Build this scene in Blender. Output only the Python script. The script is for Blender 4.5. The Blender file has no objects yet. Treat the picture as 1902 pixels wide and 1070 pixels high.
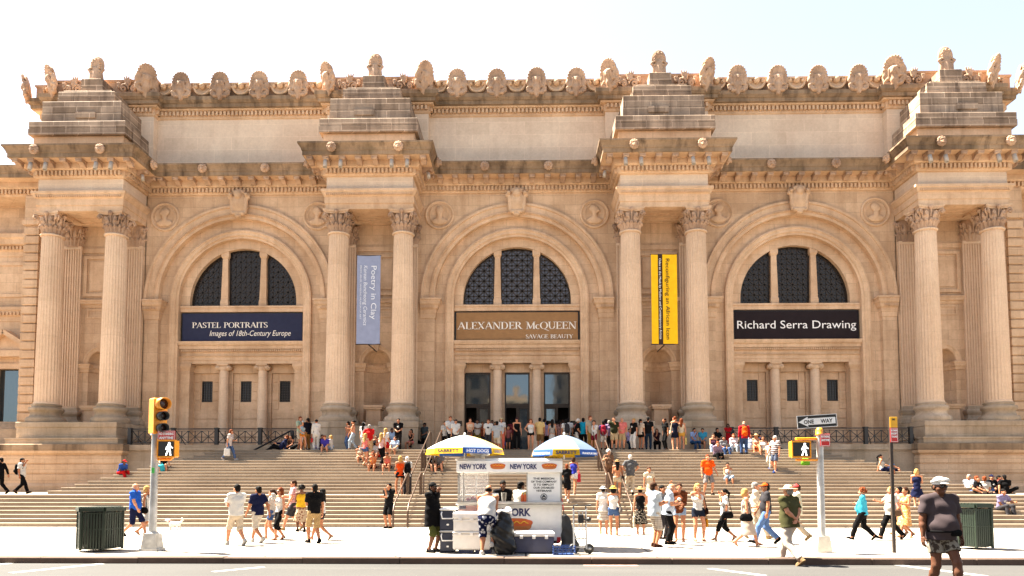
import bpy, math, random
import numpy as np
from mathutils import Vector, Matrix
random.seed(7)
R = math.radians
SC = bpy.context.scene
COL = SC.collection

# ------------------------------------------------------------------ camera, sky, sun, exposure
EYE, YAW, PITCH, FPX, PPX, PPY = 1.70, R(1.1), R(3.23), 1325.0, 951.0, 823.0
cam_d = bpy.data.cameras.new('camera'); cam = bpy.data.objects.new('camera', cam_d); COL.objects.link(cam)
cam.location = (0, 0, EYE); cam.rotation_euler = (math.pi / 2 + PITCH, 0, YAW)
cam_d.sensor_width = 36; cam_d.lens = FPX / 1902 * 36; cam_d.shift_y = (PPY - 535) / 1902
cam_d.clip_start = 0.1; cam_d.clip_end = 6000
SC.camera = cam

SUN = Vector((-1.0, 0.40, 1.85)).normalized()
EL, AZ = math.asin(SUN.z), math.atan2(SUN.x, SUN.y)
w = bpy.data.worlds.new('World'); SC.world = w; w.use_nodes = True
nt = w.node_tree
sky = nt.nodes.new('ShaderNodeTexSky'); sky.sky_type = 'NISHITA'; sky.sun_disc = False
sky.sun_elevation = EL; sky.sun_rotation = AZ
sky.air_density = 1.0; sky.dust_density = 1.0; sky.ozone_density = 0.0; sky.altitude = 0
bg = nt.nodes['Background']; bg.inputs['Strength'].default_value = 0.05
hs = nt.nodes.new('ShaderNodeHueSaturation'); hs.inputs['Saturation'].default_value = 0.55; hs.inputs['Value'].default_value = 0.82   # hazy summer sky
nt.links.new(sky.outputs[0], hs.inputs['Color']); nt.links.new(hs.outputs[0], bg.inputs[0])
sun_d = bpy.data.lights.new('sun', 'SUN'); sun_d.energy = 5.0; sun_d.angle = R(0.53); sun_d.color = (1.0, 0.91, 0.76)
sun = bpy.data.objects.new('sun', sun_d); COL.objects.link(sun)
sun.rotation_euler = SUN.to_track_quat('Z', 'Y').to_euler(); sun.location = (-30, 20, 60)
SC.view_settings.view_transform = 'Standard'; SC.view_settings.look = 'None'
SC.view_settings.exposure = 3.15; SC.view_settings.gamma = 1.0
SC.render.engine = 'CYCLES'
SC.cycles.max_bounces = 6; SC.cycles.diffuse_bounces = 4; SC.cycles.glossy_bounces = 3
SC.cycles.transmission_bounces = 4; SC.cycles.transparent_max_bounces = 6
SC.cycles.caustics_reflective = False; SC.cycles.caustics_refractive = False
SC.cycles.use_denoising = True

# where a sight line of the survey meets a plane of the place (metres)
_fw = Vector((-math.sin(YAW) * math.cos(PITCH), math.cos(YAW) * math.cos(PITCH), math.sin(PITCH)))
_rt = Vector((math.cos(YAW), math.sin(YAW), 0)); _up = _rt.cross(_fw)
def _ray(x, y): return _fw + _rt * ((x - PPX) / FPX) - _up * ((y - PPY) / FPX)
def at_y(x, y, Y):
    d = _ray(x, y); t = Y / d.y
    return Vector((d.x * t, Y, EYE + d.z * t))
def at_z(x, y, Z=0.0):
    d = _ray(x, y); t = (Z - EYE) / d.z
    return Vector((d.x * t, d.y * t, Z))
def x_at(x, Y): return at_y(x, 900, Y).x

# ------------------------------------------------------------------ object helpers
def tag(o, label=None, cat=None, group=None, kind=None):
    for k, v in (('label', label), ('category', cat), ('group', group), ('kind', kind)):
        if v: o[k] = v
    return o
def empty(name, loc=(0, 0, 0), rz=0.0, label=None, cat=None, group=None):
    o = bpy.data.objects.new(name, None); COL.objects.link(o)
    o.location = loc; o.rotation_euler = (0, 0, rz); o.empty_display_size = 0.2
    return tag(o, label, cat, group)
def inst(name, me, parent=None, loc=(0, 0, 0), rot=(0, 0, 0), sc=(1, 1, 1), m=None):
    o = bpy.data.objects.new(name, me); COL.objects.link(o)
    o.parent = parent; o.location = loc; o.rotation_euler = rot; o.scale = sc
    if m is not None:
        if not me.materials: me.materials.append(m)
        o.material_slots[0].link = 'OBJECT'; o.material_slots[0].material = m
    return o
def copy_tree(o, parent=None):
    c = o.copy(); COL.objects.link(c); c.parent = parent
    for ch in list(o.children): copy_tree(ch, c)
    return c

def raw_mesh(name, V, F, mats=(), mi=None, smooth=True):
    me = bpy.data.meshes.new(name)
    V = np.asarray(V, dtype=np.float32)
    if isinstance(F, np.ndarray):
        n, k = F.shape
        me.vertices.add(len(V)); me.vertices.foreach_set('co', V.ravel())
        me.loops.add(n * k); me.loops.foreach_set('vertex_index', F.astype(np.int32).ravel())
        me.polygons.add(n); me.polygons.foreach_set('loop_start', np.arange(0, n * k, k, dtype=np.int32))
    else:
        me.from_pydata([tuple(map(float, v)) for v in V], [], F)
    for m in mats: me.materials.append(m)
    n = len(me.polygons)
    if mi is not None: me.polygons.foreach_set('material_index', np.asarray(mi, dtype=np.int32))
    s = np.full(n, smooth, dtype=bool) if isinstance(smooth, bool) else np.asarray(smooth, dtype=bool)
    me.polygons.foreach_set('use_smooth', s)
    me.update(calc_edges=True); me.validate()
    return me

class MB:
    """collects shapes and links them as ONE mesh object"""
    def __init__(s): s.v = []; s.f = []; s.m = []; s.s = []
    def add(s, V, F, mi=0, M=None, smooth=False):
        b = len(s.v)
        for p in V:
            p = Vector(p)
            s.v.append(tuple(M @ p) if M is not None else tuple(p))
        for q in F:
            s.f.append([b + i for i in q]); s.m.append(mi); s.s.append(smooth)
        return s
    def box(s, x0, x1, y0, y1, z0, z1, mi=0, M=None, bev=0.0):
        if bev:
            b = bev
            P = []
            for (X0, X1, Y0, Y1, Z) in ((x0+b, x1-b, y0+b, y1-b, z0), (x0, x1, y0, y1, z0+b), (x0, x1, y0, y1, z1-b), (x0+b, x1-b, y0+b, y1-b, z1)):
                P += [(X0, Y0, Z), (X1, Y0, Z), (X1, Y1, Z), (X0, Y1, Z)]
            Fs = [(3, 2, 1, 0), (12, 13, 14, 15)]
            for k in range(3):
                for i in range(4):
                    j = (i + 1) % 4; Fs.append((4*k+i, 4*k+j, 4*k+4+j, 4*k+4+i))
            return s.add(P, Fs, mi, M)
        P = [(x, y, z) for z in (z0, z1) for (x, y) in ((x0, y0), (x1, y0), (x1, y1), (x0, y1))]
        return s.add(P, [(3, 2, 1, 0), (4, 5, 6, 7), (0, 1, 5, 4), (1, 2, 6, 5), (2, 3, 7, 6), (3, 0, 4, 7)], mi, M)
    def frustum(s, x0, x1, y0, y1, z0, X0, X1, Y0, Y1, z1, mi=0, M=None):
        P = [(x0, y0, z0), (x1, y0, z0), (x1, y1, z0), (x0, y1, z0), (X0, Y0, z1), (X1, Y0, z1), (X1, Y1, z1), (X0, Y1, z1)]
        return s.add(P, [(3, 2, 1, 0), (4, 5, 6, 7), (0, 1, 5, 4), (1, 2, 6, 5), (2, 3, 7, 6), (3, 0, 4, 7)], mi, M)
    def lathe(s, prof, n=24, c=(0, 0, 0), mi=0, M=None, smooth=True, a0=0.0, a1=2*math.pi, sx=1.0, sy=1.0):
        full = abs(a1 - a0 - 2*math.pi) < 1e-6
        k = n if full else n + 1
        P = []
        for (r, z) in prof:
            for i in range(k):
                a = a0 + (a1 - a0) * i / n
                P.append((c[0] + r * sx * math.cos(a), c[1] + r * sy * math.sin(a), c[2] + z))
        F = []
        for j in range(len(prof) - 1):
            for i in range(n):
                i2 = (i + 1) % k
                F.append((j*k+i, j*k+i2, (j+1)*k+i2, (j+1)*k+i))
        s.add(P, F, mi, M, smooth)
        if tuple(prof[0]) == tuple(prof[-1]): return s
        if full and prof[0][0] > 1e-4: s.add([P[i] for i in range(k)], [tuple(reversed(range(k)))], mi, M)
        if full and prof[-1][0] > 1e-4: s.add([P[(len(prof)-1)*k+i] for i in range(k)], [tuple(range(k))], mi, M)
        return s
    def tube(s, pts, r, n=8, mi=0, M=None, cap=True, smooth=True, r2=None):
        pts = [Vector(p) for p in pts]; L = len(pts); P = []
        prev = None
        for i, p in enumerate(pts):
            t = (pts[min(i+1, L-1)] - pts[max(i-1, 0)]).normalized()
            if prev is None:
                ref = Vector((0, 0, 1)) if abs(t.z) < 0.9 else Vector((1, 0, 0))
                u = t.cross(ref).normalized()
            else:
                u = (prev - t * prev.dot(t)).normalized()
            prev = u; q = t.cross(u)
            rr = r if r2 is None else r + (r2 - r) * i / max(1, L - 1)
            for k in range(n):
                a = 2*math.pi*k/n
                P.append(p + u * (rr * math.cos(a)) + q * (rr * math.sin(a)))
        F = [(i*n+k, i*n+(k+1) % n, (i+1)*n+(k+1) % n, (i+1)*n+k) for i in range(L-1) for k in range(n)]
        s.add(P, F, mi, M, smooth)
        if cap:
            s.add(P[:n], [tuple(reversed(range(n)))], mi, M); s.add(P[-n:], [tuple(range(n))], mi, M)
        return s
    def bar(s, a, b, w, d, mi=0, M=None, up=(0, -1, 0)):
        """square bar a->b, w across, d along 'up'"""
        a = Vector(a); b = Vector(b); t = (b - a).normalized(); u = Vector(up); x = t.cross(u)
        if x.length < 1e-4: u = Vector((1, 0, 0)); x = t.cross(u)
        x = x.normalized() * (w/2); y = x.cross(t).normalized() * (d/2)
        P = [a-x-y, a+x-y, a+x+y, a-x+y, b-x-y, b+x-y, b+x+y, b-x+y]
        return s.add(P, [(3, 2, 1, 0), (4, 5, 6, 7), (0, 1, 5, 4), (1, 2, 6, 5), (2, 3, 7, 6), (3, 0, 4, 7)], mi, M)
    def prism(s, poly, d0, d1, mi=0, M=None, axis='y', side=True, mi_side=None):
        """polygon in (x,z) extruded along y from d0 (front) to d1"""
        n = len(poly)
        mp = {'y': lambda p, d: (p[0], d, p[1]), 'z': lambda p, d: (p[0], p[1], d), 'x': lambda p, d: (d, p[0], p[1])}[axis]
        P = [mp(p, d0) for p in poly] + [mp(p, d1) for p in poly]
        s.add(P, [tuple(range(n)), tuple(reversed(range(n, 2*n)))], mi, M)
        if side: s.add(P, [(i, n+i, n+(i+1) % n, (i+1) % n) for i in range(n)], mi if mi_side is None else mi_side, M)
        return s
    def sphere(s, c, r, n=12, mi=0, M=None, sc=(1, 1, 1)):
        prof = [(max(1e-5, math.sin(math.pi*j/(n//2+1))), -math.cos(math.pi*j/(n//2+1))) for j in range(n//2+2)]
        T = Matrix.Translation(c) @ Matrix.Diagonal((r*sc[0], r*sc[1], r*sc[2], 1))
        return s.lathe(prof, n, mi=mi, M=(M @ T if M is not None else T))
    def sweep(s, path, prof, mi=0, closed_ends=True, smooth=False):
        """profile (outward d, z) along an axis-aligned plan path; outward = right-hand side of travel"""
        n = len(path); offs = []
        for i in range(n):
            ns = []
            for a, b in ((i-1, i), (i, i+1)):
                if a < 0 or b >= n: continue
                dx, dy = path[b][0]-path[a][0], path[b][1]-path[a][1]; l = math.hypot(dx, dy)
                ns.append((dy/l, -dx/l))
            if len(ns) == 1 or abs(ns[0][0]*ns[1][0]+ns[0][1]*ns[1][1]) > .99: offs.append(ns[0])
            else: offs.append((ns[0][0]+ns[1][0], ns[0][1]+ns[1][1]))
        k = len(prof); P = []
        for i in range(n):
            for d, z in prof: P.append((path[i][0]+offs[i][0]*d, path[i][1]+offs[i][1]*d, z))
        F = [(i*k+j, (i+1)*k+j, (i+1)*k+j+1, i*k+j+1) for i in range(n-1) for j in range(k-1)]
        s.add(P, F, mi, None, smooth)
        if closed_ends:
            s.add(P[:k], [tuple(range(k))], mi); s.add(P[-k:], [tuple(reversed(range(k)))], mi)
        return s
    def text(s, body, size, loc, mi=0, M=None, align='CENTER', width=None, shear=0.0, bold=0.0, space=1.0, ext=0.0, height=None):
        """lettering standing in the x-z plane facing -y; loc = (x, y, z) of the baseline"""
        cu = bpy.data.curves.new('lettering', 'FONT'); cu.body = body; cu.size = size; cu.shear = shear
        cu.align_x = align; cu.offset = bold; cu.space_character = space; cu.resolution_u = 3; cu.extrude = ext
        ob = bpy.data.objects.new('lettering', cu); COL.objects.link(ob)
        dg = bpy.context.evaluated_depsgraph_get(); dg.update()
        me = ob.evaluated_get(dg).to_mesh()
        V = [v.co.copy() for v in me.vertices]; F = [tuple(p.vertices) for p in me.polygons]
        ob.evaluated_get(dg).to_mesh_clear(); bpy.data.objects.remove(ob); bpy.data.curves.remove(cu)
        if not V: return s
        x0, x1 = min(v.x for v in V), max(v.x for v in V)
        k = (width / (x1 - x0)) if width else 1.0
        y0, y1 = min(v.y for v in V), max(v.y for v in V)
        kz = (height / (y1 - y0)) if height else (k if width else 1.0)
        T = Matrix(((k, 0, 0, 0), (0, 0, 1, 0), (0, kz, 0, 0), (0, 0, 0, 1)))
        T = Matrix.Translation(loc) @ T
        return s.add(V, F, mi, M @ T if M is not None else T)
    def build(s, name, mats, parent=None, loc=(0, 0, 0), rot=(0, 0, 0)):
        me = s.mesh(name, mats); o = bpy.data.objects.new(name, me); COL.objects.link(o)
        o.parent = parent; o.location = loc; o.rotation_euler = rot
        return o
    def mesh(s, name, mats):
        if not isinstance(mats, (list, tuple)): mats = [mats]
        me = bpy.data.meshes.new(name); me.from_pydata(s.v, [], s.f)
        for m in mats: me.materials.append(m)
        me.polygons.foreach_set('material_index', s.m); me.polygons.foreach_set('use_smooth', s.s)
        me.update()
        return me

# ------------------------------------------------------------------ carved shapes: blended distance fields, meshed with surface nets
class SDF:
    def __init__(s, lo, hi, h):
        s.lo = np.array(lo, float); s.h = h
        n = np.ceil((np.array(hi) - s.lo) / h).astype(int) + 1
        s.n = n; s.F = np.full(n, 10.0, dtype=np.float32)
        s.ax = [s.lo[i] + h * np.arange(n[i]) for i in range(3)]
    def _blk(s, lo, hi):
        a = np.maximum(0, np.floor((np.asarray(lo) - s.lo) / s.h).astype(int)); b = np.minimum(s.n, np.ceil((np.asarray(hi) - s.lo) / s.h).astype(int) + 1)
        if (b <= a).any(): return None
        sl = tuple(slice(int(a[i]), int(b[i])) for i in range(3))
        return sl, (s.ax[0][sl[0]][:, None, None], s.ax[1][sl[1]][None, :, None], s.ax[2][sl[2]][None, None, :])
    def _mix(s, sl, d, k, op):
        f = s.F[sl]
        if op == 'u':
            if k <= 0: r = np.minimum(f, d)
            else:
                t = np.clip(.5 + .5 * (d - f) / k, 0, 1); r = d * (1 - t) + f * t - k * t * (1 - t)
        else:
            d = -d
            if k <= 0: r = np.maximum(f, d)
            else:
                t = np.clip(.5 - .5 * (d - f) / k, 0, 1); r = d * (1 - t) + f * t + k * t * (1 - t)
        s.F[sl] = r
    def cone(s, a, b, ra, rb=None, k=.02, op='u', flat=None, capb=False):
        a = np.asarray(a, float); b = np.asarray(b, float); rb = ra if rb is None else rb
        m = max(ra, rb) + k + 2 * s.h
        q = s._blk(np.minimum(a, b) - m, np.maximum(a, b) + m)
        if q is None: return s
        sl, (X, Y, Z) = q
        ab = b - a; L = max(1e-9, float(ab @ ab))
        px, py, pz = X - a[0], Y - a[1], Z - a[2]
        tu = (px * ab[0] + py * ab[1] + pz * ab[2]) / L; t = np.clip(tu, 0, 1)
        dx, dy, dz = px - t * ab[0], py - t * ab[1], pz - t * ab[2]
        r2 = dx * dx + dy * dy + dz * dz
        if flat is not None:
            nv, sc = flat; c = dx * nv[0] + dy * nv[1] + dz * nv[2]
            r2 = r2 + c * c * (sc * sc - 1)
        if capb:
            tt = np.maximum(tu, 0); ex, ey, ez = px - tt * ab[0], py - tt * ab[1], pz - tt * ab[2]; r2 = ex * ex + ey * ey + ez * ez
            if flat is not None: c = ex * nv[0] + ey * nv[1] + ez * nv[2]; r2 = r2 + c * c * (sc * sc - 1)
            d = np.maximum(np.sqrt(r2) - (ra + t * (rb - ra)), (tu - 1) * math.sqrt(L))
            s._mix(sl, d, k, op); return s
        s._mix(sl, np.sqrt(r2) - (ra + t * (rb - ra)), k, op); return s
    def ell(s, c, r, rot=None, k=.02, op='u'):
        c = np.asarray(c, float); r = np.asarray(r, float); m = r.max() + k + 2 * s.h
        q = s._blk(c - m, c + m)
        if q is None: return s
        sl, (X, Y, Z) = q
        x, y, z = np.broadcast_arrays(X - c[0], Y - c[1], Z - c[2])
        if rot is not None:
            M = np.asarray(rot, float)          # columns = local axes
            x, y, z = (x*M[0, 0]+y*M[1, 0]+z*M[2, 0], x*M[0, 1]+y*M[1, 1]+z*M[2, 1], x*M[0, 2]+y*M[1, 2]+z*M[2, 2])
        k0 = np.sqrt((x/r[0])**2 + (y/r[1])**2 + (z/r[2])**2); k1 = np.sqrt((x/r[0]**2)**2 + (y/r[1]**2)**2 + (z/r[2]**2)**2)
        s._mix(sl, k0 * (k0 - 1) / np.maximum(k1, 1e-6), k, op); return s
    def cut(s, p, n):
        """keep the side the normal points away from"""
        p = np.asarray(p, float); n = np.asarray(n, float); n = n / np.linalg.norm(n)
        d = (s.ax[0][:, None, None] - p[0]) * n[0] + (s.ax[1][None, :, None] - p[1]) * n[1] + (s.ax[2][None, None, :] - p[2]) * n[2]
        s.F = np.maximum(s.F, d.astype(np.float32)); return s
    def ripple(s, amp, sx, sy, sz, seed=0):
        rs = np.random.RandomState(seed); A = s.ax
        ph = rs.rand(6) * 6.28
        w1 = np.sin(A[0]*sx+ph[0])[:, None, None] + np.sin(A[1]*sy+ph[1])[None, :, None]
        w2 = np.sin(A[2]*sz+ph[2])[None, None, :]
        w3 = np.sin((A[0]*sx*.7)[:, None, None] + (A[2]*sz*1.7)[None, None, :] + ph[3])
        s.F = s.F + (amp * (.5*w1*w2 + .6*w3)).astype(np.float32); return s
    def mesh(s):
        F = s.F; S = F < 0; nx, ny, nz = F.shape
        O = [(i, j, k) for i in (0, 1) for j in (0, 1) for k in (0, 1)]
        cnt = sum(S[i:nx-1+i, j:ny-1+j, k:nz-1+k].astype(np.int8) for i, j, k in O)
        act = (cnt > 0) & (cnt < 8)
        idx = np.full(act.shape, -1, dtype=np.int32); I = np.nonzero(act); n = len(I[0]); idx[act] = np.arange(n)
        P = np.zeros((n, 3)); C = np.zeros(n)
        for a in range(8):
            for b in range(a + 1, 8):
                oa, ob = O[a], O[b]
                if sum(abs(oa[i]-ob[i]) for i in range(3)) != 1: continue
                fa = F[I[0]+oa[0], I[1]+oa[1], I[2]+oa[2]]; fb = F[I[0]+ob[0], I[1]+ob[1], I[2]+ob[2]]
                m = (fa < 0) != (fb < 0)
                t = np.where(m, fa / np.where(fa == fb, 1, fa - fb), 0)
                for i in range(3): P[:, i] += np.where(m, oa[i] + t * (ob[i]-oa[i]), 0)
                C += m
        V = s.lo + s.h * (np.stack(I, 1) + P / np.maximum(C, 1)[:, None])
        Q = []
        for axn in range(3):
            sl0 = [slice(1, -1)]*3; sl1 = [slice(1, -1)]*3; sl0[axn] = slice(0, -1); sl1[axn] = slice(1, None)
            A, B = S[tuple(sl0)], S[tuple(sl1)]
            E = np.nonzero(A != B); off = [1, 1, 1]; off[axn] = 0
            e = [E[i] + off[i] for i in range(3)]
            u, v = [(1, 2), (2, 0), (0, 1)][axn]
            def g(du, dv):
                q = [e[0].copy(), e[1].copy(), e[2].copy()]; q[u] -= du; q[v] -= dv
                return idx[q[0], q[1], q[2]]
            quad = np.stack([g(1, 1), g(0, 1), g(0, 0), g(1, 0)], 1)
            fl = ~A[E]
            quad[fl] = quad[fl][:, ::-1]
            Q.append(quad)
        Q = np.concatenate(Q); Q = Q[(Q >= 0).all(1)]
        return V, Q
def sdf_mesh(name, s, m):
    V, Q = s.mesh(); return raw_mesh(name, V, Q, [m] if m else [])

# ------------------------------------------------------------------ materials
MATS = {}
def nodes_of(name, rough=0.6, metal=0.0, spec=0.5):
    m = bpy.data.materials.new(name); m.use_nodes = True
    b = m.node_tree.nodes['Principled BSDF']; b.inputs['Roughness'].default_value = rough; b.inputs['Metallic'].default_value = metal
    b.inputs['Specular IOR Level'].default_value = spec
    return m, m.node_tree, b
def N(t, kind, **kw):
    n = t.nodes.new('ShaderNode' + kind)
    for k, v in kw.items():
        if k in n.inputs: n.inputs[k].default_value = v
        else: setattr(n, k, v)
    return n
def mixc(t, fac, a, b, mode='MIX'):
    n = t.nodes.new('ShaderNodeMix'); n.data_type = 'RGBA'; n.blend_type = mode
    for sock, val in ((n.inputs[0], fac), (n.inputs[6], a), (n.inputs[7], b)):
        if hasattr(val, 'is_output') or isinstance(val, bpy.types.NodeSocket): t.links.new(val, sock)
        elif isinstance(val, (int, float)): sock.default_value = val
        else: sock.default_value = (*val, 1) if len(val) == 3 else val
    return n.outputs[2]
def ramp(t, src, stops):
    n = t.nodes.new('ShaderNodeValToRGB'); t.links.new(src, n.inputs[0])
    while len(n.color_ramp.elements) < len(stops): n.color_ramp.elements.new(0.5)
    for e, (p, v) in zip(n.color_ramp.elements, stops):
        e.position = p; e.color = (v, v, v, 1) if isinstance(v, (int, float)) else (*v, 1)
    return n.outputs[0]
def noise(t, vec, scale, detail=4, rough=0.55):
    n = N(t, 'TexNoise', Scale=scale, Detail=detail, Roughness=rough)
    if vec is not None: t.links.new(vec, n.inputs['Vector'])
    return n.outputs['Fac']
def pos_uv(t, sx=1, sy=1, sz=1, fold=True):
    """world position; with fold, (x+y, z) so blocks wrap round corners"""
    g = N(t, 'NewGeometry'); sp = N(t, 'SeparateXYZ'); t.links.new(g.outputs['Position'], sp.inputs[0])
    c = N(t, 'CombineXYZ')
    if fold:
        a = N(t, 'Math', operation='ADD'); t.links.new(sp.outputs[0], a.inputs[0]); t.links.new(sp.outputs[1], a.inputs[1])
        t.links.new(a.outputs[0], c.inputs[0]); t.links.new(sp.outputs[2], c.inputs[1])
        return c.outputs[0], g.outputs['Position']
    mp = N(t, 'Mapping'); mp.inputs['Scale'].default_value = (sx, sy, sz); t.links.new(g.outputs['Position'], mp.inputs[0])
    return mp.outputs[0], g.outputs['Position']
def bump(t, b, h, strength=0.3, dist=0.02):
    n = N(t, 'Bump', Strength=strength, Distance=dist); t.links.new(h, n.inputs['Height']); t.links.new(n.outputs[0], b.inputs['Normal'])

def stone(name, base, dark, bw=1.35, bh=0.62, joint=0.5, stain=0.35, streak=0.25, rough=0.85, moss=None, blockvar=0.5, mort=.012):
    m, t, b = nodes_of(name, rough, spec=0.25)
    uv, pos = pos_uv(t)
    br = N(t, 'TexBrick', Scale=1.0); t.links.new(uv, br.inputs['Vector'])
    br.inputs['Brick Width'].default_value = bw; br.inputs['Row Height'].default_value = bh
    br.inputs['Mortar Size'].default_value = mort; br.inputs['Mortar Smooth'].default_value = 0.3; br.inputs['Bias'].default_value = 0.0
    br.inputs['Color1'].default_value = (1, 1, 1, 1); br.inputs['Color2'].default_value = (1-.38*blockvar, 1-.42*blockvar, 1-.46*blockvar, 1)
    br.inputs['Mortar'].default_value = (1-.5*joint,)*3 + (1,)
    n1 = noise(t, pos, 0.35, 6); n2 = noise(t, pos, 9.0, 5, .65)
    mp = N(t, 'Mapping'); mp.inputs['Scale'].default_value = (2.2, 2.2, 0.16); t.links.new(pos, mp.inputs[0])
    n3 = noise(t, mp.outputs[0], 1.0, 5, .6)
    c = mixc(t, ramp(t, n1, [(.38, 0.0), (.68, stain)]), base, dark)
    c = mixc(t, ramp(t, n3, [(.48, 0.0), (.72, streak)]), c, dark)
    if moss: c = mixc(t, ramp(t, noise(t, pos, 0.8, 5), [(.55, 0.0), (.75, 0.55)]), c, moss)
    c = mixc(t, ramp(t, noise(t, pos, 2.3, 6, .65), [(.45, 0.0), (.66, .2)]), c, dark)
    c = mixc(t, 1.0, c, br.outputs['Color'], 'MULTIPLY')
    c = mixc(t, 0.22, c, ramp(t, n2, [(.3, .35), (.7, 1.0)]), 'MULTIPLY')
    t.links.new(c, b.inputs['Base Color'])
    ad = N(t, 'Math', operation='MULTIPLY_ADD'); ad.inputs[1].default_value = -0.5*joint; t.links.new(br.outputs['Fac'], ad.inputs[0]); t.links.new(n2, ad.inputs[2])
    bump(t, b, ad.outputs[0], 0.35, 0.015)
    return m
def plain(name, col, rough=0.5, metal=0.0, var=0.12, scale=6.0, spec=0.5, bmp=0.0):
    if name in MATS: return MATS[name]
    m, t, b = nodes_of(name, rough, metal, spec)
    _, pos = pos_uv(t)
    n = noise(t, pos, scale, 4)
    c = mixc(t, ramp(t, n, [(.35, 0.0), (.7, 1.0)]), tuple(x*(1-var) for x in col), tuple(min(1, x*(1+var*.6)) for x in col))
    t.links.new(c, b.inputs['Base Color'])
    r = N(t, 'Math', operation='MULTIPLY_ADD'); r.inputs[1].default_value = .25; r.inputs[2].default_value = rough-.12
    t.links.new(n, r.inputs[0]); t.links.new(r.outputs[0], b.inputs['Roughness'])
    if bmp: bump(t, b, noise(t, pos, scale*6, 3), bmp, .01)
    MATS[name] = m
    return m

LIME, LIMED = (0.72, 0.505, 0.33), (0.36, 0.205, 0.105)
M_STONE = stone('limestone_ashlar', LIME, LIMED, blockvar=.36, joint=.65, stain=.5, streak=.4)
M_ATTIC = stone('limestone_attic', (0.77, 0.61, 0.455), (0.54, 0.38, 0.27), bw=2.2, bh=0.82, joint=-.25, blockvar=.25, stain=0.5, streak=.25)
M_TRIM = stone('limestone_trim', (0.74, 0.515, 0.335), LIMED, joint=0.25, blockvar=.2, stain=.5, streak=.4)
M_COL = stone('limestone_column', (0.74, 0.54, 0.375), (0.46, 0.29, 0.175), bw=30, bh=2.1, joint=.35, blockvar=.25, stain=.25, streak=.2)
M_CARVE = stone('limestone_carved', (0.60, 0.40, 0.265), (0.12, 0.065, 0.04), joint=0.0, blockvar=0, stain=.65, streak=.4)
M_WEATH = stone('weathered_blocks', (0.50, 0.37, 0.265), (0.115, 0.078, 0.056), bw=1.5, bh=.46, joint=-.7, stain=.7, streak=.8, blockvar=1.0, mort=.028)
M_CORN = stone('weathered_cornice', (0.42, 0.285, 0.175), (0.075, 0.048, 0.03), bw=2.4, bh=30, joint=.35, stain=.65, streak=.9, moss=(.12, .085, .035))
M_PODI = stone('podium_stone', (0.52, 0.40, 0.29), (0.24, 0.18, 0.11), bw=1.9, bh=.75, joint=.4, stain=.6, streak=.6, blockvar=.6)
M_GRAN = stone('step_granite', (0.35, 0.275, 0.20), (0.19, 0.14, 0.098), bw=2.3, bh=.151, joint=.7, stain=.4, streak=.1, blockvar=.35)
M_IRON = plain('black_iron', (.018, .016, .016), .45, .3)
M_DARK = plain('lobby_shade_black', (.012, .010, .010), .8)  # lobby shade put into the colour
M_BRONZE = plain('bronze_frame', (.035, .024, .016), .4, .5)
def glass(name, col, rough=.04, spec=.8):
    m, t, b = nodes_of(name, rough, 0.0, spec); b.inputs['Base Color'].default_value = (*col, 1)
    _, pos = pos_uv(t); bump(t, b, noise(t, pos, .9, 2), .06, .05)
    return m
M_GLASS = glass('window_glass', (.10, .125, .14))
M_GLASS.node_tree.nodes['Principled BSDF'].inputs['Metallic'].default_value = .75
M_GLASSD = glass('lunette_glass', (.06, .058, .072), .15, .5)
M_GLASSE = glass('dark_lunette_glass', (.016, .013, .013), .2, .3)
# ------------------------------------------------------------------ the museum front (local axes: x along the front, y into the building)
BX, BY = -0.54, 44.1
LAND = 3.473
museum = empty('museum_building', (BX, BY, 0), label='grand classical limestone museum front with paired columns, three arched bays and a carved roofline', cat='building')
PIERS = (-26.2, -8.75, 8.75, 26.2); BAYS = (-17.5, 0.0, 17.5); ZC = 13.3
def part(mb, name, mats, parent=None, loc=(0, 0, 0)): return mb.build(name, mats, parent or museum, loc)

def arch_pts(xc, Rr, zc, zb=None, n=40):
    P = [(xc + Rr*math.cos(math.pi - math.pi*i/n), zc + Rr*math.sin(math.pi*i/n)) for i in range(n+1)]
    if zb is not None: P = [(xc-Rr, zb)] + P + [(xc+Rr, zb)]
    return P
def arch_front(mb, xc, Rr, zc, zb, x0, x1, zt, y, mi=0):
    A = arch_pts(xc, Rr, zc)
    q = lambda a, b, c, d: mb.add([(a, y, c), (b, y, c), (b, y, d), (a, y, d)], [(0, 1, 2, 3)], mi)
    q(x0, xc-Rr, zb, zt); q(xc+Rr, x1, zb, zt)
    for a, b in zip(A, A[1:]):
        mb.add([(a[0], y, a[1]), (b[0], y, b[1]), (b[0], y, zt), (a[0], y, zt)], [(0, 1, 2, 3)], mi)
def arch_ring(mb, xc, zc, prof, zb=None, n=40, mi=0):
    rows = [[(px, y, pz) for px, pz in arch_pts(xc, Rr, zc, zb, n)] for Rr, y in prof]
    k = len(rows[0]); P = [p for r in rows for p in r]
    mb.add(P, [(j*k+i, (j+1)*k+i, (j+1)*k+i+1, j*k+i+1) for j in range(len(rows)-1) for i in range(k-1)], mi)

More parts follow.
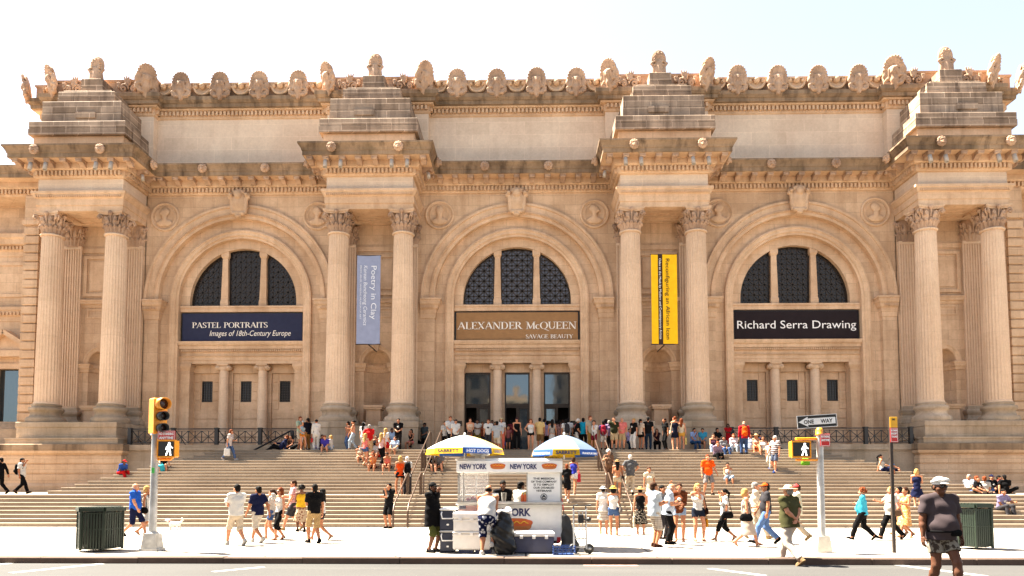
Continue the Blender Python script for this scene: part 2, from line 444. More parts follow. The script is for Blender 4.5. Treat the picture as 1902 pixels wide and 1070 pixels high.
# --- walls of the three arched bays
for bc in BAYS:
    mb = MB()
    arch_front(mb, bc, 6.0, ZC, 3.3, bc-6.1, bc+6.1, 20.05, 0.0)
    for sgn in (-1, 1):                                   # jamb piers under the imposts
        xa, xb = sorted((bc+sgn*5.15, bc+sgn*6.0))
        mb.box(xa, xb, 0.0, 0.6, 3.3, ZC-.02)
    arch_ring(mb, bc, ZC, [(5.16, .30), (4.48, .30)], 3.3)
    # ring between inner arch and lights
    arch_ring(mb, bc, ZC, [(3.99, .55), (3.42, .55), (3.42, .98)], 12.98)
    part(mb, 'wall', M_STONE)
    mb = MB()
    arch_ring(mb, bc, ZC, [(6.02, .0), (6.02, -.20), (5.88, -.20), (5.84, -.12), (5.50, -.12), (5.46, -.17), (5.36, -.17), (5.34, -.10), (5.15, -.10), (5.15, .32)], 13.24)
    for i in range(150):
        a = math.pi*(i+.5)/150; c, s_ = math.cos(a), math.sin(a)
        p = Vector((bc+5.43*c, -.2, ZC+5.43*s_)); t = Vector((-s_, 0, c))*.035
        mb.bar(p-t, p+t, .07, .06)
    part(mb, 'archivolt', M_TRIM)
    mb = MB()
    arch_ring(mb, bc, ZC, [(4.5, .32), (4.5, .10), (4.40, .06), (4.32, .12), (4.16, .12), (4.10, .20), (3.98, .20), (3.98, .9)], 3.45)
    part(mb, 'inner_arch', M_TRIM)
    IMP = [(0, 12.02), (.05, 12.02), (.07, 12.30), (.10, 12.34), (.12, 12.56), (.20, 12.62), (.24, 12.80), (.33, 12.90), (.36, 13.10), (.42, 13.14), (.42, 13.24), (0, 13.24)]
    for path in ([(bc-6.04, 0), (bc-5.15, 0), (bc-5.15, .3)], [(bc+5.15, .3), (bc+5.15, 0), (bc+6.04, 0)]):
        mb = MB(); mb.sweep(path, IMP)
        xa, xb = min(path[0][0], path[2][0]), max(path[0][0], path[2][0])
        n = 9
        for i in range(n):
            x = xa + (xb-xa)*(i+.5)/n; mb.box(x-.03, x+.03, -.30, -.18, 12.64, 12.78)
        part(mb, 'impost', M_TRIM)

# --- lights with a lattice in the head of each arch
def clip_convex(a, b, poly):
    t0, t1 = 0.0, 1.0; n = len(poly); dx, dz = b[0]-a[0], b[1]-a[1]
    for i in range(n):
        p, q = poly[i], poly[(i+1) % n]; nx, nz = -(q[1]-p[1]), q[0]-p[0]      # inward for ccw
        den = nx*dx+nz*dz; num = nx*(a[0]-p[0])+nz*(a[1]-p[1])
        if abs(den) < 1e-9:
            if num < 0: return None
        else:
            t = -num/den
            if den > 0: t0 = max(t0, t)
            else: t1 = min(t1, t)
    if t1-t0 < 1e-3: return None
    return (a[0]+dx*t0, a[1]+dz*t0), (a[0]+dx*t1, a[1]+dz*t1)
for bc in BAYS:
    for lx0, lx1 in ((-3.42, -1.46), (-1.02, 1.02), (1.46, 3.42)):
        xs = np.linspace(lx0, lx1, 15)
        top = [(bc+x, ZC+math.sqrt(max(0, 3.42**2-x*x))) for x in xs]
        poly = [(bc+lx0, 12.98), (bc+lx1, 12.98)] + top[::-1]
        mb = MB(); mb.prism(poly, .93, .97, 0, side=False)
        win = part(mb, 'lunette_window', M_GLASSD if bc == 0 else M_GLASSE)
        cx = bc+(lx0+lx1)/2; mb = MB(); seg = []; c = .66
        for i in range(-8, 9):
            seg += [((cx+i*c/2, 12.9), (cx+i*c/2, 17))]; seg += [((bc-4, 12.98+(i+8)*c/2), (bc+4, 12.98+(i+8)*c/2))]
            seg += [((cx+i*c-3, 12.98-3+.0), (cx+i*c+6, 12.98+6)), ((cx+i*c+3, 12.98-3), (cx+i*c-6, 12.98+6))]
        for a, b in seg:
            r = clip_convex(a, b, poly)
            if r: mb.bar((r[0][0], .905, r[0][1]), (r[1][0], .905, r[1][1]), .07, .03)
        for a, b in zip(poly, poly[1:]+poly[:1]):
            if math.dist(a, b) > .01: mb.bar((a[0], .90, a[1]), (b[0], .90, b[1]), .13, .07)
        part(mb, 'lattice', M_BRONZE, win)
    for sx in (-1.24, 1.24):
        mb = MB(); x = bc+sx; zt = ZC+math.sqrt(3.42**2-1.0)-.02
        mb.frustum(x-.22, x+.22, .62, .95, 13.5, x-.17, x+.17, .66, .95, 16.1)
        mb.box(x-.25, x+.25, .58, .95, 12.98, 13.3); mb.frustum(x-.25, x+.25, .58, .95, 13.3, x-.21, x+.21, .63, .95, 13.5)
        mb.frustum(x-.17, x+.17, .66, .95, 16.1, x-.25, x+.25, .58, .95, 16.25); mb.box(x-.25, x+.25, .58, .95, 16.25, zt)
        part(mb, 'mullion', M_TRIM)

# --- door-cases in the foot of each arch
DC = [(0, 9.3), (.03, 9.3), (.03, 9.52), (.07, 9.52), (.07, 9.72), (.14, 9.76), (.16, 9.80), (.03, 9.82), (.03, 10.03), (.08, 10.05), (.08, 10.2), (.24, 10.22), (.26, 10.42), (.34, 10.46), (.40, 10.62), (.40, 10.68), (0, 10.68)]
def ion_col():
    mb = MB(); n = 64; zs = np.linspace(3.75, 8.88, 9)
    P = []
    for z in zs:
        k = (z-3.75)/5.13; r = .325 - .05*k**1.6
        for i in range(n):
            a = 2*math.pi*i/n; P.append((r*(1-.05*abs(math.sin(a*10))**.7)*math.cos(a), r*(1-.05*abs(math.sin(a*10))**.7)*math.sin(a), z))
    mb.add(P, [(j*n+i, j*n+(i+1) % n, (j+1)*n+(i+1) % n, (j+1)*n+i) for j in range(8) for i in range(n)], 0, None, True)
    return mb
ION = ion_col().mesh('column', [M_COL])
mb = MB(); mb.box(-.36, .36, -.3, .3, 9.2, 9.3); mb.box(-.40, .40, -.22, .22, 9.1, 9.2)
for s_ in (-1, 1):
    T = Matrix.Translation((s_*.34, 0, 9.04)) @ Matrix.Rotation(math.pi/2, 4, 'X')
    mb.lathe([(.0001, -.27), (.15, -.27), (.15, .27), (.0001, .27)], 16, M=T); mb.lathe([(.0001, -.3), (.06, -.3), (.06, .3), (.0001, .3)], 10, M=T)
mb.lathe([(.29, 8.88), (.33, 8.92), (.31, 9.0), (.34, 9.1)], 24)
IONC = mb.mesh('capital', [M_TRIM])
mb = MB(); mb.box(-.42, .42, -.42, .42, 3.473, 3.58); mb.lathe([(.40, 3.58), (.44, 3.63), (.40, 3.68), (.34, 3.70), (.37, 3.74), (.33, 3.76)], 24)
IONB = mb.mesh('base', [M_TRIM])
for bi, bc in enumerate(BAYS):
    mb = MB(); mb.sweep([(bc-3.975, .62), (bc+3.975, .62)], DC)
    mb.box(bc-3.97, bc+3.97, .621, 1.1, 9.301, 10.67)
    mb.box(bc-3.97, bc+3.97, .42, 1.0, 12.60, 12.97); mb.box(bc-3.97, bc+3.97, .36, .9, 12.86, 12.975)
    part(mb, 'door_cornice', M_TRIM)
    mb = MB()
    for i in range(64):
        x = bc-3.9+7.8*(i+.5)/64; mb.box(x-.038, x+.038, .42, .56, 10.06, 10.19)
    part(mb, 'dentil_band', M_TRIM)
    mb = MB(); mb.box(bc-3.97, bc+3.97, .78, .95, 10.681, 12.599)
    part(mb, 'recessed_brick_panel', M_PODI)
    for sx in (-1, 1):
        mb = MB(); xa, xb = sorted((bc+sx*3.36, bc+sx*3.975))
        mb.box(xa, xb, .62, 1.3, 3.4, 8.85); mb.box(xa-.03*(sx > 0), xb+.03*(sx < 0), .58, 1.3, 8.70, 8.76)
        mb.frustum(xa, xb, .62, 1.3, 8.85, xa-.12*(sx > 0), xb+.12*(sx < 0), .5, 1.3, 9.12); mb.box(xa-.12*(sx > 0), xb+.12*(sx < 0), .5, 1.3, 9.12, 9.3)
        mb.box(xa-.06*(sx > 0), xb+.06*(sx < 0), .56, 1.3, 3.4, 3.9)
        part(mb, 'pilaster', M_TRIM)
    for sx in (-1.25, 1.25):
        c = inst('column', ION, museum, (bc+sx, .86, 0)); inst('capital', IONC, c); inst('base', IONB, c)
    mb = MB(); mb.box(bc-3.4, bc+3.4, 1.18, 1.6, 8.78, 9.35); part(mb, 'lintel', M_STONE)
    for sx in (-1, 1):                                    # wall behind the small columns
        mb = MB(); xa, xb = sorted((bc+sx*.80, bc+sx*1.70)); mb.box(xa, xb, 1.18, 1.7, 3.4, 8.78); part(mb, 'wall', M_STONE)
    for k, (dx0, dx1) in enumerate(((-3.36, -1.70), (-.80, .80), (1.70, 3.36))):
        x0, x1 = bc+dx0, bc+dx1
        if bi == 1:
            d = MB()
            for a, b_, c_, e in ((x0, x0+.09, 3.45, 8.78), (x1-.09, x1, 3.45, 8.78), (x0+.09, x1-.09, 8.66, 8.78), (x0+.09, x1-.09, 6.52, 6.76), ((x0+x1)/2-.06, (x0+x1)/2+.06, 3.45, 6.52)):
                d.box(a, b_, 1.24, 1.38, c_, e)
            door = part(d, 'door', M_BRONZE)
            g = MB(); g.box(x0+.09, x1-.09, 1.30, 1.32, 6.76, 8.66); part(g, 'pane', M_GLASS, door)
            xm = (x0+x1)/2; op = (0, 0, 1)[k]
            la, lb = (xm+.06, x1-.09) if op == 0 else (x0+.09, xm-.06)
            g = MB(); g.box(la+.08, lb-.08, 1.30, 1.32, 3.7, 6.44); part(g, 'pane', M_GLASS, door)
            g = MB()
            for a, b_, c_, e in ((la, la+.08, 3.48, 6.52), (lb-.08, lb, 3.48, 6.52), (la+.08, lb-.08, 6.44, 6.52), (la+.08, lb-.08, 3.48, 3.7)): g.box(a, b_, 1.27, 1.35, c_, e)
            lf = part(g, 'leaf', M_BRONZE, door)
            g = MB(); g.box(x0-.4, x1+.4, 2.6, 2.65, 3.3, 9.0); part(g, 'lobby_shade_sheet', M_DARK, door)  # near-black sheet stands in for the shade inside the lobby
        else:
            g = MB(); nrow = 9; hz = (8.78-3.45)/nrow; wx0, wx1, wz0, wz1 = (x0+x1)/2-.33, (x0+x1)/2+.33, 6.94, 8.27
            for r in range(nrow):
                z0, z1 = 3.45+r*hz+.03, 3.45+(r+1)*hz-.03
                if z1 > wz0-.1 and z0 < wz1+.1:
                    g.box(x0+.02, wx0-.08, 1.30, 1.6, z0, z1); g.box(wx1+.08, x1-.02, 1.30, 1.6, z0, z1)
                else: g.box(x0+.02, x1-.02, 1.30, 1.6, z0, z1)
            g.box(x0, x1, 1.345, 1.58, 3.42, wz0-.02); g.box(x0, x1, 1.345, 1.58, wz1+.02, 8.8); g.box(x0, wx0-.02, 1.345, 1.58, wz0-.02, wz1+.02); g.box(wx1+.02, x1, 1.345, 1.58, wz0-.02, wz1+.02)
            part(g, 'blocked_doorway', M_TRIM)
            g = MB(); g.box(wx0, wx1, 1.44, 1.47, wz0, wz1); wn = part(g, 'window', M_GLASSE)
            g = MB()
            for a, b_, c_, e in ((wx0-.02, wx0+.04, wz0, wz1), (wx1-.04, wx1+.02, wz0, wz1), (wx0+.04, wx1-.04, wz0, wz0+.05), (wx0+.04, wx1-.04, wz1-.05, wz1)): g.box(a, b_, 1.36, 1.43, c_, e)
            for i in range(1, 4): g.box(wx0+i*.165-.012, wx0+i*.165+.012, 1.40, 1.43, wz0+.05, wz1-.05)
            for i in range(1, 8): g.box(wx0+.04, wx1-.04, 1.41, 1.428, wz0+i*.166-.012, wz0+i*.166+.012)
            part(g, 'grille', M_BRONZE, wn)
for sx in (-3.66, 3.66):
    mb = MB(); mb.box(sx-.2, sx+.2, .53, .56, 5.3, 5.62, bev=.01); part(mb, 'plaque', M_BRONZE)

# --- pier walls with a niche between the columns
for px in PIERS:
    mb = MB(); zc, rn = 9.2, .82
    arch_front(mb, px, rn, zc, 5.27, px-2.65, px+2.65, 13.1, 0.0)
    mb.box(px-2.65, px+2.65, 0.0, .5, 3.3, 5.27)
    n = 16
    Cyl = [(px+rn*math.cos(math.pi-math.pi*i/n), rn*1.0*math.sin(math.pi*i/n)) for i in range(n+1)]
    mb.add([(x, y, z) for z in (5.27, zc) for x, y in Cyl], [(i, i+1, n+2+i, n+1+i) for i in range(n)], 0, None, True)
    Dm = [(px+rn*math.cos(b)*math.cos(math.pi-math.pi*i/n), rn*math.cos(b)*math.sin(math.pi*i/n), zc+rn*math.sin(b)) for b in np.linspace(0, math.pi/2, 9) for i in range(n+1)]
    mb.add(Dm, [(j*(n+1)+i, j*(n+1)+i+1, (j+1)*(n+1)+i+1, (j+1)*(n+1)+i) for j in range(8) for i in range(n)], 0, None, True)
    mb.box(px-.9, px+.9, .02, 1.0, 5.1, 5.271)
    mb.box(px-2.65, px+2.65, 0.0, .5, 13.1, 16.3); mb.box(px-2.65, px+2.65, 0.0, .5, 16.3, 20.05)
    part(mb, 'pier_wall', M_STONE)
    mb = MB()
    arch_ring(mb, px, zc, [(1.14, 0), (1.14, -.1), (1.06, -.12), (.98, -.07), (.88, -.07), (.82, -.02), (.82, .1)], None, 20)
    mb.frustum(px-.10, px+.10, -.22, 0, 9.95, px-.17, px+.17, -.28, 0, 10.5)
    I2 = [(0, 8.68), (.06, 8.70), (.08, 8.86), (.14, 8.92), (.16, 9.1), (.20, 9.14), (.20, 9.2), (0, 9.2)]
    for path in ([(px-1.38, 0), (px-.82, 0), (px-.82, .25)], [(px+.82, .25), (px+.82, 0), (px+1.38, 0)]): mb.sweep(path, I2)
    nc = 10; rows = [[(px+(rn-d)*math.cos(math.pi-math.pi*i/nc), .02+(rn-d)*math.sin(math.pi*i/nc), z) for i in range(nc+1)] for d, z in ((0, 8.7), (.06, 8.72), (.08, 8.9), (.15, 9.0), (.15, 9.18), (0, 9.2))]
    mb.add([p for r in rows for p in r], [(j*(nc+1)+i, j*(nc+1)+i+1, (j+1)*(nc+1)+i+1, (j+1)*(nc+1)+i) for j in range(5) for i in range(nc)])
    part(mb, 'niche_surround', M_TRIM)
    mb = MB()
    for a, b_, c_, e in ((px-1.25, px-1.05, 13.5, 16.1), (px+1.05, px+1.25, 13.5, 16.1), (px-1.05, px+1.05, 15.9, 16.1), (px-1.05, px+1.05, 13.5, 13.7)): mb.box(a, b_, -.10, 0.01, c_, e)
    mb.box(px-.88, px+.88, -.06, .01, 13.87, 15.73)
    mb.sweep([(px-1.38, 0), (px+1.38, 0)], [(0, 12.8), (.05, 12.8), (.08, 12.95), (.18, 13.0), (.2, 13.16), (.24, 13.18), (.24, 13.26), (0, 13.26)])
    for a, b_, c_, e in ((px-1.0, px-.9, 12.1, 12.7), (px+.9, px+1.0, 12.1, 12.7), (px-.9, px+.9, 12.6, 12.7), (px-.9, px+.9, 12.1, 12.2)): mb.box(a, b_, -.05, .01, c_, e)
    mb.box(px-1.38, px+1.38, -.08, .01, 16.3, 16.6)
    part(mb, 'wall_panel', M_TRIM)
    mb = MB(); mb.box(px-.52, px+.52, -1.0, -.05, 5.05, 5.4); mb.frustum(px-.45, px+.45, -.95, -.1, 5.4, px-.42, px+.42, -.92, -.12, 6.2); mb.box(px-.54, px+.54, -1.04, -.02, 6.2, 6.32); mb.box(px-.6, px+.6, -1.1, 0, 6.32, 6.46)
    part(mb, 'statue_pedestal', M_TRIM)

# --- columns, pilasters and their carved capitals
def leaf(s, cx, cy, z0, z1, r, ang, wid, k=.02):
    c, q = math.cos(ang), math.sin(ang)
    P = lambda rad, z, t=0: (cx+rad*c-t*q, cy+rad*q+t*c, z)
    h = z1-z0
    s.cone(P(r, z0), P(r+.05, z0+h*.72), wid*.55, wid, k=k, flat=((c, q, 0), 2.2))
    s.cone(P(r+.05, z0+h*.72), P(r+.15, z1), wid, wid*.7, k=k, flat=((c, q, 0), 2.0))
    s.cone(P(r+.15, z1), P(r+.20, z1-.07), wid*.6, wid*.35, k=k)
    s.cone(P(r+.04, z0), P(r+.13, z1-.03), .022, .03, k=.01)
def capital_sdf():
    s = SDF((-1.0, -1.0, 16.6), (1.0, 1.0, 18.05), .026)
    s.cone((0, 0, 16.65), (0, 0, 17.7), .53, .58, k=.02)
    for i in range(16): a = 2*math.pi*i/16; leaf(s, 0, 0, 16.72, 17.12 if i % 2 else 17.14, .53, a, .115)
    for i in range(8): a = 2*math.pi*(i+.5)/8; leaf(s, 0, 0, 16.95, 17.45, .56, a, .14)
    for i in range(4):
        a = math.pi/4+i*math.pi/2; c, q = math.cos(a), math.sin(a)
        for t in (-.07, .07):
            pts = [(.6, 17.25), (.70, 17.5), (.84, 17.68), (.98, 17.70), (1.02, 17.58), (.95, 17.50), (.90, 17.57)]
            for (r0, z0), (r1, z1) in zip(pts, pts[1:]): s.cone((r0*c-t*q, r0*q+t*c, z0), (r1*c-t*q, r1*q+t*c, z1), .05, .05, k=.02)
        a2 = i*math.pi/2; c, q = math.cos(a2), math.sin(a2)
        for sg in (-1, 1):
            pts = [(.6, 17.3, .12), (.66, 17.55, .2), (.68, 17.62, .30), (.66, 17.54, .34), (.66, 17.52, .27)]
            for p0, p1 in zip(pts, pts[1:]): s.cone((p0[0]*c-sg*p0[2]*q, p0[0]*q+sg*p0[2]*c, p0[1]), (p1[0]*c-sg*p1[2]*q, p1[0]*q+sg*p1[2]*c, p1[1]), .045, .04, k=.02)
        s.ell((.70*c, .70*q, 17.84), (.13, .13, .14), k=.03)
        s.cone((.62*c, .62*q, 17.3), (.68*c, .68*q, 17.75), .04, .05)
    return s
def abacus(mb, h=.80):
    P = []; n = 8
    for i in range(4):
        a = math.pi/4+i*math.pi/2
        for k in range(n):
            t = k/n; a0 = a+t*math.pi/2; p0 = Vector((math.cos(a), math.sin(a)))*1.08; p1 = Vector((math.cos(a+math.pi/2), math.sin(a+math.pi/2)))*1.08
            p = p0.lerp(p1, t); mid = (p0+p1)/2; inw = -mid.normalized()*.16*math.sin(math.pi*t); P.append(tuple(p+inw))
    for z0, z1, sc in ((17.76, 17.86, .93), (17.86, 18.0, 1.0)):
        mb.prism([(x*sc, y*sc) for x, y in P], z1, z0, axis='z')
    return mb
V_, Q_ = capital_sdf().mesh()
CAPI = raw_mesh('capital', V_, Q_, [M_CARVE])
V2 = V_.copy(); V2[:, 1] *= .5
PCAP = raw_mesh('capital', V2, Q_, [M_CARVE])
mb = MB(); abacus(mb); ABAC = mb.mesh('abacus', [M_TRIM])
n = 24*4; zs = np.linspace(6.43, 16.68, 12); P = []
for z in zs:
    k = (z-6.43)/10.25; r = .668 - .10*k**1.7
    for i in range(n):
        a = 2*math.pi*i/n; fl = (0, .75, 1.0, .75)[i % 4]; rr = r*(1-.062*fl); P.append((rr*math.cos(a), rr*math.sin(a), z))
mb = MB(); mb.add(P, [(j*n+i, j*n+(i+1) % n, (j+1)*n+(i+1) % n, (j+1)*n+i) for j in range(11) for i in range(n)])
mb.lathe([(.60, 16.55), (.66, 16.58), (.67, 16.64), (.60, 16.68)], 32); mb.lathe([(.70, 6.38), (.72, 6.44), (.67, 6.52)], 32)
SHAFT = mb.mesh('column', [M_COL])
mb = MB(); mb.lathe([(1.02, 5.24), (1.06, 5.34), (1.06, 5.48), (1.0, 5.60), (.88, 5.64), (.84, 5.72), (.80, 5.84), (.86, 5.94), (.92, 6.0), (.93, 6.1), (.90, 6.18), (.78, 6.2), (.76, 6.28), (.80, 6.32), (.80, 6.37), (.70, 6.40)], 40)
BASE = mb.mesh('base', [M_PODI])
mb = MB(); fl = 7
mb.box(-.56, .56, -.16, 0, 6.4, 16.66)
for i in range(fl+1):
    x = -.55+1.1*i/fl; mb.box(x-.035, x+.035, -.22, -.16, 6.5, 16.5)
mb.box(-.58, .58, -.24, 0, 16.5, 16.68)
PILA = mb.mesh('pilaster', [M_COL])
mb = MB(); mb.sweep([(-.56, .1), (-.56, -.2), (.56, -.2), (.56, .1)], [(0, 5.27), (.36, 5.27), (.40, 5.35), (.36, 5.58), (.22, 5.64), (.16, 5.84), (.24, 5.98), (.26, 6.1), (.22, 6.18), (.10, 6.22), (.1, 6.4), (0, 6.4)])
PBAS = mb.mesh('base', [M_PODI])
for px in PIERS:
    for sx in (-1.95, 1.95):
        c = inst('column', SHAFT, museum, (px+sx, -2.1, 0)); inst('base', BASE, c)
        cp = inst('capital', CAPI, c); inst('abacus', ABAC, cp)
        p = inst('pilaster', PILA, museum, (px+sx, 0, 0)); inst('base', PBAS, p); inst('capital', PCAP, p, (0, -.05, 0))

# --- pedestals and podia
for px in PIERS[1:3]:
    mb = MB()
    for sx in (-1.95, 1.95):
        mb.box(px+sx-1.12, px+sx+1.12, -3.22, -.98, 3.4, 4.9); mb.box(px+sx-1.16, px+sx+1.16, -3.26, -.94, 4.9, 5.27, bev=.03)
    mb.box(px-.9, px+.9, -3.12, -.9, 3.4, 5.03); mb.box(px-3.0, px+3.0, -1.0, 0, 3.4, 5.02)
    mb.box(px-3.5, px+3.5, -3.75, -3.22, 3.4, 3.92); mb.box(px-3.07, px+3.07, -3.218, -.9, 3.4, 4.2)
    part(mb, 'pedestal', M_PODI)
for sg, px in ((-1, PIERS[0]), (1, PIERS[3])):
    mb = MB(); xa, xb = sorted((px-sg*3.5, px+sg*24))
    xi, xo = sorted((px-sg*2.95, px+sg*2.95))
    mb.box(xi, xo, -3.2, 0, 4.32, 4.95); mb.box(xi-.04, xo+.04, -3.25, 0, 4.95, 5.27, bev=.03)
    la, lb = sorted((px-sg*3.25, px+sg*3.3)); mb.box(la, lb, -3.55, 0, 3.96, 4.24); mb.box(la-.05, lb+.05, -3.6, 0, 4.24, 4.32)
    mb.box(*sorted((px+sg*2.9, px+sg*24)), -1.2, 0, 3.9, 5.0)
    part(mb, 'plinth', M_PODI)
    mb = MB()
    path = [(xa, -3.6), (xb, -3.6), (xb, .0)] if sg < 0 else [(xa, .0), (xa, -3.6), (xb, -3.6)]
    mb.sweep(path, [(0, 1.2), (.24, 1.2), (.24, 1.55), (.14, 1.66), (.06, 1.7), (.06, 2.2), (0, 2.22), (0, 2.28), (.06, 2.30), (.06, 2.76), (0, 2.78), (0, 2.84), (.06, 2.86), (.06, 3.26), (0, 3.28), (.02, 3.34), (.16, 3.42), (.22, 3.56), (.20, 3.58)])
    part(mb, 'podium', M_STONE)
    mb = MB(); mb.sweep(path, [(.0, 3.58), (.20, 3.58), (.24, 3.62), (.24, 3.92), (.20, 3.96), (-3.6, 3.965)])
    part(mb, 'podium_coping', M_CORN)

# --- entablature over each pier, and the long cornice
for px in PIERS:
    path = [(px-2.62, 0), (px-2.62, -2.68), (px+2.62, -2.68), (px+2.62, 0)]
    mb = MB(); mb.sweep(path, [(-.3, 18.0), (0, 18.0), (0, 18.32), (.05, 18.34), (.05, 18.74), (.10, 18.78), (.20, 18.98), (.24, 19.02), (.24, 19.16), (-.3, 19.17)])
    for i in range(46):
        x = px-2.6+5.2*(i+.5)/46; mb.box(x-.03, x+.03, -2.90, -2.76, 18.80, 18.92)
    mb.box(px-2.4, px+2.4, -2.45, 0, 18.1, 19.0)
    for a, b_ in ((-1.0, 1.0),):
        mb.box(px+a, px+b_, -2.3, -2.2, 18.0, 18.1); mb.box(px+a, px+b_, -1.3, -1.2, 18.0, 18.1)
    mb.box(px-2.6, px-1.2, -2.6, 0, 18.003, 18.1); mb.box(px+1.2, px+2.6, -2.6, 0, 18.003, 18.1); mb.box(px-1.2, px+1.2, -2.6, -2.3, 18.003, 18.1); mb.box(px-1.2, px+1.2, -.5, 0, 18.003, 18.1)
    part(mb, 'architrave', M_TRIM)
    mb = MB(); mb.box(px-2.58, px+2.58, -2.64, 0, 19.16, 20.0); part(mb, 'frieze', M_ATTIC)
ENT = [(-36, 0)]
for px in PIERS: ENT += [(px-2.62, 0), (px-2.62, -2.68), (px+2.62, -2.68), (px+2.62, 0)]
ENT += [(36, 0)]
mb = MB(); mb.sweep(ENT, [(-.05, 19.97), (.10, 19.99), (.14, 20.07), (.16, 20.08), (.16, 20.38), (.34, 20.40), (.38, 20.46), (.42, 20.47), (.42, 20.79), (1.06, 20.80)])
part(mb, 'bed_moulding', M_TRIM)
mb = MB(); mb.sweep(ENT, [(1.05, 20.80), (1.10, 20.82), (1.10, 21.06), (1.14, 21.08), (1.17, 21.20), (1.27, 21.36), (1.33, 21.42), (1.33, 21.52), (-.1, 21.60)])
part(mb, 'corona', M_CORN)
mb = MB()
for (xa, ya), (xb, yb) in zip(ENT, ENT[1:]):
    L = math.hypot(xb-xa, yb-ya); k = max(1, int(L/.235)); dx, dy = (xb-xa)/L, (yb-ya)/L; nx, ny = dy, -dx
    for i in range(k):
        t = L*(i+.5)/k; x, y = xa+dx*t, ya+dy*t
        if abs(x) > 34: continue
        M = Matrix(((dx, -nx, 0, x), (dy, -ny, 0, y), (0, 0, 1, 0), (0, 0, 0, 1)))
        mb.box(-.065, .065, -.31, -.15, 20.10, 20.37, M=M)
part(mb, 'dentil_band', M_TRIM)
mb = MB()
prof = [(-.42, 20.46), (-.42, 20.78), (-1.02, 20.78), (-1.02, 20.66), (-.95, 20.60), (-.82, 20.62), (-.70, 20.56), (-.56, 20.44), (-.46, 20.42)]
mb.prism(prof, -.15, .15, axis='x'); mb.box(-.19, .19, -1.045, -.42, 20.72, 20.785)
mb.lathe([(.0001, -.17), (.085, -.17), (.085, .17), (.0001, .17)], 10, M=Matrix.Translation((0, -.95, 20.66)) @ Matrix.Rotation(math.pi/2, 4, 'Y'))
MODI = mb.mesh('modillion', [M_CARVE])
for px in PIERS:
    for i in range(8): inst('modillion', MODI, museum, (px-3.32+.949*i, -2.68, 0))
    for sg in (-1, 1):
        for yy in (-1.9, -.95): inst('modillion', MODI, museum, (px+sg*2.62, yy, 0), (0, 0, sg*math.pi/2))
for bc in BAYS:
    for i in range(11): inst('modillion', MODI, museum, (bc-4.775+.955*i, 0, 0))

# --- carved ornament
def lion_sdf():
    s = SDF((-.42, -.55, -.45), (.42, .2, .45), .02)
    s.ell((0, 0, 0), (.27, .22, .30)); s.ell((0, -.2, -.07), (.14, .16, .12), k=.05); s.ell((0, -.30, -.16), (.10, .08, .06), k=.03)
    s.ell((0, -.22, .12), (.20, .10, .10), k=.05)
    for i in range(11):
        a = math.pi*2*i/11+.3; s.ell((.27*math.cos(a), -.02, .02+.29*math.sin(a)), (.10, .12, .10), k=.05)
    for sg in (-1, 1):
        s.ell((sg*.10, -.27, .04), (.045, .04, .035), k=.02, op='d'); s.ell((sg*.18, -.1, .24), (.06, .05, .07), k=.03)
    s.ell((0, -.36, -.12), (.05, .05, .025), k=.015, op='d')
    return s
def antefix_sdf():
    """shell-backed head on a collar of scrolls"""
    s = SDF((-.78, -.62, -.2), (.78, .35, 2.05), .035)
    for i in range(11):
        a = math.pi*(i+.0)/10; c, q = math.cos(a), math.sin(a)
        s.cone((.12*c, -.06, 1.08+.08*q), (.52*c, -.12, 1.2+.62*q), .035, .088, k=.006)
    s.ell((0, .08, 1.2), (.52, .12, .60), k=.01)
    s.ell((0, -.26, .96), (.165, .15, .22)); s.ell((0, -.39, .93), (.04, .05, .06), k=.03)
    s.ell((0, -.17, 1.12), (.25, .17, .15), k=.04)
    for sg in (-1, 1):
        s.cone((sg*.20, -.22, 1.12), (sg*.27, -.18, .62), .09, .08, k=.04)
        s.ell((sg*.075, -.39, 1.0), (.035, .04, .02), k=.02, op='d')
        pts = [(.18, .55), (.40, .62), (.58, .48), (.56, .28), (.40, .22), (.34, .34), (.44, .40)]
        for (x0, z0), (x1, z1) in zip(pts, pts[1:]): s.cone((sg*x0, -.14, z0), (sg*x1, -.14, z1), .09, .08, k=.03)
        s.ell((sg*.55, -.05, .85), (.14, .14, .22), k=.04); s.ell((sg*.3, -.16, .15), (.2, .16, .13), k=.04)
        s.ell((sg*.42, -.02, .78), (.20, .16, .42), k=.05); s.ell((sg*.52, -.04, 1.02), (.12, .12, .16), k=.04)
    s.cone((0, -.22, .85), (0, -.12, .45), .13, .24, k=.05); s.cone((0, -.12, .45), (0, -.14, .0), .26, .16, k=.05)
    s.cone((0, -.2, .05), (0, -.28, -.12), .12, .06, k=.04)
    return s
def palmette_sdf():
    s = SDF((-.62, -.4, -.05), (.62, .4, 1.75), .035)
    for i in range(9):
        a = R(-20)+math.pi*1.22*i/8; c, q = math.cos(a), math.sin(a); L = .34+.24*max(0, q)
        s.cone((.08*c, -.06, 1.02+.06*q), (L*c*.68, -.12, 1.05+L*q*.86), .04, .075, k=.008, flat=((0, 1, 0), 1.5))
    s.ell((0, .04, 1.14), (.46, .13, .66), k=.02); s.cone((0, 0, 0), (0, 0, .8), .34, .22, k=.06)
    for sg in (-1, 1):
        pts = [(.14, .75), (.36, .66), (.46, .80), (.34, .90)]
        for (x0, z0), (x1, z1) in zip(pts, pts[1:]): s.cone((sg*x0, -.08, z0), (sg*x1, -.1, z1), .09, .07, k=.03)
        s.cone((sg*.3, 0, .05), (sg*.3, -.05, .5), .16, .12, k=.05)
    return s
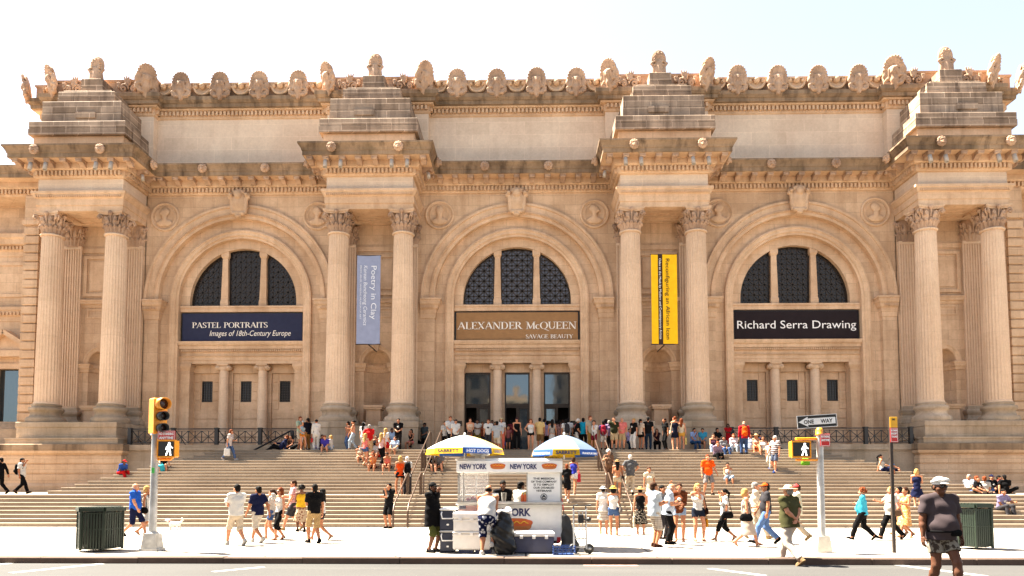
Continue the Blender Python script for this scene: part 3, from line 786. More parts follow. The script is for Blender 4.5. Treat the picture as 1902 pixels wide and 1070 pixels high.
def scroll_sdf():
    s = SDF((-1.0, -.3, -.05), (1.0, .25, 1.5), .035)
    for cx, r, z in ((-.35, .36, .42), (.42, .30, .38)):
        pts = [(cx+r*math.exp(-.16*t)*math.cos(t), z+r*math.exp(-.16*t)*math.sin(t)) for t in np.linspace(0, 9, 26)]
        for (x0, z0), (x1, z1) in zip(pts, pts[1:]): s.cone((x0, -.1, z0), (x1, -.1, z1), .07, .07, k=.03)
    for x, z, l in ((-.15, .75, .55), (.05, .72, .42), (.72, .55, .3), (-.75, .55, .3)):
        for d in (-.35, 0, .35): s.cone((x, -.05, z), (x+math.sin(d)*l, -.1, z+math.cos(d)*l), .10, .045, k=.04)
    s.cone((-.9, 0, .1), (.9, 0, .1), .12, .12, k=.05)
    return s
def cartouche_sdf():
    s = SDF((-.75, -.75, -1.0), (.75, .2, 1.0), .03)
    s.ell((0, -.15, .05), (.46, .30, .78)); s.ell((0, -.42, .52), (.24, .2, .28), k=.06); s.ell((0, -.2, .72), (.42, .24, .22), k=.06)
    for sg in (-1, 1):
        pts = [(.55, .62), (.60, .45), (.48, .38), (.46, -.2), (.40, -.55), (.28, -.62)]
        for (x0, z0), (x1, z1) in zip(pts, pts[1:]): s.cone((sg*x0, -.22, z0), (sg*x1, -.22, z1), .12, .10, k=.04)
        s.ell((sg*.5, -.3, .55), (.13, .2, .14), k=.03); s.ell((sg*.3, -.3, -.66), (.12, .14, .10), k=.03)
    s.cone((-.3, -.3, -.62), (.3, -.3, -.62), .12, .12, k=.03); s.ell((0, -.3, -.8), (.2, .16, .13), k=.05); s.ell((0, -.35, .02), (.2, .14, .36), k=.04)
    return s
def portrait_sdf(v):
    s = SDF((-1.0, -.42, -1.0), (1.0, .12, 1.0), .028)
    s.cone((0, 0, 0), (0, .1, 0), .80, .80, k=.0, flat=((0, 1, 0), .001)) if False else None
    dx = (-.1, .1, 0, .12)[v % 4]
    s.ell((dx*.4, -.10, .22), (.24, .16, .30)); s.ell((dx*2.2, -.12, .18), (.10, .12, .09), k=.08); s.ell((-dx*.8, -.08, .32), (.26, .12, .28), k=.05)
    s.cone((0, -.08, .0), (0, -.06, -.3), .16, .18, k=.06); s.ell((0, -.06, -.46), (.52, .14, .26), k=.08)
    s.cut((0, .03, 0), (0, 1, 0))
    return s
LION = sdf_mesh('lion_head', lion_sdf(), M_CARVE); ANTE = sdf_mesh('antefix_head', antefix_sdf(), M_CARVE); PALM = sdf_mesh('acroterion', palmette_sdf(), M_CARVE)
SCRO = sdf_mesh('leaf_scroll', scroll_sdf(), M_CARVE); CART = sdf_mesh('keystone', cartouche_sdf(), M_TRIM)
PORT = [sdf_mesh('portrait', portrait_sdf(v), M_TRIM) for v in range(4)]
for px in PIERS:
    for sx in (-1.95, 1.95): inst('lion_head', LION, museum, (px+sx, -4.02, 21.15), sc=(.78,)*3)
    for sg in (-1, 1): inst('lion_head', LION, museum, (px+sg*3.95, -1.9, 21.15), (0, 0, sg*math.pi/2), (.78,)*3)
    # white floodlights clipped under the cornice
for bc in BAYS:
    for sx in (-1.95, 1.95): inst('lion_head', LION, museum, (bc+sx, -1.34, 21.15), sc=(.78,)*3)
    inst('keystone', CART, museum, (bc, -.22, 19.25), sc=(1, 1, 1))
    for k, sx in enumerate((-4.88, 4.88)):
        mb = MB(); T = Matrix.Translation((bc+sx, 0, 18.62)) @ Matrix.Rotation(math.pi/2, 4, 'X')
        mb.lathe([(.0001, .03), (.60, .03), (.62, .06), (.64, .06), (.66, .03), (.78, .03), (.80, .10), (.88, .12), (.93, .06), (.94, 0)], 44, M=T)
        for i in range(40):
            a = 2*math.pi*i/40; mb.box(-.022, .022, -.02, .02, .68, .76, M=Matrix.Translation((bc+sx, -.04, 18.62)) @ Matrix.Rotation(a, 4, 'Y'))
        md = part(mb, 'medallion', M_TRIM)
        inst('portrait', PORT[(k+BAYS.index(bc)*2) % 4], md, (bc+sx, -.04, 18.62), sc=(.92, .8, .92))
M_WHITE = plain('white_paint', (.42, .36, .30), .6)
mb = MB(); mb.lathe([(.0001, .19), (.10, .19), (.10, -.16), (.085, -.16), (.085, .0), (.0001, .0)], 14); mb.tube([(0, .0, .18), (0, .12, .33), (0, .2, .36)], .03, 6)
FLOOD = mb.mesh('floodlight', [M_WHITE])
for px in PIERS:
    for sx in (-2.4, -1.5, 1.5, 2.4): inst('floodlight', FLOOD, museum, (px+sx, -3.66, 20.30), (R(-14), 0, R(6)), (1.15, 1.15, 1.3))
for px, sg in ((PIERS[1], 1), (PIERS[2], -1), (PIERS[0], 1)): inst('floodlight', FLOOD, museum, (px+sg*3.45, -2.1, 20.25), (R(-14), 0, sg*R(60)))

# --- attic
AY = -.05
ATT = [(-30.5, 9), (-30.5, AY)]
for px in PIERS: ATT += [(px-3.2, AY), (px-3.2, AY-.5), (px+3.2, AY-.5), (px+3.2, AY)]
ATT += [(30.5, AY), (30.5, 9)]
mb = MB(); mb.sweep(ATT, [(0, 21.4), (0, 25.04)]); mb.box(-30.4, 30.4, .05, 9, 24.94, 26.04); part(mb, 'attic_wall', M_ATTIC); mb = MB(); mb.box(-30.4, 30.4, 8.7, 8.95, 0, 25.0); part(mb, 'rear_wall', M_STONE)  # unseen rear slab added to keep sun out of the hollow shell
mb = MB(); mb.sweep(ATT, [(0, 24.92), (.07, 24.96), (.09, 25.08), (.09, 25.39), (.30, 25.41), (.34, 25.46), (.34, 25.50)]); part(mb, 'attic_bed_moulding', M_TRIM)
mb = MB(); mb.sweep(ATT, [(.32, 25.50), (.48, 25.52), (.50, 25.74), (.56, 25.77), (.62, 25.86), (.66, 25.90), (.66, 26.14), (-.2, 26.16)]); part(mb, 'attic_corona', M_CORN)
mb = MB()
for (xa, ya), (xb, yb) in zip(ATT, ATT[1:]):
    L = math.hypot(xb-xa, yb-ya); k = max(1, int(L/.25)); dx, dy = (xb-xa)/L, (yb-ya)/L; nx, ny = dy, -dx
    for i in range(k):
        t = L*(i+.5)/k; x, y = xa+dx*t, ya+dy*t
        M = Matrix(((dx, -nx, 0, x), (dy, -ny, 0, y), (0, 0, 1, 0), (0, 0, 0, 1)))
        mb.box(-.07, .07, -.25, -.08, 25.12, 25.38, M=M)
part(mb, 'attic_dentil_band', M_TRIM)
mb = MB(); mb.sweep(ATT, [(.22, 26.14), (.34, 26.16), (.34, 26.24), (.28, 26.28), (.28, 26.98), (.34, 27.02), (.36, 27.15), (-.3, 27.17)])
part(mb, 'parapet', M_CARVE)
mb = MB()
pts = [(.46*math.cos(math.pi+math.pi*i/16), .52*math.sin(math.pi+math.pi*i/16)) for i in range(17)]
rows = [[(x*k, y, z*k) for x, z in pts] for k, y in ((1.0, 0), (1.0, -.16), (.9, -.2), (.78, -.16), (.74, -.08), (.5, -.05), (.2, -.04))]
mb.add([p for r in rows for p in r], [(j*17+i, j*17+i+1, (j+1)*17+i+1, (j+1)*17+i) for j in range(6) for i in range(16)], 0, None, True)
mb.sphere((0, -.12, -.06), .15, 12)
for sg in (-1, 1): mb.sphere((sg*.30, -.12, -.08), .10, 10)
mb.box(-.5, .5, -.2, 0, -.0, .07)
LUNE = mb.mesh('parapet_cup', [M_TRIM])
def heads(xs, y):
    for x in xs: inst('antefix_head', ANTE, museum, (x, y, 26.00), (R(5), 0, random.uniform(-.05, .05)), (.97, 1, random.uniform(.89, .93)))
for bc in BAYS:
    heads([bc+k for k in (-3.735, -1.245, 1.245, 3.735)], AY-.50)
    for k in (-4.98, -2.49, 0, 2.49, 4.98): inst('parapet_cup', LUNE, museum, (bc+k, AY-.28, 26.98), sc=(1.36, 1.3, 1.36))
for px in PIERS:
    for sg in (-1, 1):
        inst('antefix_head', ANTE, museum, (px+sg*2.8, AY-.95, 26.06), (R(16), 0, sg*R(44)))
        inst('leaf_scroll', SCRO, museum, (px+sg*1.75, AY-.85, 26.14), (0, 0, 0), (sg*.82, 1, .9))
    bl = (2.72, -3.0, 21.52, 22.44), (2.91, -3.2, 22.44, 23.29), (2.40, -2.8, 23.29, 24.72), (1.74, -2.4, 24.72, 25.55), (.66, -1.9, 25.55, 26.66)
    for i, (hw, y0, z0, z1) in enumerate(bl):
        mb = MB()
        if i == 0: mb.box(px-hw, px+hw, y0, AY, z0, z1)
        else:
            zm = (z0+z1)/2 if i < 4 else z0+.55
            mb.box(px-hw-.02, px+hw+.02, y0-.02, AY-.4, z0+.001, zm, bev=.025); mb.box(px-hw, px+hw, y0, AY-.4, zm, z1, bev=.03)
            if i == 2:
                rb = random.Random(int(px)); xx = px+rb.uniform(-.6, .6); mb.box(xx-.6, xx+.6, y0-.12, y0+.1, 23.62, 24.05, bev=.04)
            if i == 3: mb.box(px-hw+.25, px+hw-.25, y0+.1, AY-.4, z1, z1+.13, bev=.02)
        part(mb, 'attic_block', M_WEATH if i else M_TRIM)
    inst('acroterion', PALM, museum, (px, -1.45, 26.66), sc=(1.0, 1.0, .95))
for sg in (-1, 1):
    inst('antefix_head', ANTE, museum, (sg*30.95, AY-.55, 25.96), (R(12), 0, sg*R(66)), (.9,)*3); inst('antefix_head', ANTE, museum, (sg*31.0, AY+2.0, 25.96), (R(12), 0, sg*R(90)), (.9,)*3)
    inst('parapet_cup', LUNE, museum, (sg*30.0, AY-.28, 26.84), sc=(.6, 1, 1))

# --- ends of the front: quoins and the lower wings
for sg in (-1, 1):
    mb = MB(); xa, xb = sorted((sg*28.85, sg*31.2)); mb.box(xa, xb, 0.0, .6, 3.3, 20.0); part(mb, 'end_wall', M_STONE)
    mb = MB(); xa, xb = sorted((sg*30.3, sg*37)); mb.box(xa, xb, .02, 3.0, 19.96, 21.5); part(mb, 'wing_sun_block', M_STONE)  # unseen block added to stop sun leaking between cornice and wing wall
    mb = MB(); xa, xb = sorted((sg*30.35, sg*31.3))
    z = 3.9
    while z < 18.0:
        mb.box(xa, xb, -.22, .3, z, z+.50, bev=.04); z += .565
    mb.box(xa+.08, xb-.08, -.10, .3, 3.9, 18.1); mb.box(xa-.1, xb+.1, -.3, .3, 18.1, 18.4); mb.box(xa, xb, -.2, .3, 18.4, 19.98)
    part(mb, 'quoin_strip', M_STONE)
    wg = empty('side_wing', (0, 0, 0)); wg.parent = museum
    wx = sg*33.2
    mb = MB(); a, b_ = sorted((sg*31.2, sg*48))
    x0, x1 = wx-.78, wx+.78
    for (p, q, z0, z1) in ((a, x0, 3.3, 20), (x1, b_, 3.3, 20), (x0, x1, 3.3, 5.7), (x0, x1, 9.15, 20)): mb.box(p, q, 1.5, 2.2, z0, z1)
    part(mb, 'wall', M_STONE, wg)
    mb = MB(); mb.sweep([(a, 1.5), (b_, 1.5)], [(0, 16.6), (.05, 16.6), (.08, 16.9), (.2, 17.0), (.2, 17.25), (.45, 17.3), (.5, 17.6), (.6, 17.7), (.62, 17.95), (0, 18.2)])
    mb.sweep([(a, 1.5), (b_, 1.5)], [(0, 12.3), (.05, 12.3), (.08, 12.6), (.2, 12.65), (.24, 12.95), (.3, 13.0), (.3, 13.2), (0, 13.25)])
    mb.sweep([(a, 1.5), (b_, 1.5)], [(0, 4.9), (.2, 4.9), (.22, 5.3), (0, 5.35)])
    k = 0
    for i in range(70):
        x = a+(b_-a)*(i+.5)/70; mb.box(x-.06, x+.06, 1.2, 1.4, 17.02, 17.22); mb.box(x-.05, x+.05, 1.2, 1.4, 12.67, 12.85)
    for p, q, z0, z1 in ((wx-1.3, wx-1.1, 13.9, 16.2), (wx+1.1, wx+1.3, 13.9, 16.2), (wx-1.1, wx+1.1, 16.0, 16.2), (wx-1.1, wx+1.1, 13.9, 14.1)): mb.box(p, q, 1.42, 1.51, z0, z1)
    part(mb, 'string_course', M_TRIM, wg)
    mb = MB()
    for p, q, z0, z1 in ((wx-1.12, wx-.78, 5.5, 9.5), (wx+.78, wx+1.12, 5.5, 9.5), (wx-.78, wx+.78, 9.15, 9.5)): mb.box(p, q, 1.36, 1.6, z0, z1)
    for q in (-1, 1):
        mb.box(wx+q*1.35-.16, wx+q*1.35+.16, 1.25, 1.6, 8.6, 9.9); mb.box(wx+q*1.3-.2, wx+q*1.3+.2, 1.3, 1.55, 5.5, 8.6)
    mb.box(wx-1.7, wx+1.7, 1.0, 1.6, 9.9, 10.3)
    mb.prism([(wx-1.75, 10.3), (wx+1.75, 10.3), (wx, 11.35)], 1.25, 1.6)
    for q in (-1, 1): mb.bar((wx+q*1.85, 1.15, 10.35), (wx, 1.15, 11.5), .28, .7)
    part(mb, 'window_surround', M_TRIM, wg)
    mb = MB(); mb.box(wx-.78, wx+.78, 1.8, 1.83, 5.7, 9.15); wn = part(mb, 'window', M_GLASS, wg)
    for o in wg.children:
        if o.name.startswith('wall'): pass
# ------------------------------------------------------------------ ground, kerb, steps
def asphalt():
    m, t, b = nodes_of('asphalt', .9, spec=.2); _, pos = pos_uv(t)
    n = noise(t, pos, 60, 4, .7); n2 = noise(t, pos, .25, 5); mp = N(t, 'Mapping'); mp.inputs['Scale'].default_value = (.12, 1.6, 1); t.links.new(pos, mp.inputs[0]); n3 = noise(t, mp.outputs[0], 1, 4)
    c = mixc(t, ramp(t, n, [(.35, 0), (.7, 1)]), (.038, .037, .036), (.062, .060, .058)); c = mixc(t, ramp(t, n2, [(.4, 0), (.7, .4)]), c, (.03, .029, .028)); c = mixc(t, ramp(t, n3, [(.5, 0), (.75, .35)]), c, (.075, .073, .069))
    t.links.new(c, b.inputs['Base Color']); bump(t, b, n, .4, .01); return m
def paving():
    m, t, b = nodes_of('concrete_paving', .85, spec=.25); g = N(t, 'NewGeometry'); pos = g.outputs['Position']
    br = N(t, 'TexBrick', Scale=1.0); t.links.new(pos, br.inputs['Vector']); br.offset = 0.0
    br.inputs['Brick Width'].default_value = 3.05; br.inputs['Row Height'].default_value = 2.45; br.inputs['Mortar Size'].default_value = .022
    br.inputs['Color1'].default_value = (1, 1, 1, 1); br.inputs['Color2'].default_value = (.86, .85, .84, 1); br.inputs['Mortar'].default_value = (.07, .06, .055, 1)
    n = noise(t, pos, .5, 6); n2 = noise(t, pos, 14, 4, .7); vo = noise(t, pos, 4.2, 1)
    c = mixc(t, ramp(t, n, [(.35, 0), (.7, .8)]), (.40, .36, .31), (.33, .295, .25)); c = mixc(t, ramp(t, vo, [(.66, 0), (.70, .85)]), c, (.05, .045, .04))
    c = mixc(t, 1.0, c, br.outputs['Color'], 'MULTIPLY'); c = mixc(t, .2, c, ramp(t, n2, [(.3, .4), (.7, 1)]), 'MULTIPLY')
    t.links.new(c, b.inputs['Base Color']); bump(t, b, n2, .2, .01); return m
M_ASPH, M_PAVE = asphalt(), paving()
M_KERB = stone('kerb_stone', (.13, .085, .062), (.045, .03, .024), bw=2.2, bh=9, joint=.5, stain=.6, streak=.2)
M_PAINT = plain('road_paint', (.30, .295, .28), .7, var=.3, scale=9)
KY = 16.35
mb = MB(); mb.add([(-1500, -1500, -.14), (1500, -1500, -.14), (1500, KY, -.14), (-1500, KY, -.14)], [(0, 1, 2, 3)])
tag(mb.build('road', M_ASPH), kind='structure')
mb = MB(); mb.add([(-1500, KY, -.30), (1500, KY, -.30), (1500, 2500, -.30), (-1500, 2500, -.30)], [(0, 1, 2, 3)]); tag(mb.build('ground', M_ASPH), kind='structure')
mb = MB(); mb.box(-80, 80, KY+.32, 48, -.28, 0.0); tag(mb.build('pavement', M_PAVE), kind='structure')
mb = MB()
xk = -60.0; rk = random.Random(3)
while xk < 60:
    L = rk.uniform(1.8, 2.4); mb.box(xk, xk+L-.012, KY+rk.uniform(-.01, .01), KY+.316, -.28, .004+rk.uniform(-.004, .006), bev=.018); xk += L
tag(mb.build('kerb', M_KERB), kind='structure')
mb = MB()
def stripe(p, q, w):
    a, b = at_z(*p, -.136), at_z(*q, -.136); d = (b-a); d.z = 0; d.normalize(); nrm = Vector((-d.y, d.x, 0))*(w/2)
    return [tuple(v) for v in (a-nrm, b-nrm, b+nrm, a+nrm)]
for p, q, w_ in (((20, 1064), (190, 1047), .22), ((395, 1062), (490, 1053), .18), ((1318, 1056), (1420, 1069), .2), ((1600, 1041), (1830, 1070), .22), ((1815, 1037), (1920, 1050), .22), ((-70, 1056), (20, 1046), .2)):
    V = stripe(p, q, w_)
    n_ = Vector(V[1])-Vector(V[0])
    if (Vector(V[1])-Vector(V[0])).cross(Vector(V[3])-Vector(V[0])).z < 0: V = V[::-1]
    mb.add(V, [(0, 1, 2, 3)])
tag(mb.build('road_marking', M_PAINT), kind='structure')
# dark utility plate in the gutter
mb = MB(); p0, p1 = at_z(1085, 1052, -.14), at_z(1180, 1047, -.14)
mb.box(p0.x, p1.x, p0.y, KY-.1, -.16, -.132, bev=.004)
tag(mb.build('drain_cover', plain('rusty_plate', (.20, .13, .10), .8, .2, .4)), 'flat rusty steel drain cover set in the gutter beside the kerb', 'drain cover')

SY0, RUN, RISE, LW = 27.7, .38, .151, 1.9
def step_y(k): return SY0 + (k-1)*RUN + ((LW-RUN) if k > 8 else 0)
stairs = empty('stone_staircase', (BX, SY0, 0), label='broad grey brown granite staircase rising from the pavement to the museum doors', cat='staircase')
for k in range(1, 24):
    y = step_y(k); xl = 46 if k <= 8 else 21.3-(k-9)*RUN
    mb = MB(); y1 = 45.5 if k == 23 else (41.02 if k > 8 else 40.6)
    z0, z1 = (k-1)*RISE-.02, k*RISE
    mb.box(-xl, xl, y-SY0, y1-SY0, z0, z1-.045); mb.box(-xl-.02, xl+.02, y-SY0-.02, y1-SY0-.004, z1-.045, z1, bev=.012)
    mb.build('step', M_GRAN, stairs)
mb = MB()
for sg in (-1, 1):
    a, b_ = sorted((sg*22.75, sg*11.7))
    mb = MB(); mb.box(a, b_, 41.0-SY0, 41.3-SY0, .9, 3.55); mb.box(a, b_, 40.9-SY0, 41.4-SY0, 3.62, 3.93); mb.box(a, b_, 40.96-SY0, 41.3-SY0, 3.55, 3.62); mb.box(a, b_, 41.4-SY0, 44.8-SY0, 3.5, 3.92)
    mb.build('terrace_wall', M_PODI, museum, (0, SY0-BY, 0))

# ------------------------------------------------------------------ iron railings on the terrace
def railing(xa, xb, label):
    r = empty('iron_railing', (BX+(xa+xb)/2, 41.12, 3.93), label=label, cat='railing', group='iron railings on the terrace')
    L = xb-xa; n = max(1, round(L/2.42)); w_ = L/n; zt = .93
    for i in range(n+1):
        x = -L/2+i*w_; mb = MB(); mb.box(x-.10, x+.10, -.10, .10, 0, .98, bev=.012); mb.box(x-.12, x+.12, -.12, .12, .94, 1.0); mb.bar((x+.09, .02, .9), (x+.52, .5, .0), .04, .04); mb.build('post', M_IRON, r)
    for i in range(n):
        x0, x1 = -L/2+i*w_+.10, -L/2+(i+1)*w_-.10; mb = MB()
        for z, h in ((.90, .06), (.80, .03), (.10, .05)): mb.box(x0, x1, -.025, .025, z, z+h)
        m = 3; c = (x1-x0)/m
        for j in range(m):
            a, b_ = x0+j*c, x0+(j+1)*c
            mb.bar((a, 0, .13), (b_, 0, .82), .035, .03); mb.bar((b_, .004, .13), (a, .004, .82), .035, .03)
            mb.box((a+b_)/2-.015, (a+b_)/2+.015, -.02, .02, .15, .80)
            if j: mb.box(a-.02, a+.02, -.022, .022, .15, .80)
        mb.box(x0, x1, -.012, .012, .45, .475)
        mb.build('panel', M_IRON, r)
railing(-22.55, -12.35, 'black iron railing with crossed bars on the terrace left of the main doors')
railing(12.35, 22.55, 'black iron railing with crossed bars on the terrace below the black banner')

# ------------------------------------------------------------------ handrails on the steps
M_RAIL = plain('brown_bronze_rail', (.075, .045, .03), .4, .5)
def handrail(name, X, side, label):
    h = empty('handrail', (X, step_y(1), 0), label=label, cat='handrail', group='metal handrails on the steps')
    y = lambda k: step_y(k)-step_y(1)
    mb = MB(); mb.tube([(0, -.35, .62), (0, -.22, .80), (0, -.02, .95), (0, y(8)+.3, 8*RISE+.93), (0, y(8)+.55, 8*RISE+.93), (0, y(8)+.6, 8*RISE+.85), (0, y(8)+.6, 8*RISE+.0)], .032, 8); mb.tube([(0, -.35, .62), (0, -.35, 0)], .04, 8)
    mb.build('rail', M_RAIL, h)
    mb = MB(); mb.tube([(0, y(9)-.7, 8*RISE), (0, y(9)-.7, 8*RISE+.85), (0, y(9)-.6, 8*RISE+.93), (0, y(9)-.4, 8*RISE+.96), (0, y(23)+.1, 23*RISE+.95), (0, y(23)+.5, 23*RISE+.95), (0, y(23)+.5, 23*RISE)], .032, 8)
    mb.build('rail', M_RAIL, h)
    for k in (8, 15, 16):
        for dx in (0, .14) if k != 8 else (0,):
            mb = MB(); yy = y(k)+.2; mb.box(dx-.035, dx+.035, yy-.05, yy+.05, k*RISE, k*RISE+(.9 if k == 8 else .92)); mb.build('post', M_RAIL, h)
for X, lab in ((-5.08, 'outer brown handrail on the steps, beside the black haired leaning man'), (-4.52, 'inner brown handrail climbing the steps behind the left umbrella'), (3.55, 'inner brown handrail climbing the steps right of the hot dog cart'), (4.05, 'outer brown handrail held by the white haired woman in brown')):
    handrail('h', X, 0, lab)
def side_rail(x0, x1, z0, z1, label):
    """sloping black rails on the flank flights beside the terrace wall"""
    h = empty('handrail', (x0, 40.3, 0), label=label, cat='handrail', group='sloping black handrails beside the terrace walls')
    d = 1 if x1 > x0 else -1; L = x1-x0
    for dy, nm in ((0, 'rail'), (.16, 'rail')):
        mb = MB(); mb.tube([(0, dy, z0), (L, dy, z1), (L+d*.12, dy, z1), (L+d*.14, dy, z1-.1), (L+d*.14, dy, z1-.75)], .035, 8); mb.build(nm, M_IRON, h)
    mb = MB(); mb.box(L+d*.05-.05, L+d*.05+.05, -.04, .2, z1-.8, z1-.02); mb.build('post', M_IRON, h)
side_rail(-19.0, -17.75, 2.62, 3.22, 'lower black handrail of the left flank steps, behind the traffic light')
side_rail(-16.2, -13.4, 3.22, 4.70, 'upper black handrail at the top of the left flank steps')
side_rail(18.45, 16.75, 2.62, 3.30, 'lower black handrail of the right flank steps, right of the one way sign pole')
side_rail(15.2, 12.3, 3.22, 4.70, 'upper black handrail at the top of the right flank steps')
# ------------------------------------------------------------------ lettering with serifs, drawn stroke by stroke
_TK, _TN = .15, .055
GL = {
 'A': (.82, [('L', .06, 0, .40, 1, _TN), ('L', .38, 1, .74, 0, _TK), ('L', .19, .34, .60, .34, _TN)], [(.06, 0), (.74, 0)]),
 'B': (.68, [('L', .16, 0, .16, 1, _TK), ('A', .32, .755, .23, .22, -90, 90), ('A', .34, .265, .26, .24, -90, 90), ('L', .16, .975, .34, .975, _TN), ('L', .16, .52, .36, .52, _TN), ('L', .16, .025, .36, .025, _TN)], [(.12, 0), (.12, 1)]),
 'c': (.50, [('A', .28, .32, .22, .31, 50, 310)], []),
 'D': (.84, [('L', .16, 0, .16, 1, _TK), ('A', .36, .5, .36, .475, -90, 90), ('L', .16, .975, .37, .975, _TN), ('L', .16, .025, .37, .025, _TN)], [(.12, 0), (.12, 1)]),
 'E': (.66, [('L', .16, 0, .16, 1, _TK), ('L', .16, .975, .56, .975, _TN), ('L', .16, .52, .46, .52, _TN), ('L', .16, .025, .58, .025, _TN), ('L', .55, 1, .57, .80, _TN), ('L', .57, 0, .61, .22, _TN), ('L', .46, .62, .46, .42, _TN)], [(.12, 0), (.12, 1)]),
 'G': (.84, [('A', .46, .5, .38, .48, 42, 330), ('L', .74, .05, .74, .42, _TK*.9), ('L', .76, .72, .76, .96, _TN)], [(.74, .44)]),
 'I': (.34, [('L', .17, 0, .17, 1, _TK)], [(.17, 0), (.17, 1)]),
 'L': (.64, [('L', .16, 0, .16, 1, _TK), ('L', .16, .025, .56, .025, _TN), ('L', .55, 0, .60, .24, _TN)], [(.12, 0), (.16, 1)]),
 'M': (1.0, [('L', .14, 0, .16, 1, _TN), ('L', .16, 1, .50, .05, _TK), ('L', .50, .05, .84, 1, _TN), ('L', .84, 1, .86, 0, _TK)], [(.14, 0), (.86, 0), (.12, 1), (.88, 1)]),
 'N': (.88, [('L', .14, 0, .14, 1, _TN), ('L', .14, 1, .74, 0, _TK), ('L', .74, 0, .74, 1, _TN)], [(.14, 0), (.10, 1), (.74, 1)]),
 'O': (.86, [('A', .43, .5, .38, .48, 0, 360)], []),
 'P': (.64, [('L', .16, 0, .16, 1, _TK), ('A', .32, .735, .26, .24, -90, 90), ('L', .16, .975, .34, .975, _TN), ('L', .16, .50, .34, .50, _TN)], [(.16, 0), (.12, 1)]),
 'Q': (.86, [('A', .43, .5, .38, .48, 0, 360), ('L', .40, .05, .95, -.24, .09)], []),
 'R': (.76, [('L', .16, 0, .16, 1, _TK), ('A', .32, .745, .25, .23, -90, 90), ('L', .16, .975, .34, .975, _TN), ('L', .16, .52, .34, .52, _TN), ('L', .36, .52, .70, 0, _TK)], [(.16, 0), (.12, 1), (.72, 0)]),
 'S': (.58, [('A', .29, .75, .20, .225, 40, 235), ('A', .29, .26, .23, .235, -145, 60), ('L', .17, .60, .42, .42, _TK), ('L', .46, .76, .47, .96, _TN), ('L', .08, .04, .07, .26, _TN)], []),
 'T': (.72, [('L', .36, 0, .36, 1, _TK), ('L', .05, .975, .67, .975, _TN), ('L', .06, 1, .04, .78, _TN), ('L', .66, 1, .68, .78, _TN)], [(.36, 0)]),
 'U': (.84, [('L', .16, .35, .16, 1, _TK), ('A', .43, .36, .27, .34, 180, 360), ('L', .70, .35, .70, 1, _TN)], [(.16, 1), (.70, 1)]),
 'V': (.80, [('L', .08, 1, .42, 0, _TK), ('L', .40, 0, .72, 1, _TN)], [(.10, 1), (.72, 1)]),
 'X': (.80, [('L', .12, 1, .66, 0, _TK), ('L', .10, 0, .68, 1, _TN)], [(.12, 1), (.66, 1), (.10, 0), (.68, 0)]),
 'Y': (.76, [('L', .08, 1, .38, .46, _TK), ('L', .38, .46, .68, 1, _TN), ('L', .38, 0, .38, .48, _TK)], [(.10, 1), (.68, 1), (.38, 0)]),
 ' ': (.42, [], [])}
def serif_text(mb, body, width, cap, loc, mi):
    tot = sum(GL[c][0] for c in body); k = width/tot; x = loc[0]
    def quad(a, b, c, d): mb.add([(a[0], loc[1], a[1]), (b[0], loc[1], b[1]), (c[0], loc[1], c[1]), (d[0], loc[1], d[1])], [(0, 1, 2, 3)], mi)
    for ch in body:
        wd, st, se = GL[ch]
        P = lambda u, v: (x+u*k, loc[2]+v*cap)
        for q in st:
            if q[0] == 'L':
                _, u0, v0, u1, v1, tw = q; dx, dy = u1-u0, v1-v0
                if abs(dy) > abs(dx)*.4: h = tw/2*(1+.25*abs(dx)/abs(dy)); u0_, u1_ = (u0, v0), (u1, v1); a, b = sorted((u0_, u1_), key=lambda t: t[1]); quad(P(a[0]-h, a[1]), P(a[0]+h, a[1]), P(b[0]+h, b[1]), P(b[0]-h, b[1]))
                else:
                    h = tw/2; a, b = sorted(((u0, v0), (u1, v1))); quad(P(a[0], a[1]-h), P(b[0], b[1]-h), P(b[0], b[1]+h), P(a[0], a[1]+h))
            else:
                _, cx, cy, rx, ry, a0, a1 = q; n = 16; pr = None
                for i in range(n+1):
                    a = R(a0+(a1-a0)*i/n); tw = _TN+(_TK-_TN)*abs(math.cos(a)); o = P(cx+(rx+tw*.35)*math.cos(a), cy+(ry+tw*.18)*math.sin(a)); n_ = P(cx+(rx-tw*.65)*math.cos(a), cy+(ry-tw*.45)*math.sin(a))
                    if pr: quad(pr[1], pr[0], o, n_)
                    pr = (o, n_)
        for u, v in se:
            s_ = .022 if v == 0 else (-.022 if v == 1 else 0); quad(P(u-.14, v+s_-.024), P(u+.14, v+s_-.024), P(u+.14, v+s_+.024), P(u-.14, v+s_+.024))
        x += wd*k

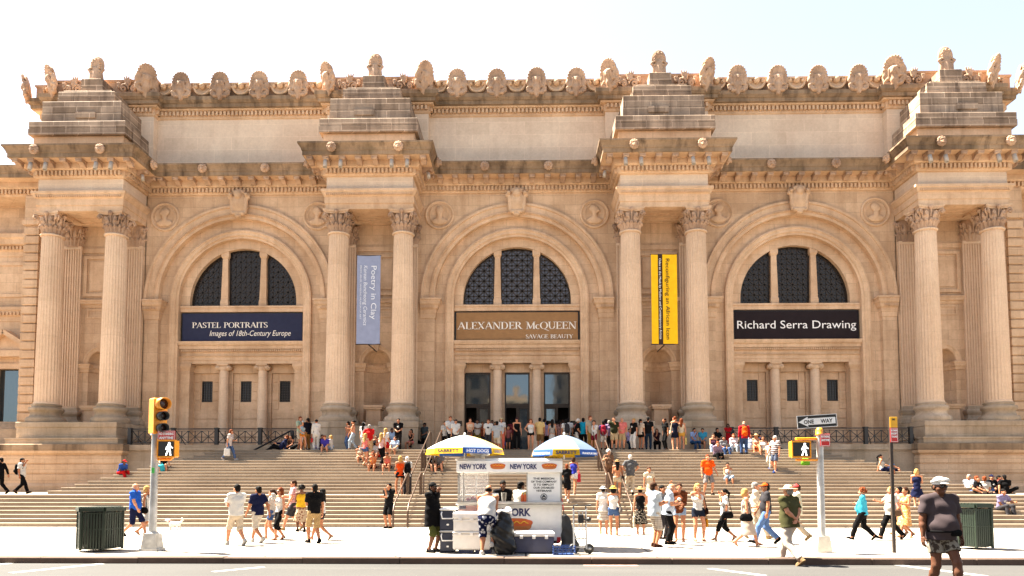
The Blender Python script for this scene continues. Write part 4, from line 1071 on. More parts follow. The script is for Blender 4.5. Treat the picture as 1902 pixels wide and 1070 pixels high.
# ------------------------------------------------------------------ banners on the museum
def cloth(name, col, rough=.8):
    if name in MATS: return MATS[name]
    m, t, b = nodes_of(name, rough, spec=.08); _, pos = pos_uv(t)
    n = noise(t, pos, 3.0, 4); n2 = noise(t, pos, 90, 2)
    c = mixc(t, ramp(t, n, [(.3, 0), (.75, 1)]), tuple(x*.90 for x in col), tuple(min(1, x*1.06) for x in col)); t.links.new(c, b.inputs['Base Color'])
    a = N(t, 'Math', operation='MULTIPLY_ADD'); a.inputs[1].default_value = .12; t.links.new(n2, a.inputs[0]); t.links.new(n, a.inputs[2]); bump(t, b, a.outputs[0], .35, .02)
    MATS[name] = m; return m
M_LET = plain('cream_lettering', (.80, .74, .66), .7, var=.03)
def wavy(mb, x0, x1, z0, z1, y, amp, mi, n=14, vertical=False):
    k = 10
    P = [(x0+(x1-x0)*i/n, y+amp*math.sin(i*1.1+j*.45)*.6, z0+(z1-z0)*j/k) for j in range(k+1) for i in range(n+1)]
    mb.add(P, [(j*(n+1)+i, j*(n+1)+i+1, (j+1)*(n+1)+i+1, (j+1)*(n+1)+i) for j in range(k) for i in range(n)], mi, None, True)
    P2 = [(p[0], p[1]+.03, p[2]) for p in P]
    mb.add(P2, [((j+1)*(n+1)+i, (j+1)*(n+1)+i+1, j*(n+1)+i+1, j*(n+1)+i) for j in range(k) for i in range(n)], mi, None, True)
def wide_banner(bc, mat, label):
    o = empty('banner', (BX+bc, BY+.5, 10.6), label=label, cat='banner', group='wide banners over the doors')
    mb = MB(); wavy(mb, -3.84, 3.84, .02, 1.90, -.01, .006, 0)
    f = mb.build('cloth', mat, o)
    mb = MB()
    for a, b_, c, d in ((-3.9, 3.9, 1.905, 1.95), (-3.9, 3.9, -.03, .015)): mb.box(a, b_, -.01, .05, c, d)
    for sx in (-3.89, 3.89): mb.box(sx-.03, sx+.03, .0, .05, .015, 1.905)
    mb.build('frame', M_IRON, o)
    return o
o = wide_banner(-17.5, cloth('navy_cloth', (.030, .034, .066)), 'navy blue banner with cream serif lettering about pastel portraits')
mb = MB(); serif_text(mb, 'PASTEL PORTRAITS', 4.85, .36, (-3.2, -.035, .98), 0); mb.text('Images of 18th-Century Europe', .42, (-2.1, -.035, .46), 0, None, 'LEFT', width=5.2, shear=.28, height=.46)
mb.build('lettering', M_LET, o)
o = wide_banner(0, cloth('brown_cloth', (.30, .165, .075)), 'copper brown banner with wide cream serif capitals over the main doors')
mb = MB(); serif_text(mb, 'ALEXANDER McQUEEN', 7.5, .47, (-3.75, -.035, .82), 0); serif_text(mb, 'SAVAGE BEAUTY', 2.98, .26, (.55, -.035, .22), 0)
mb.build('lettering', M_LET, o)
o = wide_banner(17.5, cloth('black_cloth', (.022, .016, .018)), 'black banner with large white sans serif lettering')
mb = MB(); mb.text('Richard Serra Drawing', .6, (0, -.035, .80), 0, None, 'CENTER', width=7.4, height=.66)
mb.build('lettering', plain('white_lettering', (.84, .82, .80), .7, var=.02), o)
def down_text(mb, body, top, xbase, length, y, mi, height, shear=0.0):
    """lettering turned a quarter turn, reading downwards"""
    t = MB(); t.text(body, .4, (0, 0, 0), 0, None, 'LEFT', width=length, height=height, shear=shear)
    M = Matrix(((0, 0, 1, xbase), (0, 1, 0, y), (-1, 0, 0, top), (0, 0, 0, 1)))
    mb.add([M @ Vector(v) for v in t.v], t.f, mi)
def tall_banner(px0, px1, y0, y1, mats, label):
    a, b_ = at_y(px0, y1, 41.6), at_y(px1, y0, 41.6); W_, H_ = b_.x-a.x, b_.z-a.z
    o = empty('banner', ((a.x+b_.x)/2, 41.6, a.z), label=label, cat='banner', group='tall banners hung between columns')
    mb = MB()
    for z in (.02, H_-.02): mb.tube([(-W_/2-.04, .02, z), (W_/2+.04, .02, z)], .03, 8); mb.tube([(0, .02, z), (0, 2.45, z)], .035, 8)
    mb.build('pole', M_IRON, o)
    return o, W_, H_
M_BLUEB = cloth('blue_grey_cloth', (.25, .28, .39)); M_YEL = cloth('yellow_cloth', (.86, .48, .015)); M_DBRN = cloth('dark_brown_cloth', (.045, .026, .02))
o, W_, H_ = tall_banner(661.5, 707, 474, 640, None, 'tall blue grey banner with pale lettering reading downwards')
mb = MB(); wavy(mb, -W_/2, W_/2, 0, H_, 0, .01, 0, 6); mb.build('cloth', M_BLUEB, o)
mb = MB(); down_text(mb, 'Poetry in Clay', H_*.885, W_*.12, H_*.60, -.05, 0, .42); down_text(mb, 'Korean Buncheong Ceramics', H_*.885, -W_*.20, H_*.67, -.05, 0, .29, .15); down_text(mb, 'FROM LEEUM, SAMSUNG MUSEUM OF ART', H_*.885, -W_*.36, H_*.60, -.05, 0, .10)
mb.build('lettering', plain('pale_lettering', (.70, .72, .76), .7, var=.02), o)
o, W_, H_ = tall_banner(1211, 1257, 471.5, 640, None, 'tall bright yellow banner with a black stripe and dark lettering')
mb = MB(); wavy(mb, -W_/2, -W_*.24, 0, H_, 0, .006, 0, 4); wavy(mb, -W_*.24, -W_*.06, 0, H_, 0, .004, 1, 3); wavy(mb, -W_*.06, W_/2, 0, H_, 0, .006, 0, 5); mb.build('cloth', [M_YEL, M_DBRN], o)
mb = MB(); down_text(mb, 'Reconfiguring an African Icon', H_*.95, W_*.06, H_*.89, -.04, 0, .30); mb.build('lettering', M_DBRN, o)
mb = MB(); down_text(mb, 'Odes to the Mask by Modern and Contemporary Artists', H_*.95, -W_*.20, H_*.89, -.04, 0, .17); mb.build('lettering', plain('white_lettering', (.84, .82, .80)), o)

# ------------------------------------------------------------------ street furniture
M_GALV = plain('galvanised_steel', (.42, .42, .41), .5, .35, .25, 4)
M_CONC = plain('painted_concrete_base', (.42, .41, .38), .8, var=.25, bmp=.2)
M_TYEL = plain('signal_yellow', (.80, .30, .012), .45, var=.15)
M_BLK = plain('black_plastic', (.012, .012, .012), .4)
M_LENS = plain('dark_lens', (.03, .012, .008), .15)
M_RED = plain('sign_red', (.52, .02, .02), .4, var=.08)
M_SWH = plain('sign_white', (.80, .79, .76), .45, var=.04)
M_WALK = plain('walk_white', (.85, .85, .82), .5, var=.02)
mwk, twk, bwk = nodes_of('lit_walk_symbol', .5); bwk.inputs['Base Color'].default_value = (.8, .8, .78, 1); bwk.inputs['Emission Color'].default_value = (1, .97, .9, 1); bwk.inputs['Emission Strength'].default_value = .45
def walker(mb, M, h):
    """striding figure symbol, height h, drawn in x-z"""
    q = h/1.0
    def limb(a, b, w_): mb.bar((a[0]*q, 0, a[1]*q), (b[0]*q, 0, b[1]*q), w_*q, .006, 0, M)
    mb.lathe([(.0001, -.003), (.085*q, -.003), (.085*q, .003), (.0001, .003)], 10, M=M @ Matrix.Translation((.03*q, 0, .91*q)) @ Matrix.Rotation(math.pi/2, 4, 'X'))
    limb((.0, .46), (.02, .80), .20); limb((-.02, .46), (-.10, .25), .11); limb((-.10, .25), (-.20, .02), .09); limb((.04, .46), (.12, .24), .11); limb((.12, .24), (.13, .02), .09)
    limb((.0, .76), (-.16, .60), .09); limb((-.16, .60), (-.22, .44), .07); limb((.06, .76), (.18, .62), .09); limb((.18, .62), (.30, .56), .07); limb((.12, .03), (.20, .03), .06); limb((-.22, .04), (-.14, .04), .06)
def ped_signal(parent, x, z, w_, h, y=-.12, rz=0.0):
    mb = MB(); M = Matrix.Translation((x, y, z)) @ Matrix.Rotation(rz, 4, 'Z')
    mb.box(-w_/2, w_/2, -.02, .20, -h/2, h/2, 0, M, bev=.02); mb.box(-w_/2-.012, w_/2+.012, -.045, -.0, h/2-.03, h/2+.01, 0, M); mb.box(-w_/2-.012, w_/2+.012, -.04, -.0, -h/2-.015, -h/2+.02, 0, M)
    for sx in (-1, 1): mb.box(sx*w_/2-.012, sx*w_/2+.012, -.045, .0, -h/2+.02, h/2-.03, 0, M)
    p = mb.build('pedestrian_signal', M_TYEL, parent)
    mb = MB(); mb.box(-w_/2+.025, w_/2-.025, -.033, -.021, -h/2+.03, h/2-.035, 0, M, bev=.003); mb.build('screen', M_BLK, p)
    mb = MB(); walker(mb, M @ Matrix.Translation((w_*.16, -.040, -h*.40)), h*.78); mb.build('walking_figure_symbol', mwk, p)
    return p
def small_sign(parent, x0, x1, z0, z1, y, lines, mat, tm, M=None, name='street_sign', border=True):
    mb = MB(); mb.box(x0, x1, y, y+.012, z0, z1, 0, M, bev=.003)
    s_ = mb.build(name, mat, parent); mb = MB()
    if border:
        t_ = .008
        for a, b_, c, d in ((x0+.01, x1-.01, z0+.01, z0+.01+t_), (x0+.01, x1-.01, z1-.01-t_, z1-.01), (x0+.01, x0+.01+t_, z0+.02, z1-.02), (x1-.01-t_, x1-.01, z0+.02, z1-.02)): mb.box(a, b_, y-.003, y-.001, c, d, 0, M)
    n = len(lines); hh = (z1-z0-.05)/n
    for i, l in enumerate(lines):
        if l: mb.text(l, hh*.8, ((x0+x1)/2, y-.004, z1-.025-hh*(i+.82)), 0, M, 'CENTER', width=(x1-x0)*.82 if len(l) > 4 else None, height=hh*.66, bold=.004)
    mb.build('lettering', tm, s_); return s_
# left signal post
g = at_z(282.5, 1023); k = FPX/g.y
tl = empty('traffic_light', (g.x, g.y, 0), label='grey signal post with yellow traffic light head, beside the left green litter bin', cat='traffic light')
zz = lambda y: EYE-(y-898)/k
mb = MB(); mb.frustum(-.235, .235, -.22, .22, 0, -.225, .225, -.21, .21, .07, 0); mb.frustum(-.195, .195, -.19, .19, .07, -.155, .155, -.15, .15, zz(991)); mb.lathe([(.15, zz(991)), (.12, zz(988))], 16); mb.build('base', M_CONC, tl)
mb = MB(); mb.lathe([(.098, zz(990)), (.082, zz(808))], 20); mb.lathe([(.10, zz(800)), (.12, zz(808))], 16); mb.build('pole', M_GALV, tl)
mb = MB(); mb.box(-.012, .06, -.117, -.108, zz(879), zz(869)); mb.build('sticker', plain('green_sticker', (.05, .42, .06), .5), tl)
hd = MB(); ht, hb = zz(738), zz(806); hh = (ht-hb)/3; Mh = Matrix.Translation((.12, -.02, hb)) @ Matrix.Rotation(R(52), 4, 'Z')
hd.box(-.17, .17, -.02, .26, 0, ht-hb, 0, Mh, bev=.03); hd.box(-.06, .06, .2, .32, -.14, ht-hb+.02, 0, Mh, bev=.02)
head = hd.build('signal_head', M_TYEL, tl)
for i in range(3):
    r = .155 if i == 2 else .115
    v = MB(); Mv = Mh @ Matrix.Translation((0, -.02, hh*(i+.5))) @ Matrix.Rotation(math.pi/2, 4, 'X')
    v.lathe([(r, 0), (r*1.02, .25), (r*.93, .25), (r*.9, .02), (.0001, .02)], 20, M=Mv); v.build('visor', M_TYEL if i == 2 else M_BLK, head)
    v = MB(); v.lathe([(r*.9, .0), (r*.88, .10), (r*.6, .13), (.0001, .14)], 20, M=Mv); v.build('lens', M_LENS, head)
small_sign(tl, (293-282.5)/k, (326-282.5)/k, zz(819), zz(800), -.16, ['NO STANDING', 'ANYTIME'], M_RED, M_SWH)
ped_signal(tl, (310-282.5)/k, zz(833.5), .44, .43, -.14)
mb = MB(); mb.tube([(.0, -.02, zz(815)), (.36, -.02, zz(815)), (.50, -.0, zz(822)), (.52, .02, zz(845)), (.40, .02, zz(853)), (0, 0, zz(853))], .035, 8); mb.build('bracket', M_TYEL, tl)
# right signal post
g = at_z(1527.5, 1026); k = FPX/g.y
tl = empty('signal_post', (g.x, g.y, 0), label='grey post with one way sign, orange cap and pedestrian signal', cat='signal post')
zz = lambda y: EYE-(y-898)/k
mb = MB(); mb.frustum(-.19, .19, -.17, .17, 0, -.14, .14, -.13, .13, zz(994)); mb.build('base', plain('cream_concrete_base', (.55, .52, .44), .8, var=.2, bmp=.2), tl)
mb = MB(); mb.lathe([(.088, zz(994)), (.080, zz(806))], 20); mb.build('pole', M_GALV, tl)
mb = MB(); mb.lathe([(.0001, zz(795)), (.06, zz(796)), (.085, zz(800)), (.085, zz(806)), (.10, zz(807)), (.10, zz(809)), (.08, zz(809.5))][::-1], 16); mb.build('post_cap', M_TYEL, tl)
Ms = Matrix.Translation(((1520.5-1527.5)/k, -.10, zz(784))) @ Matrix.Rotation(R(-3.6), 4, 'Y')
sw, sh = 36.5/k, 11.8/k
mb = MB(); mb.box(-sw, sw, 0, .012, -sh, sh, 0, Ms, bev=.003); osn = mb.build('one_way_sign', M_BLK, tl)
mb = MB(); t_ = .012
for a, b_, c, d in ((-sw, sw, -sh, -sh+t_), (-sw, sw, sh-t_, sh), (-sw, -sw+t_, -sh+t_, sh-t_), (sw-t_, sw, -sh+t_, sh-t_)): mb.box(a, b_, -.004, -.001, c, d, 0, Ms)
ar = [(-sw*.93, 0), (-sw*.46, -sh*.78), (-sw*.46, -sh*.50), (sw*.92, -sh*.50), (sw*.92, sh*.50), (-sw*.46, sh*.50), (-sw*.46, sh*.78)]
mb.prism(ar, -.006, -.003, 0, Ms); mb.build('arrow', M_SWH, osn)
mb = MB(); mb.text('ONE', .12, (-sw*.42, -.010, -sh*.32), 0, Ms, 'CENTER', width=sw*.50, height=sh*.64, bold=.003); mb.text('WAY', .12, (sw*.47, -.010, -sh*.32), 0, Ms, 'CENTER', width=sw*.60, height=sh*.64, bold=.003); mb.build('lettering', M_BLK, osn)
small_sign(tl, (1526-1527.5)/k, (1543.5-1527.5)/k, zz(830), zz(807), -.10, ['NO STANDING', 'ANYTIME', ''], M_RED, M_SWH)
ped_signal(tl, (1490-1527.5)/k, zz(835.5), .45, .40, -.10)
mb = MB(); mb.box((1484-1527.5)/k, -.06, -.04, .06, zz(818), zz(813.5), bev=.012); mb.build('bracket', M_TYEL, tl); mb = MB(); mb.box((1484-1527.5)/k, -.06, -.04, .06, zz(857), zz(853), bev=.012); mb.build('bracket', M_TYEL, tl)
# no standing post
g = at_z(1661, 1027); k = FPX/g.y
tl = empty('sign_post', (g.x, g.y, 0), label='thin dark brown street post with a yellow plate and red parking sign', cat='sign post')
zz = lambda y: EYE-(y-898)/k
mb = MB(); mb.box(-.035, .035, -.03, .03, 0, zz(776)); mb.build('pole', plain('dark_brown_post', (.04, .028, .022), .5, .3), tl)
small_sign(tl, (1658-1661+.5)/k, (1672-1661)/k, zz(795.5), zz(776), -.05, ['M1', '', ''], plain('plate_yellow', (.78, .40, .02), .5), M_BLK, border=False)
small_sign(tl, (1658-1661+.5)/k, (1672.5-1661)/k, zz(822.5), zz(796), -.05, ['NO STANDING', 'EXCEPT', 'TAXI', ''], M_RED, M_SWH)
# litter bins
M_GRN = plain('bin_green', (.012, .022, .013), .45, .2)
def litter_bin(px, py, wpx, hpx, rz, label):
    g = at_z(px, py); k = FPX/(g.y+.5); h = hpx/k; r = wpx/k/2*.97
    o = empty('litter_bin', (x_at(px, g.y+r), g.y+r, 0), rz, label, 'litter bin', 'green slatted litter bins on the pavement')
    n = 6; C = [(r*math.cos(2*math.pi*i/n), r*.92*math.sin(2*math.pi*i/n)) for i in range(n)]
    mb = MB(); body = MB()
    for i in range(n):
        a, b_ = Vector((*C[i], 0)), Vector((*C[(i+1) % n], 0)); m = 8
        body.bar((a.x, a.y, .05), (a.x, a.y, h-.02), .05, .05)
        for j in range(m):
            p = a.lerp(b_, (j+.5)/m); d = (b_-a).normalized(); nrm = Vector((d.y, -d.x, 0))
            body.bar((p.x, p.y, .09), (p.x, p.y, h-.10), .040, .014, up=tuple(nrm))
        for z in (.09, h*.52, h-.12): body.bar((a.x*.97, a.y*.97, z), (b_.x*.97, b_.y*.97, z), .05, .02, up=(0, 0, 1))
    body.build('slatted_body', M_GRN, o)
    mb.lathe([(.001, .06), (r*.70, .06), (r*.70, h-.1)], 18); mb.build('liner', M_BLK, o)
    mb = MB()
    for i in range(n):
        a, b_ = Vector((*C[i], 0)), Vector((*C[(i+1) % n], 0))
        mb.bar((a.x*1.03, a.y*1.03, h-.03), (b_.x*1.03, b_.y*1.03, h-.03), .10, .09, up=(0, 0, 1))
    for j in range(-9, 10):
        x = r*j/10; half = min(r*.80, (r-abs(x))*1.6) if abs(x) > r/2 else r*.80
        mb.box(x-.022, x+.022, -half, half, h+.005, h+.035)
    mb.build('lid', M_GRN, o)
    return o
litter_bin(189, 1027, 82, 80, R(8), 'dark green slatted litter bin at the left, near the traffic light')
b2 = litter_bin(1807, 1022, 62, 80, R(5), 'dark green slatted litter bin behind the man in a white flat cap')
# ------------------------------------------------------------------ hot dog cart and its gear
M_STEEL = plain('stainless_steel', (.55, .53, .50), .32, .85, .2, 3)
M_CART = plain('cart_white', (.80, .78, .75), .4, var=.06)
M_NAVY = plain('navy_print', (.025, .03, .11), .5)
M_ORNG = plain('orange_print', (.62, .10, .015), .5); M_BUN = plain('bun_print', (.50, .16, .035), .5); M_MUST = plain('mustard_print', (.85, .50, .03), .5)
CK = 72.4; CYF = 18.3; CX0 = x_at(946.5, CYF)
cz = lambda y: EYE-(y-898)/CK
cx = lambda x: x_at(x, CYF)-CX0
cart = empty('hot_dog_cart', (CX0, CYF, 0), label='white and steel hot dog cart with lettered roof sign and open serving window', cat='food cart')
D = 1.45; XL, XR = cx(850), cx(1043); S_B, S_T = cz(878), cz(857)
def hot_dog(mb, x, z, L, h, y, mis=(0, 1, 2)):
    """bun, sausage and a mustard line as thin raised print"""
    def cap(rx, rz, cz_, yy, mi, ex):
        pts = []
        for i in range(24):
            a = 2*math.pi*i/24; c, q = math.cos(a), math.sin(a); pts.append((x+(abs(c)**ex)*math.copysign(rx, c), cz_+(abs(q)**.8)*math.copysign(rz, q)))
        mb.prism(pts, yy, yy+.004, mi)
    cap(L*.47, h*.50, z-h*.06, y, mis[1], .6); cap(L*.5, h*.26, z+h*.10, y-.004, mis[0], .5)
    pr = [(x+L*(-.38+.76*i/16), y-.006, z+h*.12+h*.09*math.sin(i*1.5)) for i in range(17)]
    mb.tube(pr, h*.045, 5, mis[2])
mb = MB(); mb.box(XL-.02, XR+.02, -.14, D, S_B, S_T+.02, bev=.015); mb.box(XL-.06, XR+.02, -.10, D+.05, S_T+.02, cz(852), bev=.015); rf = mb.build('roof_sign', M_CART, cart)
mb = MB(); zt = cz(871.5); hh = cz(861.5)-zt
for a, b_ in ((854, 904), (947, 997)): mb.text('NEW YORK', .2, ((cx(a)+cx(b_))/2, -.146, zt), 0, None, 'CENTER', width=cx(b_)-cx(a), height=hh, bold=.008)
mb.build('lettering', M_NAVY, rf)
for x in (925, 1020):
    mb = MB(); hot_dog(mb, cx(x), cz(866), .39, .15, -.146); mb.build('hot_dog_picture', [M_ORNG, M_BUN, M_MUST], rf)
mb = MB(); mb.box(XL, XR, 0, D, cz(1004), cz(937), bev=.012); bd = mb.build('body', M_CART, cart)
mb = MB(); mb.text('NEW YORK', .2, ((cx(896)+cx(985))/2, -.006, cz(958)), 0, None, 'CENTER', width=cx(985)-cx(896), height=cz(943)-cz(958), bold=.008); mb.build('lettering', M_NAVY, bd)
mb = MB(); hot_dog(mb, cx(955), cz(973), .95, .34, -.006); mb.build('hot_dog_picture', [M_ORNG, M_BUN, M_MUST], bd)
mb = MB(); fx0, fx1, fz0, fz1 = cx(853), cx(893), cz(950), cz(939.5)
for i in range(13): mb.box(fx0, fx1, -.006, -.002, fz0+(fz1-fz0)*i/13, fz0+(fz1-fz0)*(i+.98)/13, 0 if i % 2 == 0 else 1)
mb.box(fx0, fx0+.17, -.010, -.006, fz0+(fz1-fz0)*6/13, fz1, 2)
for i in range(5):
    for j in range(4): mb.box(fx0+.015+i*.032, fx0+.027+i*.032, -.013, -.010, fz1-.018-j*.018, fz1-.010-j*.018, 1)
mb.build('flag_sticker', [M_RED, M_SWH, M_NAVY], bd)
mb = MB(); mb.box(XL-.03, XR+.03, -.22, .3, cz(937), cz(932), bev=.01); mb.box(XL, XR, .3, D, cz(937), cz(934)); ct = mb.build('counter', M_STEEL, cart)
mb = MB()
for x in (XL+.03, XR-.03):
    for y in (.03, D-.03): mb.box(x-.03, x+.03, y-.03, y+.03, cz(937), S_B)
mb.box(cx(861)-.012, cx(861)+.012, .0, .024, cz(932), S_B); mb.box(cx(979)-.015, cx(979)+.015, .0, .03, cz(932), S_B); mb.box(cx(908)-.008, cx(908)+.008, .0, .02, cz(932), S_B); mb.box(cx(878)-.02, cx(878)+.02, D-.06, D-.02, cz(937), S_B); mb.box(XL, XR, D-.04, D, cz(880), S_B)
mb.box(XR-.005, XR+.012, .0, D, cz(1004), S_B)
mb.build('frame', M_STEEL, cart)
gl, t_, b_g = nodes_of('cart_glass', .05); b_g.inputs['Base Color'].default_value = (.95, .95, .93, 1); b_g.inputs['Alpha'].default_value = .22
mb = MB(); mb.box(cx(853), cx(907), .004, .010, cz(931), S_B-.01); mb.box(XL+.004, XL+.01, .1, D-.1, cz(931), S_B-.01); mb.build('glass_panel', gl, cart)
mb = MB(); mb.box(cx(980), cx(1040), -.02, .02, cz(932), cz(879.5), bev=.004); mn = mb.build('notice_board', M_SWH, cart)
mb = MB()
for i, l in enumerate(('THE MISSION', 'OF THIS COMPANY', 'IS TO EMPLOY', 'OUR DISABLED', 'VETERANS')): mb.text(l, .07, (cx(1010), -.026, cz(891+i*5.6)), 0, None, 'CENTER', width=(.54, .66, .52, .53, .40)[i], height=.052, bold=.002)
T = Matrix.Translation((cx(1010), -.022, cz(923))) @ Matrix.Rotation(math.pi/2, 4, 'X')
mb.lathe([(.085, 0), (.085, .006), (.072, .006), (.072, 0), (.085, 0)], 20, M=T)
for a, b_ in (((-.05, -.03), (.0, .05)), ((.0, .05), (.05, -.02)), ((-.04, -.045), (.045, -.045)), ((-.02, .0), (.03, .01))): mb.bar((cx(1010)+a[0], -.026, cz(923)+a[1]), (cx(1010)+b_[0], -.026, cz(923)+b_[1]), .022, .006)
mb.build('lettering', plain('black_print', (.02, .02, .025), .5), mn)
mb = MB(); mb.box(cx(1034), cx(1041), -.02, .03, cz(1007), cz(997), bev=.006); mb.build('tail_light', M_RED, cart)
mb = MB(); mb.box(XL+.05, XR-.05, .1, D-.1, .16, cz(1004)); mb.build('chassis', M_BLK, cart)
for x in (XL+.45, XR-.45):
    for y in (.12, D-.25):
        mb = MB(); T = Matrix.Translation((x, y, .2)) @ Matrix.Rotation(math.pi/2, 4, 'X'); mb.lathe([(.0001, -.06), (.12, -.06), (.19, -.06), (.2, -.04), (.2, .04), (.19, .06), (.12, .06), (.0001, .06)], 20, M=T); mb.build('wheel', M_BLK, cart)
mb = MB(); c_ = (cx(889), .5); mb.lathe([(.13, cz(852)), (.13, cz(846)), (.24, cz(845)), (.27, cz(842)), (.21, cz(838)), (.19, cz(829)), (.15, cz(826)), (.0001, cz(825))], 24, c=(c_[0], c_[1], 0)); mb.build('roof_vent', M_CART, cart)
mb = MB(); mb.box(cx(1012), cx(1043), .3, .33, cz(853), cz(847), bev=.004); sg_ = mb.build('small_orange_sign', M_MUST, cart)
mb = MB(); mb.text('KNISHES', .05, (cx(1027), .296, cz(851.5)), 0, None, 'CENTER', width=.36, height=.04); mb.build('lettering', M_BLK, sg_)
# things on the counter
def at_cart(x, y, z): return (CX0+x, CYF+y, z)
ZC_ = cz(932)
o = empty('napkin_dispenser', at_cart(cx(919), -.10, ZC_), label='white and blue napkin dispenser on the cart counter', cat='dispenser')
mb = MB(); mb.box(-.10, .10, -.08, .08, .0, .22, bev=.015); mb.build('case', M_CART, o)
mb = MB(); mb.box(-.07, -.005, -.086, -.08, .05, .17); mb.box(.015, .08, -.086, -.08, .05, .17); mb.build('label_panel', M_NAVY, o)
for x, lab in ((970, 'orange squeeze bottle left on the cart counter beside the vendor in white'), (975, 'orange squeeze bottle on the counter against the white notice board')):
    o = empty('sauce_bottle', at_cart(cx(x), -.04, ZC_), label=lab, cat='bottle', group='sauce bottles on the counter')
    mb = MB(); mb.lathe([(.036, 0), (.038, .02), (.038, .15), (.03, .17), (.018, .19)], 14); mb.build('bottle_body', M_ORNG, o); mb = MB(); mb.lathe([(.018, .19), (.02, .2), (.006, .25)], 10); mb.build('nozzle', M_MUST, o)
o = empty('food_tray', at_cart(cx(878), .22, cz(934)), label='steel tray of red and orange food behind the cart glass', cat='food tray')
mb = MB(); mb.box(-.22, .22, -.14, .14, 0, .05, bev=.01); mb.build('tray', M_STEEL, o)
rf_ = random.Random(4)
for i in range(12):
    mb = MB(); mb.sphere((rf_.uniform(-.18, .18), rf_.uniform(-.1, .1), .07+rf_.uniform(0, .05)), .045, 8, sc=(1.3, 1, .9)); mb.build('food_piece', (M_ORNG, M_RED, M_MUST)[i % 3], o)
# umbrellas
M_UW, M_UB, M_UY = cloth('umbrella_white', (.55, .54, .51)), cloth('umbrella_blue', (.035, .09, .30)), cloth('umbrella_yellow', (.62, .37, .02))
M_ULB = cloth('umbrella_pale_blue', (.10, .14, .215)); M_UPY = cloth('umbrella_pale_yellow', (.38, .31, .13))
def umbrella(px, y0px, y1px, wpx, rot, pal, vpal, words, label, px_pole, yy):
    Y = CYF+yy; k = FPX/Y; X = x_at(px, Y); zr = EYE-(y1px-898)/k; zt = EYE-(y0px-898)/k; r = wpx/k/2*1.0
    o = empty('umbrella', (X, Y, cz(852)), label=label, cat='umbrella', group='beach umbrellas on the hot dog cart')
    zb = cz(852); n = 8; vh = .15
    mb = MB(); m_ = 10; rows = 7
    def P(a, t): # t 0 centre .. 1 rim
        u = abs(((a-rot)*n/(2*math.pi)) % 1-.5)*2; c8 = math.cos(math.pi/n)/math.cos(math.pi/n*(u-0)) if False else math.cos(math.pi/n)/max(.9, math.cos((1-u)*0+math.pi/n*(1-u)*0+math.pi/n*u))
        rr = r*t*c8/1.0 if t > .2 else r*t
        return (rr*math.cos(a), rr*math.sin(a), (zr+vh)+(zt-zr-vh)*(.55*(1-t**1.15)+.45*(1-t**2.2))-zb)
    for g_ in range(n):
        a0, a1 = rot+2*math.pi*g_/n, rot+2*math.pi*(g_+1)/n
        V = [P(a0+(a1-a0)*i/6, j/rows) for j in range(rows+1) for i in range(7)]
        mb.add(V, [(j*7+i, (j+1)*7+i, (j+1)*7+i+1, j*7+i+1) for j in range(rows) for i in range(6)], pal[g_ % len(pal)], None, True)
    mb.build('canopy', [M_UW, M_UB, M_UY, M_ULB, M_UPY], o)
    for g_ in range(n):
        a0, a1 = rot+2*math.pi*g_/n, rot+2*math.pi*(g_+1)/n; p, q = P(a0, 1), P(a1, 1)
        mb = MB(); V = []
        for z in (0, -vh):
            for i in range(7):
                a = P(a0+(a1-a0)*i/6, 1); f = 1+.012*math.sin(i*2+g_)*(z < 0)+.04*(z < 0); V.append((a[0]*f, a[1]*f, a[2]+z))
        mb.add(V, [(i, 7+i, 8+i, i+1) for i in range(6)], vpal[g_ % len(vpal)], None, True)
        txt = words[g_ % len(words)]
        vo = mb.build('valance', [M_UW, M_UB, M_UY, M_ULB, M_UPY], o)
        mid = (a0+a1)/2
        if txt and math.sin(mid) < .2:
            pm, qm = Vector(P(a0, 1)), Vector(P(a1, 1)); d = (qm-pm); wd = d.length; d.normalize(); nr = Vector((d.y, -d.x, 0))
            c_ = (pm+qm)/2 - Vector((0, 0, vh*.80)); bulge = 0.0
            M = Matrix(((d.x, -nr.x, 0, c_.x), (d.y, -nr.y, 0, c_.y), (0, 0, 1, c_.z), (0, 0, 0, 1)))
            mb = MB(); t = MB(); t.text(txt, .1, (0, 0, 0), 0, None, 'CENTER', width=wd*(.78 if len(txt) < 9 else .85), height=vh*(.58 if len(txt) < 9 else .34), bold=.004)
            V = []
            for v in t.v:
                u = v[0]/(wd/2); V.append(M @ Vector((v[0], -(bulge*(1-u*u)*.96+.055), v[2])))
            mb.add(V, t.f, 0); mb.build('lettering', M_NAVY if vpal[g_ % len(vpal)] != 1 else M_SWH, vo)
    mb = MB()
    for g_ in range(n):
        a = rot+2*math.pi*g_/n; mb.tube([(P(a, t)[0]*.985, P(a, t)[1]*.985, P(a, t)[2]-.012) for t in (.05, .3, .55, .8, 1.0)], .006, 5)
    mb.build('ribs', M_GALV, o)
    mb = MB(); mb.tube([(0, 0, 0), (0, 0, zt-zb+.03)], .022, 10); mb.sphere((0, 0, zt-zb+.035), .028, 8); mb.build('pole', M_SWH, o)
    return o
umbrella(863, 808, 845, 141, R(2), (0, 0, 3, 4), (2, 2, 1, 2), ('', 'SABRETT', 'HOT DOGS', 'SABRETT'), 'white, pale blue and yellow beach umbrella over the left end of the cart', 863, .55)
umbrella(1048, 808, 848, 124, R(-112), (4, 3, 0, 3), (2, 1, 2, 1), ('SABRETT', 'FRANKFURTERS'), 'blue and pale yellow beach umbrella over the right end of the cart', 1048, .60)
